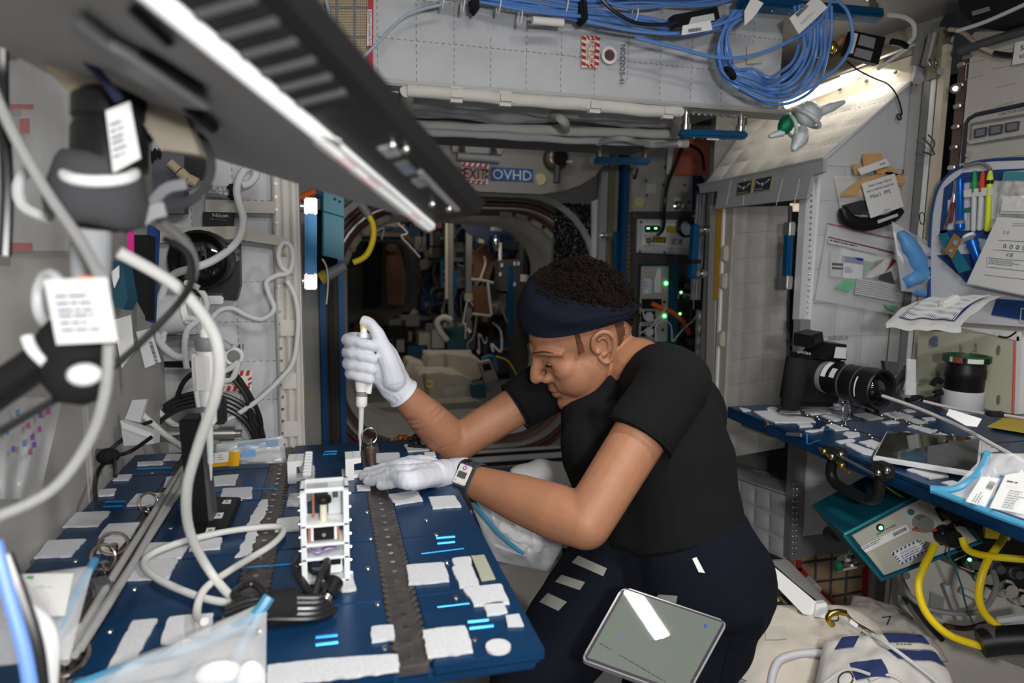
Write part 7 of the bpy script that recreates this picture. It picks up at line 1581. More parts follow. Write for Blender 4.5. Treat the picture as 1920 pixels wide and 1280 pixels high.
for q in ([(1775,1095),(1800,1160)],[(1805,1105),(1850,1130)]): obj('white_sleeve', B().tube([PD(x, y,1.46) for x, y in q],.007,8, smooth=False), LTGREY, lr)
yc = lambda pts, label, r=.0068: cable('yellow_cable',[PD(*p) for p in pts], r, YELLOW, label, group='yellow cables', n=12)
yc([(1752,1020,1.30),(1746,1035,1.29),(1731,1065,1.27),(1722,1100,1.26),(1732,1140,1.25),(1756,1172,1.24),(1790,1195,1.23),(1842,1212,1.22)], 'yellow cable hanging from the nearest plug of the teal power box')
yc([(1804,1008,1.30),(1812,1028,1.29),(1832,1038,1.27),(1870,1044,1.24),(1950,1050,1.2)], 'yellow cable running level to the right edge under the table')
yc([(1890,975,1.30),(1880,1010,1.28),(1852,1050,1.25),(1838,1090,1.24),(1836,1125,1.24),(1850,1155,1.24),(1880,1180,1.23)], 'yellow cable bending down at the right edge into the black hose')
obj('yellow_drum', B().cyl(PD(1845,985,1.36), PD(1892,990,1.34),0.024,18), YELLOW, None, 'fat yellow cylinder under the near corner of the right table', 'cylinder')
bh = thing('black_hose', 'thick black connector hose at the bottom right corner', 'hose', PD(1890,1230,1.2))
obj('body', B().tube([PD(1838,1206,1.21), PD(1880,1200,1.2), PD(1950,1196,1.18)],.024,14), BLACK, bh); obj('collar', B().cyl(PD(1846,1200,1.21), PD(1862,1199,1.21),.027,16), DKGREY, bh); obj('lower_body', B().prism([PD(1845,1225,1.21), PD(1900,1215,1.2), PD(1950,1235,1.19), PD(1940,1260,1.19)], FW*.03), flat((0.10,0.10,0.09)), bh)
obj('white_end', B().tube([PD(1872,1164,1.3), PD(1950,1152,1.26)],.008,8), LTGREY, None, 'white cable end crossing above the black hose', 'cable')
for k,(pts, lb_) in enumerate((([(1690,1040,1.42),(1686,1070,1.42),(1700,1110,1.42),(1740,1140,1.4),(1800,1150,1.38),(1845,1140,1.38),(1868,1100,1.38),(1862,1070,1.4)], 'grey cable making a wide loop before the beige rack front'),([(1690,1085,1.43),(1712,1130,1.43),(1740,1170,1.43),(1768,1200,1.42)], 'black cable slanting down across the beige rack front'),([(1745,1040,1.4),(1700,1050,1.4),(1688,1075,1.4)], 'black cable from the plug to the edge of the rack front'),([(1770,1172,1.41),(1810,1178,1.4),(1850,1168,1.38)], 'dark red cable lying across the foot of the rack front'))):
    cable('rack_cable',[PD(*p) for p in pts],.0055,(MIDGREY, CABLEK, CABLEK, flat((0.06,0.015,0.015)))[k], lb_)
# metal clip and tether on the lower screen
mc = thing('spring_clip', 'shiny metal clip with green pad hanging before the lower exhaust screen', 'clip', PD(1590,1072,1.62))
obj('jaw', B().tube([PD(1568,1066,1.62), PD(1600,1060,1.6), PD(1618,1056,1.6)],.008,8), STEEL, mc); obj('jaw', B().tube([PD(1575,1052,1.62), PD(1595,1045,1.6), PD(1612,1048,1.6)],.010,8), STEEL, mc)
obj('green_pad', B().cyl(PD(1565,1062,1.61), PD(1576,1060,1.61),.012,14), flat((0.02,0.18,0.10)), mc); obj('wire', B().tube([PD(1562,1003,1.62), PD(1580,1010,1.6), PD(1592,1030,1.6), PD(1590,1045,1.6)],.0025,6), STEEL, mc); obj('reel', B().cyl(PD(1556,1000,1.64), PD(1572,1000,1.6),.018,16), DKGREY, mc)
# white bin lid, yellow item
wb2 = thing('white_bin', 'white plastic bin lid leaning between the trousers and the lower exhaust screen', 'bin', PD(1500,1150,1.45))
obj('side', B().prism([PD(1426,1068,1.45), PD(1444,1056,1.45), PD(1556,1150,1.42), PD(1530,1156,1.42), PD(1505,1150,1.42)], FW*.02, bev=.004), WHITE, wb2)
obj('grey_lining', B().prism([PD(1444,1052,1.47), PD(1478,1050,1.5), PD(1562,1135,1.48), PD(1553,1142,1.45), PD(1500,1100,1.46)], FW*.01), flat((0.22,0.22,0.21)), wb2)
obj('corner_tab', B().prism([PD(1530,1132,1.42), PD(1550,1130,1.42), PD(1554,1160,1.41), PD(1528,1156,1.41)], FW*.02, bev=.003), WHITE, wb2)
yi = thing('yellow_packet', 'yellow packet with black print beside the white bin lid', 'packet', PD(1440,1135,1.46))
obj('body', B().prism([PD(1420,1072,1.48), PD(1428,1066,1.48), PD(1462,1126,1.46), PD(1446,1134,1.46), PD(1422,1130,1.46)], FW*.02), flat((0.50,0.44,0.03)), yi, smooth=False)
text('lettering', 'Respirator A', PD(1427,1104,1.455),(PD(1452,1130,1.455)-PD(1427,1104,1.455)), UP+RT*.5,.0075, INK, yi, 'LEFT',.9)
obj('dark_gap', B().prism([PD(1460,1120,1.52), PD(1490,1100,1.52), PD(1540,1160,1.5), PD(1500,1160,1.5)], FW*.01), KHAKI, None, 'olive sheet for the shaded gap behind the white bin lid', 'board')  # shade in the gap put in as an olive sheet
# canvas bags
def bag(name, label, q, ds, th, m, sd, ns=.35):
    t = thing(name, label, 'bag', PD(q[0][0], q[0][1], ds[0])); P = [PD(x, y, d) for (x, y), d in zip(q, ds)]; n = (P[1]-P[0]).cross(P[3]-P[0]).normalized()
    n = n if n.dot(CAM-P[0]) > 0 else -n
    b = B()
    for s in (1,-1): b.grid(lambda u, w: (P[0]*(1-u)+P[1]*u)*(1-w)+(P[3]*(1-u)+P[2]*u)*w+n*s*th*((max(0, math.sin(math.pi*u))*max(0, math.sin(math.pi*w)))**.4*(1+ns*noise.noise(V((u*3+sd, w*3, s))))+.10*noise.noise(V((u*9+sd, w*9,2)))+.06*abs(noise.noise(V((u*16, w*7+sd,4))))),40,30)
    obj('cloth', b, m, t, ang=75)
    top = lambda u, w, o=.004: (P[0]*(1-u)+P[1]*u)*(1-w)+(P[3]*(1-u)+P[2]*u)*w+n*(th*((max(0, math.sin(math.pi*u))*max(0, math.sin(math.pi*w)))**.4*(1+ns*noise.noise(V((u*3+sd, w*3,1))))+.10*noise.noise(V((u*9+sd, w*9,2)))+.06*abs(noise.noise(V((u*16, w*7+sd,4)))))+o)
    return t, top
t, tp_ = bag('canvas_bag', 'large cream canvas bag behind the trousers at the bottom right',[(1350,1400),(1720,1400),(1640,1135),(1385,1135)],(1.30,1.30,1.48,1.48),.07, CANVAS,1.0)
obj('paper_label', B().grid(lambda u, w: tp_(.16+.13*u,.66+.12*w),4,4), mat('faded_label',(0.55,0.52,0.47),0.8), t); lines('print', tp_(.13,.78,.006), RT, UP,.02,2,.004,.003, INK, t,111)
obj('pen_ring', B().tube([tp_(.62+.04*math.cos(a),.86+.05*math.sin(a),.003) for a in [k*.55 for k in range(12)]],.0012,5), INK, t)
obj('tie_mark', B().tube([tp_(.42+.03*math.cos(a),.90+.02*math.sin(a),.003) for a in [k*.55 for k in range(12)]],.0010,5), INK, t)
pp = [tp_(.17+.40*(.5-.5*math.cos(a) if False else 0),.3) for a in (0,)]
obj('white_piping', B().tube([tp_(u, w,.004) for u, w in ((.20,.12),(.20,.30),(.205,.42),(.24,.50),(.32,.53),(.42,.535),(.52,.53))],.008,10), LTGREY, t)
obj('white_tag', B().grid(lambda u, w: tp_(.05+.09*u,.22+.22*w,.003),4,6), mat('faded_label',(0,0,0)), t); text('lettering', 'NIW', tp_(.075,.26,.008), UP+RT*.15,-RT,.022, flat((0.10,0.12,0.2)), t, 'LEFT')
t, tq2 = bag('canvas_bag', 'pale canvas bag with a pointed corner behind the gold carabiner',[(1560,1240),(1780,1240),(1700,1150),(1600,1115)],(1.42,1.40,1.50,1.52),.05, mat('grey_canvas',(0.46,0.43,0.38),0.9, bump=.3, bscale=350),3.0)
text('lettering', 'IO', tq2(.62,.60,.006), tq2(.80,.62)-tq2(.62,.60), tq2(.62,.75)-tq2(.62,.60),.036, flat((0.06,0.06,0.08)), t, 'LEFT',1.2); obj('pen_stroke', B().tube([tq2(.40,.55,.004), tq2(.50,.58,.004), tq2(.44,.42,.004)],.0012,5, smooth=False), INK, t)
t, tr_ = bag('canvas_bag', 'nearest white canvas bag with dark blue patches at the bottom right',[(1500,1420),(1850,1420),(1740,1190),(1545,1200)],(1.16,1.12,1.30,1.30),.06, mat('white_canvas',(0.56,0.54,0.51),0.9, bump=.3, bscale=350),7.0)
NV = mat('navy_patch',(0.015,0.03,0.11),0.8)
for (u0, w0, u1, w1, sk_) in ((.10,.84,.26,.97,.06),(.27,.50,.50,.66,-.05),(.58,.66,.98,.76,-.06),(.56,.85,.92,.96,-.04)):
    obj('blue_patch', B().grid(lambda u, w: tr_(u0+(u1-u0)*u+sk_*w, w0+(w1-w0)*w,.004),8,5), NV, t)
obj('white_window', B().grid(lambda u, w: tr_(.56+.36*u,.775+.06*w,.004),8,3), mat('faded_label',(0,0,0)), t); lines('print', tr_(.60,.82,.007), tr_(.8,.82)-tr_(.6,.82), UP,.03,1,.003,.001, DKGREY, t,115)
for k in range(3): obj('seam_cord', B().tube([tr_(.05+.3*k,.52-.04*k,.004), tr_(.2+.3*k,.60-.08*k,.004), tr_(.36+.26*k,.52-.1*k,.004)],.003,6), mat('white_canvas',(0,0,0)), t)
obj('pen_ring', B().tube([tr_(.20+.05*math.cos(a),.52+.06*math.sin(a),.003) for a in [k*.55 for k in range(12)]],.0012,5), INK, t)
obj('draw_cord', B().tube([tr_(.42,.93,.010), tr_(.55,.75,.012), tr_(.80,.50,.010), tr_(.95,.30,.008)],.0035,8), LTGREY, t)
gc = thing('carabiner', 'gold carabiner clipping the white canvas bag', 'carabiner', PD(1570,1165,1.30))
obj('frame', B().tube([PD(1562,1172,1.30), PD(1553,1162,1.30), PD(1556,1152,1.30), PD(1572,1147,1.30), PD(1586,1149,1.30)],.0058,10), GOLD, gc); obj('steel_hook', B().tube([PD(1586,1150,1.30), PD(1600,1165,1.29), PD(1625,1180,1.28), PD(1640,1190,1.28), PD(1632,1198,1.28), PD(1615,1186,1.28)],.0032,8), STEEL, gc)
obj('white_ferrule', B().cyl(PD(1592,1164,1.29), PD(1606,1174,1.285),.0055,10), PAPER, gc)
# clear bag hanging between table and knee, and clutter on the floor beyond
hb2 = thing('waste_bag', 'clear bag of crumpled tissue with blue seal hanging off the table behind the forearm', 'bag', PD(960,1050,1.3))
obj('film', pillow(PD(925,1050,1.28), PD(1058,1078,1.34), PD(1050,985,1.36), PD(868,905,1.24),.035,-FW, ns=.5), BAGD, hb2, ang=70)
obj('blue_seal', B().tube([PD(880,930,1.22), PD(905,965,1.23), PD(940,1005,1.25), PD(980,1038,1.27)],.0045,8), ZIPBLUE, hb2)
blob('tissue',[PD(935,985,1.3), PD(965,1005,1.3), PD(995,1015,1.3), PD(1000,1035,1.3)],[.014,.024,.022,.012], PAPER, hb2,3); blob('brown_tissue',[PD(940,972,1.31), PD(960,985,1.31), PD(985,988,1.31)],[.010,.016,.008], flat((0.40,0.17,0.03)), hb2,5)
blob('white_parcel',[PD(960,905,1.6), PD(1010,900,1.62), PD(1060,910,1.65), PD(1085,950,1.62)],[.03,.05,.05,.03], mat('packet_white',(0,0,0)), None if False else hb2,9)
ch = obj('steel_chain', B().tube([PD(876,945,1.3)+V((.004*math.sin(k*2),.004*math.cos(k*3),0))-UP*(.012*k)+RT*.004*k for k in range(8)],.005,6), STEEL, None, 'bunched steel chain hanging at the right edge of the left table', 'chain')
fp = thing('floor_rail', 'pale floor rail seen between the table and the trousers', 'rail', PD(980,1050,2.8))
for k,(y0, y1, m) in enumerate(((1015,1026, MIDGREY),(1028,1044, BLACKM),(1046,1056, LTGREY))): obj('rail_strip', B().prism([PD(890, y0,2.9), PD(1100, y0-4,2.9), PD(1100, y1-4,2.85), PD(890, y1,2.85)], UP*-.01), m, fp)
obj('deck_plate', B().prism([PD(885,1062,2.3), PD(1110,1050,2.4), PD(1100,1250,1.75), PD(930,1250,1.75)], UP*-.01), BEIGE, fp)
# ============================================================= PERSON
from mathutils.bvhtree import BVHTree
def fuse(b, voxel, it=4, fac=0.5):
    """union of overlapping closed pieces grown into one continuous skin"""
    me = bpy.data.meshes.new('f'); me.from_pydata(b.v,[], b.f)
    bm = bmesh.new(); bm.from_mesh(me); bmesh.ops.recalc_face_normals(bm, faces=bm.faces[:]); bm.to_mesh(me); bm.free()
    o = bpy.data.objects.new('f', me); COL.objects.link(o)
    r = o.modifiers.new('r', 'REMESH'); r.mode = 'VOXEL'; r.voxel_size = voxel
    s = o.modifiers.new('s', 'SMOOTH'); s.iterations = it; s.factor = fac
    dg = bpy.context.evaluated_depsgraph_get(); m2 = bpy.data.meshes.new_from_object(o.evaluated_get(dg))
    out = B(); out.add([v.co.copy() for v in m2.vertices],[list(p.vertices) for p in m2.polygons])
    bpy.data.objects.remove(o); bpy.data.meshes.remove(me); bpy.data.meshes.remove(m2)
    return out
def skinmat():
    m = mat('brown_skin',(0.33,0.150,0.082),0.55, var=0.05, vscale=40, bump=0.12, bscale=600)
    m.node_tree.nodes['Principled BSDF'].inputs['Subsurface Weight'].default_value = 0.08
    m.node_tree.nodes['Principled BSDF'].inputs['Subsurface Radius'].default_value = (0.012,0.005,0.003)
    return m
SKIN = skinmat()
SHIRT = mat('black_tshirt',(0.006,0.006,0.0065),0.95, bump=0.3, bscale=600, spec=0.2); PANTS = mat('navy_trousers',(0.004,0.0055,0.011),0.95, bump=0.3, bscale=500, spec=0.2)
GLOVE = mat('white_nitrile',(0.60,0.62,0.68),0.55, bump=0.25, bscale=160); BAND = mat('navy_headband',(0.0045,0.0065,0.014),0.95, bump=0.3, bscale=500, spec=0.2)
HAIR = mat('dark_brown_hair',(0.009,0.0055,0.0045),0.95, spec=0.15)
hf, hl_, hu = V((-.8785,.0466,-.4754)), V((.0113,-.9929,-.1182)), V((-.4776,-.1092,.8718))
HC = V((.468,1.219,1.3345))
HL = lambda x, y, z: HC+hf*x+hl_*y+hu*z
HR = Matrix((hf, hl_, hu)).transposed()
per = thing('person', 'person in black t-shirt and navy headband leaning over the blue table holding a pipette', 'person',(0.55,1.08,0.05))
Ls, Rs = PD(1262,716,1.13), PD(1040,716,1.40); sh = (Rs-Ls).normalized()
Le, Re = PD(1098,980,1.06), PD(852,834,1.36)
Lw, Rw = PD(862,893,1.195), PD(744,726,1.285)
# ---- skin: head, neck, arms in one surface
b = B()
E = lambda c, s, r=None: b.sph(HL(*c),1.0, s,20,(HR @ r) if r else HR)
E((-.004,0,.038),(.098,.075,.100)); E((-.030,0,.022),(.078,.072,.080)); E((.045,0,.0),(.050,.062,.070))
E((.048,0,-.050),(.044,.050,.052)); b.tube([HL(-.005,.056,-.015), HL(.010,.056,-.048), HL(.050,.038,-.082), HL(.078,.012,-.098), HL(.078,-.012,-.098), HL(.050,-.038,-.082), HL(.010,-.056,-.048), HL(-.005,-.056,-.015)],[.018,.018,.018,.019,.019,.018,.018,.018],12)
E((.058,0,-.078),(.034,.030,.030)); E((.085,0,-.096),(.016,.018,.015))
for s in (1,-1):
    E((.040, s*.036,-.040),(.048,.034,.048)); E((.020, s*.042,-.035),(.045,.030,.045)); E((.058, s*.040,-.016),(.030,.026,.028)); E((.066, s*.026,-.045),(.028,.024,.030)); b.tube([HL(.094,0.003*s,.024), HL(.089, s*.022,.031), HL(.076, s*.045,.029), HL(.058, s*.060,.020)],[.0090,.0090,.0085,.0065],10)
    E((.072, s*.032,.006),(.0165,.017,.0150)); E((.097, s*.0145,-.028),(.014,.0095,.0095))
b.tube([HL(.091,0,.026), HL(.099,0,.008), HL(.111,0,-.010), HL(.115,0,-.022)],[.011,.010,.0115,.0130],12)
E((.115,0,-.022),(.0125,.0120,.0110))
E((.083,0,-.052),(.018,.028,.012)); b.tube([HL(.086,.022,-.061), HL(.0955,.010,-.0565), HL(.098,0,-.0575), HL(.0955,-.010,-.0565), HL(.086,-.022,-.061)],[.004,.0062,.0062,.0062,.004],10)
b.tube([HL(.085,.020,-.064), HL(.093,.010,-.0695), HL(.0945,0,-.0705), HL(.093,-.010,-.0695), HL(.085,-.020,-.064)],[.004,.0070,.0078,.0070,.004],10)
Nb = PD(1212,706,1.275)
b.tube([HL(-.022,0,-.020), HL(-.040,0,-.075), Nb, Nb+V((.05,-.01,-.12))],[.056,.054,.062,.09],18)
b.tube([Nb+V((0,0,-.03)), Ls.lerp(Nb,.4), Ls],[.052,.048,.040],14); b.tube([Nb+V((0,0,-.03)), Rs.lerp(Nb,.4), Rs],[.052,.048,.038],14)
def arm(S, El, Wr, r):
    f0 = El.lerp(Wr,0.22)
    b.tube([S, S.lerp(El,.35), S.lerp(El,.7), El],[r[0], r[1], r[2], r[3]],18); b.tube([El, f0, El.lerp(Wr,.5), El.lerp(Wr,.78), Wr, Wr+(Wr-El).normalized()*.03],[r[3], r[4], r[5], r[6], r[7], r[7]*.95],18)
arm(Ls, Le, Lw,(.044,.045,.043,.041,.045,.040,.031,.0265)); arm(Rs, Re, Rw,(.040,.041,.039,.038,.041,.037,.030,.025))
b.sph(Le,.0412, n=18); b.sph(Re,.0380, n=18); b.sph(Ls,.044, n=16); b.sph(Rs,.040, n=16)
sk = fuse(b,.0030,12)
# carve: eye sockets, mouth line, philtrum, nostrils
for i, p in enumerate(sk.v):
    q = p-HC; x, y, z = q.dot(hf), q.dot(hl_), q.dot(hu)
    if x < .03 or abs(y) > .08 or z < -.13 or z > .12: continue
    d = 0
    for s in (1,-1):
        d += .0034*math.exp(-(((y-s*.031)/.015)**2+((z-.0155)/.006)**2)); d += .0034*math.exp(-(((y-s*.030)/.013)**2+((z-.0052)/.0018)**2)); d += .0020*math.exp(-(((y-s*.032)/.017)**2+((z+.008)/.004)**2))
        d += .0018*math.exp(-(((y-s*.0085)/.004)**2+((z+.0365)/.0035)**2)); d += .0011*math.exp(-(((y-s*.028)/.004)**2+((z+.045)/.013)**2))
    d += .0034*math.exp(-((z+.0625-abs(y)*.05)/.0018)**2)*(1 if abs(y) < .025 else 0); d += .0022*math.exp(-((y/.02)**2+((z+.082)/.004)**2))
    sk.v[i] = p-hf*d
body = obj('body', sk, SKIN, per, ang=180)
# ears, brows, eyes, lips
for s in (1,-1):
    c = lambda x, z, o=0: HL(x-.004, s*(.0735+o), z)
    b = B().tube([c(.010,-.004,.002), c(.012,.012,.006), c(.004,.028,.010), c(-.012,.032,.014), c(-.024,.022,.016), c(-.026,.004,.014), c(-.018,-.016,.010), c(-.008,-.029,.005), c(.003,-.028,.003), c(.008,-.014,.001)],[.004,.0042,.0045,.0048,.0048,.0045,.0045,.0052,.0050,.004],10)
    b.tube([c(.000,.018,.006), c(-.012,.020,.010), c(-.017,.006,.010), c(-.010,-.010,.006), c(.002,-.014,.004)],.0036,10); b.sph(c(-.008,0,-.003),1,(.022,.009,.030),14, HR); b.sph(c(.007,-.003,.004),.005, n=10)
    obj('ear', fuse(b,.0016,3), SKIN, per, ang=180)
    eb = obj('eyebrow', B().tube([HL(.1015, s*.012,.0300), HL(.0975, s*.026,.0350), HL(.0855, s*.043,.0350), HL(.073, s*.056,.0285)],[.0012,.0018,.0017,.0008],8), mat('brow_hair',(0.05,0.022,0.012),0.9), per)
    obj('eyelashes', B().tube([HL(.0885, s*.020,.0030), HL(.0905, s*.030,.0012), HL(.0845, s*.043,.0022)],[.0010,.0019,.0010],6), HAIR, per)
    obj('eye', B().sph(HL(.0755, s*.031,.0035),.0112, n=14), flat((0.5,0.45,0.4)), per)
obj('lips', B().tube([HL(.0860,.022,-.0615), HL(.0953,.010,-.0580), HL(.0975,0,-.0590), HL(.0953,-.010,-.0580), HL(.0875,-.022,-.0615)],[.0015,.0052,.0052,.0052,.0015],10).tube([HL(.0870,.020,-.0640), HL(.0930,.010,-.0690), HL(.0943,0,-.0695), HL(.0930,-.010,-.0690), HL(.0870,-.020,-.0640)],[.0015,.0055,.0062,.0055,.0015],10), mat('lip_skin',(0.26,0.095,0.065),0.4), body)
# hair and headband
def sku(al, z, g):      # point on the skull shell at azimuth al (0 = forehead, pi = nape) and height z
    zc = max(-0.98, min(0.98,(z-.036)/(.103+g))); k = math.sqrt(1-zc*zc)
    return HL(-.006+(.097+g)*k*math.cos(al),(.0775+g)*k*math.sin(al), z)
rnd = random.Random(2); hb_ = B()
for i in range(2200):
    al = rnd.uniform(-math.pi, math.pi); t = rnd.random(); lo = max(-.004,.146-.23*(abs(al)/math.pi)**1.9)
    z = lo+(.150-lo)*t**.85; c = sku(al, z,.008+.010*rnd.random()); n = (c-HL(-.006,0,.03)).normalized()
    e = n.orthogonal().normalized(); e.rotate(Matrix.Rotation(rnd.uniform(0,6.28),3, n)); g2 = n.cross(e); r = rnd.uniform(.003,.0055)
    hb_.tube([c+(e*math.cos(a)*r+g2*math.sin(a)*r)+n*(a*.0014+.002*math.sin(a*2)) for a in (0,1.3,2.6,3.9,5.2)],.0012,3,2)
shell = B()
shell.grid(lambda u, w: (lambda al: sku(al, max(-.010,.140-.23*(abs(al)/math.pi)**1.9)*(1-w)+.149*w,.009+.004*noise.noise(V((math.cos(al)*9, math.sin(al)*9, w*9)))))(math.pi*(2*u-1)),60,16)
obj('hair', shell, HAIR, per, ang=80); obj('hair_curls', hb_, HAIR, per, kind='stuff')
nap = B().grid(lambda u, w: sku(math.pi*(.64+.72*u),.035-.070*w,.0015+.002*math.sin(math.pi*w)+.0012*noise.noise(V((u*60, w*20,0)))),60,16)
for s in (1,-1): nap.grid(lambda u, w: HL(.027-.012*u+.008*w+.0015*noise.noise(V((u*9, w*30, s))), s*(.0705+.0018*math.sin(math.pi*u)),.050-.042*w),6,16)
obj('short_hair', nap, mat('close_cropped_hair',(0.11,0.052,0.030),0.9, bump=1.0, bscale=900, spec=.2), per, ang=90)
HIB = lambda a: .157-.23*a**1.9
def band(al, w, o=0.0):
    a = abs(al)/math.pi; lo = .086-.040*min(1, a*2)-.05*max(0, a-.5)*2; hi = max(HIB(a), lo+.020)
    fold = .0022*math.sin(w*9+al*3)*math.sin(min(1, a*1.6)*math.pi)+.0016*math.sin(w*17-al*4)*a
    return sku(al, lo+(hi-lo)*w,.0155+.010*w*(1-a)+.004*math.sin(math.pi*min(1, max(0, w)))+fold+o)
bd = B().grid(lambda u, w: band(math.pi*(2*u-1), w),72,14).grid(lambda u, w: band(math.pi*(2*u-1), w,-.004),72,14)
obj('headband', bd, BAND, per, ang=80); obj('headband_hem', B().tube([band(math.pi*(2*k/40-1),0.0,-.001) for k in range(40)],.0022,6,2, closed=True).tube([band(math.pi*(2*k/40-1),1.0,-.001) for k in range(40)],.0022,6,2, closed=True), BAND, per)
# ---- t-shirt
b = B(); Uc, Cc, Wc = PD(1183,752,1.27), PD(1205,850,1.25), PD(1238,985,1.225)
for s, k in ((1,1.0),(-1,1.0)):
    b.tube([Uc+sh*s*.085, Cc+sh*s*.072, Cc.lerp(Wc,.5)+sh*s*.066, Wc+sh*s*.062, Wc+sh*s*.062+(Wc-Cc).normalized()*.018],[.086,.104,.099,.101,.103],22)
b.tube([Uc, Cc, Wc, Wc+(Wc-Cc).normalized()*.018],[.084,.106,.104,.106],22)
fr = sh.cross((Uc-Wc).normalized()); fr = fr if fr.x < 0 else -fr
for s in (1,-1): b.sph(Cc+sh*s*.07+fr*.055+V((0,0,.02)),.066, n=16)
b.tube([Nb+V((.012,0,-.040)), Nb.lerp(Ls,.55)+V((0,0,-.004)), Ls+V((0,0,.004))],[.064,.068,.062],16); b.tube([Nb+V((.012,0,-.040)), Nb.lerp(Rs,.55)+V((0,0,-.010)), Rs],[.066,.064,.056],16)
b.tube([Nb+V((.045,-.005,-.050)), Uc+V((.03,0,-.02))],[.070,.085],16)
b.tube([Ls, Ls.lerp(Le,.22), Ls.lerp(Le,.405)],[.060,.059,.0585],20); b.tube([Rs, Rs.lerp(Re,.2), Rs.lerp(Re,.40)],[.057,.054,.0515],20)
b.sph(Ls,.0625, n=20); b.sph(Rs,.058, n=20); b.sph(PD(1268,775,1.26),.088, n=20); b.sph(PD(1300,850,1.25),.070, n=18)
ts_b = fuse(b,.0048,10)
for i, p in enumerate(ts_b.v):      # soft folds
    w = noise.noise(V((p.x*9+p.z*5, p.y*9, p.z*10)))*.008+noise.noise(V((p.x*25, p.y*25, p.z*14)))*.0022
    ts_b.v[i] = p+V((w,-w*.6, w*.3))
shirt = obj('t_shirt', ts_b, SHIRT, per, ang=180)
for S, El, t, r in ((Ls, Le,.405,.0575),(Rs, Re,.40,.0505)): obj('sleeve_hem', B().ring(S.lerp(El, t), El-S, r,.0022,30,6), SHIRT, per)
# ---- trousers
b = B(); Hc = PD(1262,1062,1.225); LK, RK = PD(1225,1430,1.17), PD(995,1290,1.17); LA, RA = V((.60,.98,.14)), V((.56,1.22,.14))
for s in (1,-1): b.tube([Wc+sh*s*.060, Hc+sh*s*.070, Hc+sh*s*.075+V((0.01,0,-.04))],[.102,.118,.112],22)
b.tube([Wc, Hc, Hc+V((0,0,-.04))],[.102,.120,.11],22)
HLj, HRj = Hc-sh*.060+V((.02,0,-.02)), Hc+sh*.07+V((-.045,0,.0))
b.tube([HLj, HLj.lerp(LK,.4), LK],[.112,.094,.074],22); b.tube([HRj, HRj.lerp(RK,.45), RK],[.105,.088,.070],22)
b.tube([LK, LK.lerp(LA,.35), LA],[.072,.066,.046],18); b.tube([RK, RK.lerp(RA,.35), RA],[.070,.064,.046],18)
b.sph(HLj,.113, n=20); b.sph(HRj,.106, n=20); b.sph(LK,.074, n=16); b.sph(RK,.071, n=16)
pt_b = fuse(b,.0060,12)
for i, p in enumerate(pt_b.v):
    w = noise.noise(V((p.x*11, p.y*11, p.z*16)))*.007+noise.noise(V((p.x*30, p.y*30, p.z*40)))*.002; pt_b.v[i] = p+V((w,-w, w*.4))
pants = obj('trousers', pt_b, PANTS, per, ang=180)
for A in (LA, RA): obj('sock', fuse(B().tube([A+V((.0,0,.03)), A+V((.01,0,-.03)), A+V((-.05,.0,-.075)), A+V((-.16,.0,-.085))],[.040,.042,.038,.030],14),.006,4), MIDGREY, per)
bvh = BVHTree.FromPolygons([tuple(v) for v in pt_b.v], pt_b.f)
def hit(px, py, tree):
    h = tree.ray_cast(CAM, ray(px, py).normalized()); return h[0], h[1]
def decal(name, q, tree, m, parent, off=.003, nu=10, nv=6):
    def fn(u, w):
        x = (q[0][0]*(1-u)+q[1][0]*u)*(1-w)+(q[3][0]*(1-u)+q[2][0]*u)*w; y = (q[0][1]*(1-u)+q[1][1]*u)*(1-w)+(q[3][1]*(1-u)+q[2][1]*u)*w
        p, n = hit(x, y, tree)
        if p is None: return PD(x, y,1.15)
        return p-ray(x, y).normalized()*off
    b = B().grid(fn, nu, nv); r = [fn(u,0) for u in (0,.25,.5,.75,1)]
    return obj(name, b, m, parent, ang=80)
GV = mat('grey_loop_pile',(0.25,0.25,0.22),0.95, bump=0.7, bscale=800)
for q in ([(1078,1046),(1138,1066),(1132,1079),(1072,1054)],[(1084,1041),(1138,1065),(1131,1080),(1072,1054)])[1:]: decal('thigh_patch', q, bvh, GV, per)
decal('thigh_patch',[(1053,1077),(1097,1091),(1087,1106),(1040,1090)], bvh, GV, per); decal('thigh_patch',[(1027,1111),(1063,1128),(1047,1145),(1011,1128)], bvh, GV, per)
decal('thigh_patch',[(1235,1114),(1270,1117),(1268,1130),(1228,1122)], bvh, GV, per); decal('thigh_patch',[(1372,1195),(1378,1190),(1372,1260),(1350,1280)], bvh, PANTS, per)
decal('reflective_tab',[(1298,1047),(1306,1044),(1322,1074),(1310,1072)], bvh, PAPER, per, nu=4, nv=4)
# ---- gloves
b = B()
g0 = Lw+(Lw-Le).normalized()*.012; Kn = [PZ(766,874,1.146), PZ(769,884,1.149), PZ(771,895,1.147), PZ(773,905,1.140)]
Tp = [PZ(684,884,1.122), PZ(677,893,1.121), PZ(685,902,1.121), PZ(709,911,1.122)]
for K, T, r in zip(Kn, Tp,(.0094,.0097,.0094,.0086)):
    m = K.lerp(T,.45)+V((0,0,.004)); b.tube([g0.lerp(K,.35), K, m, K.lerp(T,.8), T],[.013,.0118, r, r*.93, r*.78],12)
for K in Kn: b.tube([g0, g0.lerp(K,.5)+V((0,0,.002)), K],[.020,.0165,.0125],12)
b.tube([Lw-(Le-Lw).normalized()*.002, g0, g0.lerp(Kn[1].lerp(Kn[2],.5),.5)],[.0325,.0295,.023],18)
b.tube([g0.lerp(Kn[0],.25)+V((0,.012,-.006)), PZ(800,866,1.132), PZ(760,866,1.126), PZ(735,872,1.122)],[.017,.0125,.0105,.0085],12)
gl = fuse(b,.0022,6)
for i, p in enumerate(gl.v): gl.v[i] = p+V((0,0,1))*(noise.noise(V((p.x*60, p.y*60, p.z*40)))*.0012+noise.noise(V((p.x*170, p.y*30, p.z*60)))*.0012)
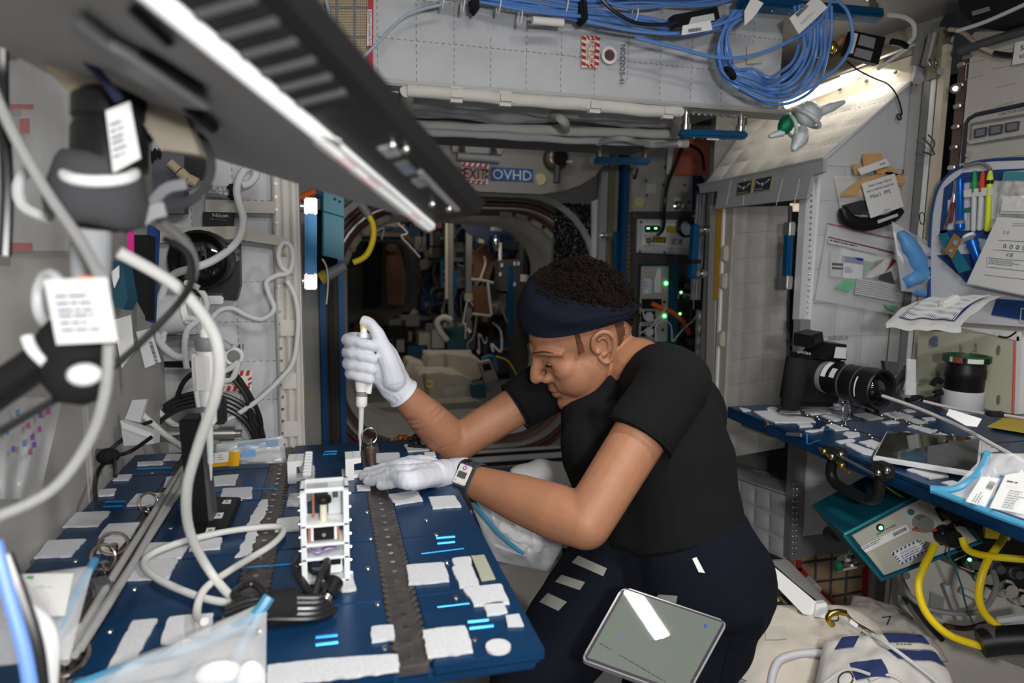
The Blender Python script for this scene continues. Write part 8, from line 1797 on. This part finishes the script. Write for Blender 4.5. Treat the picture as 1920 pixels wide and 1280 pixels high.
obj('glove', gl, GLOVE, per, ang=180)
cf = Lw-(Le-Lw).normalized()*.002; obj('glove_cuff', B().lathe(cf, Le-Lw,[(.0325,-.004),(.0335,0),(.0345,.004),(.0330,.005),(.031,0)],28, cap=False), GLOVE, per)
b = B(); ys = (640,664,685,704)
for k, y in enumerate(ys):
    r = (.0108,.0110,.0106,.0096)[k]; L = (0,0,2,10)[k]
    b.tube([PD(722, y+4,1.292), PD(690, y-4,1.298), PD(660, y-6,1.284), PD(651+L/2, y-3,1.262), PD(664, y,1.240), PD(690, y+6,1.231), PD(707-L, y+10,1.236)],[.014,.0125, r*1.08, r*1.06, r, r*.96, r*.82],12)
b.tube([Rw+(Re-Rw).normalized()*.014, Rw, PD(728,700,1.280), PD(716,668,1.280), PD(708,648,1.283)],[.0310,.0300,.034,.030,.021],18)
b.sph(PD(738,712,1.265),.024, n=14); b.tube([PD(738,712,1.262), PD(728,676,1.250), PD(714,640,1.246), PD(703,618,1.246), PD(692,606,1.247), PD(678,600,1.249)],[.022,.0185,.0140,.0120,.0112,.0098],14)
b.sph(PD(716,690,1.268),.030,(1,.8,1.2),14)
gr_ = fuse(b,.0021,5)
for i, p in enumerate(gr_.v): gr_.v[i] = p+V((1,1,1))*(noise.noise(V((p.x*60, p.y*60, p.z*40)))*.0011+noise.noise(V(((p.x+p.z)*150, p.y*60,(p.z-p.x)*40)))*.0016*min(1, max(0,1-(p-Rw).length/.055)))
obj('glove', gr_, GLOVE, per, ang=180)
cf = Rw+(Re-Rw).normalized()*.014; obj('glove_cuff', B().lathe(cf, Re-Rw,[(.0305,-.004),(.0315,0),(.0330,.005),(.0312,.006),(.029,0)],28, cap=False), GLOVE, per)
hp = thing('pipette', 'white pipette with yellow button held upright in the gloved fist', 'pipette', PD(675,852,1.246), 'pipettes')
pipette(hp, PD(675,850,1.246), PD(682.5,608,1.247),-RT, flat((0.75,0.55,0.02)))
# ---- wrist watch and hair tie
wa = thing('wrist_watch', 'white faced digital watch with slate strap on the left wrist', 'watch', Lw)
axw = (Le-Lw).normalized(); wc_ = Lw.lerp(Le,.125)
SLATE = mat('slate_rubber',(0.035,0.04,0.055),0.5)
obj('strap', B().lathe(wc_, axw,[(.0325,-.011),(.0345,-.009),(.0345,.009),(.0325,.011)],30, cap=False), SLATE, wa)
wn = (CAM-wc_); wn = (wn-axw*wn.dot(axw)).normalized(); wn = (wn*.93+UP*.12); wn = (wn-axw*wn.dot(axw)).normalized(); wt_ = axw.cross(wn).normalized()
RW = Matrix((axw, wt_, wn)).transposed(); wf_ = wc_+wn*.0365
obj('case', B().box(wf_,(.034,.040,.009), RW, bev=.004), SLATE, wa)
obj('face', B().box(wf_+wn*.0046,(.026,.034,.003), RW, bev=.0014), mat('watch_face',(0.62,0.60,0.54),0.4), wa)
if wt_.dot(UP) < 0: wt_ = -wt_
obj('display', B().box(wf_+wn*.0064-wt_*.001,(.017,.011,.0006), RW), flat((0.06,0.07,0.055)), wa)
obj('purple_button', B().cyl(wf_+wn*.006+wt_*.0115, wf_+wn*.0068+wt_*.0115,.0042,18), flat((0.40,0.10,0.45)), wa)
obj('button_mark', B().box(wf_+wn*.0070+wt_*.0115,(.002,.003,.0005), RW), WHITE, wa); obj('dot', B().sph(wf_+wn*.006-wt_*.012-axw*.008,.0009, n=8), INK, wa)
cable_ = Lw.lerp(Le,.055); obj('hair_tie', B().ring(cable_, axw+UP*.15,.0315,.0032,30,8), BLACKM, None, 'black hair tie round the left wrist beside the watch', 'band')
# ---- tablet strapped on the near thigh
tq = [PD(1167,1098,1.055), PD(1366,1165,1.025), PD(1288,1308,.95), PD(1089,1236,.975)]
tu = (tq[1]-tq[0]); tv_ = (tq[3]-tq[0]); tn_ = tu.cross(tv_).normalized(); tn_ = tn_ if tn_.dot(CAM-tq[0]) > 0 else -tn_
tb_ = thing('tablet', 'tablet with lit greenish document screen resting on the near thigh', 'tablet', tq[3])
cc = sum(tq, V((0,0,0)))/4
def rounded(P, r, n=5):
    out = []
    for i in range(4):
        p, a, c = P[i], P[i-1], P[(i+1) % 4]; d1 = (a-p).normalized(); d2 = (c-p).normalized()
        for k in range(n+1):
            t = k/n; out.append(p+d1*r*(1-t)**2+d2*r*t**2)
    return out
obj('case', B().prism(rounded([p-tn_*.012 for p in tq],.012), tn_*.012, bev=.003), mat('smoky_case',(0.28,0.26,0.30),0.25, alpha=0.85), tb_)
obj('bezel', B().prism(rounded([cc+(p-cc)*.965-tn_*.001 for p in tq],.010), tn_*.0022), BLACK, tb_)
SCR = mat('tablet_screen',(0.06,0.07,0.06),0.02, spec=1.0, emit=(0.55,0.62,0.53), estr=0.20)
si = [cc+(p-cc)*.915+tn_*.0014 for p in tq]
sc_ = obj('screen', B().prism(si, tn_*.0004), SCR, tb_, smooth=False)
SQ = lambda u, w: (si[0]*(1-u)+si[1]*u)*(1-w)+(si[3]*(1-u)+si[2]*u)*w+tn_*.0007
for k,(u0, w0, u1, w1, m) in enumerate(((.13,.62,.98,.80, flat((0.10,0.10,0.28))),(.04,.78,.98,1.0, INK),(.42,.66,.95,.78, flat((0.12,0.13,0.11))))):
    a, c = SQ(u0, w0), SQ(u1, w1); lines('screen_print', a, c-a,-(tv_),(c-a).length,1,.0022,.001, m, sc_,80+k,0.0002)
for k,(u0, w0) in enumerate(((.62,.70),(.70,.76),(.40,.93),(.72,.86))): lines('screen_print', SQ(u0, w0), SQ(u0+.3, w0+.01)-SQ(u0, w0),-tv_,.05,2,.0018,.002, flat((0.12,0.13,0.11)), sc_,90+k,0.0002)
obj('home_spot', B().prism(rounded([SQ(.875,.30), SQ(.935,.30), SQ(.935,.40), SQ(.875,.40)],.003), tn_*.0002), flat((0.10,0.11,0.10)), sc_, smooth=False)
for u_, w_ in ((.05,.70),(.09,.70)): obj('green_mark', B().box(SQ(u_, w_),(.003,.003,.0004)), flat((0.08,0.4,0.06)), sc_)
obj('blue_mark', B().sph(SQ(.87,.12),.0028, n=8), flat((0.05,0.08,0.5)), sc_)
# ============================================================= WHAT SHOWS THROUGH THE HATCH (lab module, dim)
rnd = random.Random(17)
GREYS = [flat(c) for c in ((0.05,0.05,0.055),(0.16,0.155,0.15),(0.30,0.29,0.27),(0.42,0.38,0.32),(0.012,0.06,0.15),(0.02,0.02,0.02),(0.10,0.035,0.015),(0.25,0.22,0.17))]
WIREM = [CABLEK, LTGREY, MIDGREY, flat((0.35,0.10,0.03)), CABLEB]
for k,(y0, name) in enumerate(((5.9, 'nearest'),(6.9, 'second'),(7.9, 'third'),(8.9, 'fourth'),(9.9, 'farthest'))):
    t = thing('equipment_rack', '%s cluttered equipment rack along the right side of the dim lab beyond the hatch' % name, 'rack',(1.6, y0+.5,.02), 'lab racks')
    obj('frame', B().box((1.70, y0+.48,1.05),(.10,.92,2.0), bev=.01), flat((0.06,0.06,0.06)), t)
    for j in range(15):
        w, h, d = rnd.uniform(.1,.34), rnd.uniform(.07,.26), rnd.uniform(.06,.40 if k > 1 else .25)
        c = V((1.66-d/2, y0+rnd.uniform(.18,.78), rnd.uniform(.35,1.95)))
        m_ = obj('module', B().box(c,(d, w, h), bev=.006), rnd.choice(GREYS), t)
        obj('front_mark', B().box(c+V((rnd.uniform(-.3,.3)*d,-w/2-.002, rnd.uniform(-.2,.2)*h)),(d*.4,.004, h*.3)), rnd.choice(GREYS[1:]), m_)
    for j in range(14):
        c = V((1.66-rnd.uniform(.12,.38), y0+rnd.uniform(.2,.7), rnd.uniform(.6,1.95))); pts = [c]
        for q in range(4): c = c+V((rnd.uniform(-.08,.08), rnd.uniform(-.06,.06), rnd.uniform(-.22,.10))); pts.append(c)
        obj('wire', B().tube(pts, rnd.uniform(.004,.011),5,5), rnd.choice(WIREM), t)
t = thing('overhead_gear', 'tangle of dark gear and wires under the lab ceiling beyond the hatch', 'gear',(.9,7,1.75))
for j in range(26):
    c = V((rnd.uniform(.2,1.1), rnd.uniform(5.6,9.6), rnd.uniform(1.72,2.05))); obj('module', B().box(c,(rnd.uniform(.08,.3), rnd.uniform(.1,.3), rnd.uniform(.05,.2)), bev=.006), rnd.choice(GREYS), t)
for j in range(20):
    c = V((rnd.uniform(.1,1.05), rnd.uniform(5.4,9.0), rnd.uniform(1.7,1.95))); pts = [c]
    for q in range(4): c = c+V((rnd.uniform(-.15,.15), rnd.uniform(-.1,.1), rnd.uniform(-.12,.09))); pts.append(c)
    obj('wire', B().tube(pts, rnd.uniform(.004,.010),5,5), rnd.choice(WIREM), t)
t = thing('floor_clutter', 'low dark clutter along the lab floor in front of the far hatch', 'gear',(.6,8.5,.05))
for j in range(30):
    c = V((rnd.uniform(.1,1.5), rnd.uniform(6.8,10.4), rnd.uniform(.15,.60))); obj('module', B().box(c,(rnd.uniform(.1,.35), rnd.uniform(.1,.3), rnd.uniform(.08,.25)), Matrix.Rotation(rnd.uniform(-.4,.4),3, 'Z'), bev=.006), rnd.choice(GREYS), t)
Yp = lambda x, y, d: PY(x, y, d)
def slab(name, label, cat, q, y, th, m, bev=.01, group=None):
    return obj(name, B().prism(poly_px(PYat(y), q), V((0, th,0)), bev=bev), m, None, label, cat, group)
for (x0, x1, ya, yb, lb, m) in ((841,850,395,612, 'left dark upright post in the lab', GREYS[1]),(874,885,398,620, 'right dark upright post in the lab', GREYS[1]),(835,840,400,560, 'thin cream upright beside the left dark post in the lab', GREYS[3])):
    slab('upright_post', lb, 'post',[(x0, ya),(x1, ya),(x1, yb),(x0, yb)],6.6,.06, m,.004, 'lab posts')
obj('tan_block', B().box(PY(880,557,6.5),(.10,.06,.07), bev=.006), flat((0.33,0.27,0.20)), None, 'tan block strapped on the right dark post in the lab', 'block')
slab('blue_rail', 'bright blue upright rail beside the dark box in the lab', 'rail',[(955,497),(963,497),(962,628),(954,628)],5.2,.03, RAILBLUE,.004, 'lab blue rails')
slab('blue_rail', 'short blue rail on the left dark post in the lab', 'rail',[(850,506),(857,506),(857,545),(850,545)],6.4,.03, RAILBLUE,.004, 'lab blue rails')
slab('blue_rail', 'dim blue rail left of the posts in the lab', 'rail',[(826,488),(831,488),(830,540),(826,540)],6.9,.03, RAILBLUE,.004, 'lab blue rails')
db = thing('dark_box', 'dark grey box with white squares hanging beside the blue rail in the lab', 'box', PY(955,545,5.4))
obj('case', B().prism(poly_px(PYat(5.4),[(934,488),(980,487),(978,545),(938,542)]), V((0,.15,0)), bev=.01), flat((0.045,0.045,0.045)), db)
for x, y in ((941,497),(938,514),(965,494),(972,494),(965,533)): obj('white_square', B().box(PY(x, y,5.39),(.018,.004,.03)), LTGREY, db)
for k, q in enumerate(([(892,470),(912,455),(924,500),(918,522),(886,520)],[(886,535),(915,537),(920,590),(890,586)])):
    t = thing('laced_board',('upper', 'lower')[k]+' brown panel laced with white straps in the lab', 'panel', PY(q[3][0], q[3][1],6.0))
    obj('board', B().prism(poly_px(PYat(6.0), q), V((0,.03,0))), flat((0.10,0.040,0.015)), t, smooth=False)
    for s_ in ([(884,523),(905,525),(925,530)],[(900,525),(910,495),(908,480)],[(915,530),(918,560),(922,590)]) if k == 0 else ([(886,588),(920,592)],): obj('white_strap', B().tube([PY(a, c,5.97) for a, c in s_],.012,6), flat((0.45,0.42,0.36)), t)
slab('navy_board', 'dark navy tilted panel under the laptop tip in the lab', 'panel',[(850,405),(925,395),(916,452),(880,440)],5.6,.03, flat((0.012,0.016,0.04)),.004)
obj('black_tube', B().cyl(PY(989,430,5.0), PY(987,515,5.0),.028,14), BLACK, None, 'black upright tube at the right rim of the hatch view', 'tube'); obj('tube_cup', B().cyl(PY(987,515,5.0), PY(986,528,5.0),.045,14), flat((0.42,0.38,0.33)), None, 'pale cup under the black upright tube', 'cup')
sl = thing('silver_dome', 'silver domed lamp among the lab wires', 'lamp', PY(930,465,5.5)); obj('dome', B().sph(PY(930,456,5.5),.045,(.7,.7,1.4),14), STEEL, sl); obj('stem', B().cyl(PY(938,455,5.5), PY(938,490,5.5),.015,10), LTGREY, sl)
tb3 = thing('teal_locker', 'dark teal box in the middle of the lab above the cargo bags', 'box', PY(858,655,6.4)); obj('case', B().prism(poly_px(PYat(6.4),[(834,618),(878,616),(880,655),(840,657)]), V((0,.2,0)), bev=.01), flat((0.008,0.06,0.07)), tb3); obj('lamp_bar', B().tube([PY(876,616,6.3), PY(882,623,6.3)],.016,6), PAPER, tb3)
obj('white_hose', B().tube([PY(838,638,6.2), PY(826,622,6.2), PY(820,604,6.2),(PY(832,595,6.2)), PY(846,600,6.2)],.03,10), flat((0.40,0.37,0.32)), None, 'cream hose arching over the teal box in the lab', 'hose')
slab('ribbed_boards', 'row of pale ribbed panels behind the cargo bags', 'panel',[(793,657),(884,657),(884,668),(793,668)],6.0,.04, LTGREY,.004)
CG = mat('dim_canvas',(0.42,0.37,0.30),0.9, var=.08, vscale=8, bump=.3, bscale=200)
def labbag(label, q, y, th, sd):
    t = thing('cargo_bag', label, 'bag', PY(q[0][0], q[0][1], y), 'cargo bags beyond the hatch')
    b = B().prism(poly_px(PYat(y), q), V((0, th,0))); bm = bmesh.new(); me = bpy.data.meshes.new('x'); me.from_pydata(b.v,[], b.f); bm.from_mesh(me); bmesh.ops.subdivide_edges(bm, edges=bm.edges[:], cuts=5, use_grid_fill=True); bmesh.ops.smooth_vert(bm, verts=bm.verts[:], factor=.5, use_axis_x=True, use_axis_y=True, use_axis_z=True)
    o = B().bm(bm); bm.free(); bpy.data.meshes.remove(me)
    for i, p in enumerate(o.v): o.v[i] = p+V((noise.noise(p*7+V((sd,0,0))),0, noise.noise(p*7+V((0, sd,0)))))*.03
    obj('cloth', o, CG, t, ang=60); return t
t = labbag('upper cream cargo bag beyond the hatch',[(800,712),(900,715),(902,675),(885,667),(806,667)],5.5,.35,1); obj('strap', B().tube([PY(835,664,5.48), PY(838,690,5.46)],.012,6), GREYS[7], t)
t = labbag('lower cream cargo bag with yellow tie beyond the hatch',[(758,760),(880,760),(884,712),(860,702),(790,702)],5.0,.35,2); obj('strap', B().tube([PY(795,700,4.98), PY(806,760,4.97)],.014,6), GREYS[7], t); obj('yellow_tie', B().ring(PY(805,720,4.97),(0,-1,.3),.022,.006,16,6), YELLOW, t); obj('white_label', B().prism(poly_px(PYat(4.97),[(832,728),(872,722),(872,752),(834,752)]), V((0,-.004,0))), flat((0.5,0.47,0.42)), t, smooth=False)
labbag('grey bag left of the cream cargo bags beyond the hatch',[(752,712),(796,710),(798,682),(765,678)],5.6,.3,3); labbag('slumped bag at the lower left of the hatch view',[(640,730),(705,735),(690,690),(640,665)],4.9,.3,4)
slab('pale_ledge', 'long pale ledge below the cargo bags inside the hatch', 'ledge',[(660,768),(900,752),(905,790),(690,800)],4.7,.2, flat((0.30,0.27,0.21)),.02)
du = thing('display_unit', 'tan unit with small dark screen right of the cargo bags', 'unit', PY(918,715,4.9)); obj('case', B().prism(poly_px(PYat(4.9),[(898,680),(920,675),(934,710),(910,718)]), V((0,.08,0)), bev=.008), flat((0.32,0.29,0.24)), du); obj('screen', B().prism(poly_px(PYat(4.89),[(904,683),(917,680),(923,692),(908,696)]), V((0,-.004,0))), BLACK, du, smooth=False)
slab('teal_case', 'small teal case beside the lower cargo bag', 'case',[(884,722),(910,718),(912,745),(888,748)],4.8,.08, flat((0.010,0.09,0.11)),.006); obj('blue_strap', B().tube([PY(903,672,4.85), PY(924,668,4.85), PY(932,695,4.85)],.012,6), flat((0.03,0.20,0.36)), None, 'light blue strap behind the tan display unit', 'strap')
cable('lab_wire',[PY(930,668,4.8), PY(950,675,4.8), PY(962,690,4.8), PY(970,705,4.8)],.006, YELLOW, 'yellow wire right of the tan display unit')
# far cabin glimpsed through the second hatch
fc = thing('suited_shape', 'brown crumpled suit shape beyond the far hatch', 'suit', PY(740,570,12.3)); obj('cloth', B().tube([PY(735,455,12.4), PY(738,490,12.3), PY(742,530,12.3), PY(740,570,12.3)],[.08,.16,.2,.15],12), flat((0.22,0.10,0.05)), fc); obj('cream_top', B().sph(PY(733,465,12.2),.09,(1,.7,.8),10), flat((0.5,0.26,0.12)), fc)
slab('cream_cloth', 'pale cream cloth at the upper left of the far hatch', 'cloth',[(643,463),(665,460),(668,470),(650,476)],11.6,.1, flat((0.6,0.42,0.2)),.01); slab('dark_locker', 'black locker shape in the middle of the far hatch', 'locker',[(682,455),(718,450),(716,575),(680,578)],12.2,.2, BLACKM,.01)
slab('reflection_plate', 'tilted silver plate made for a white reflection at the lower right corner of the far hatch', 'plate',[(756,604),(776,578),(786,584),(760,606)],10.8,.03, ALU,.004); slab('speaker_plate', 'pale square speaker plate on the blue end wall', 'plate',[(787,455),(801,455),(801,470),(787,470)],11.13,.06, flat((0.4,0.38,0.33)),.004)  # silver slab stands in for a white light reflection
slab('end_post', 'blue upright right of the far hatch', 'post',[(782,420),(789,420),(788,580),(781,580)],11.0,.06, LABB,.004); slab('white_bundle', 'white bundle hanging right of the far hatch', 'bundle',[(787,488),(802,484),(805,502),(790,506)],10.0,.06, LTGREY,.01)
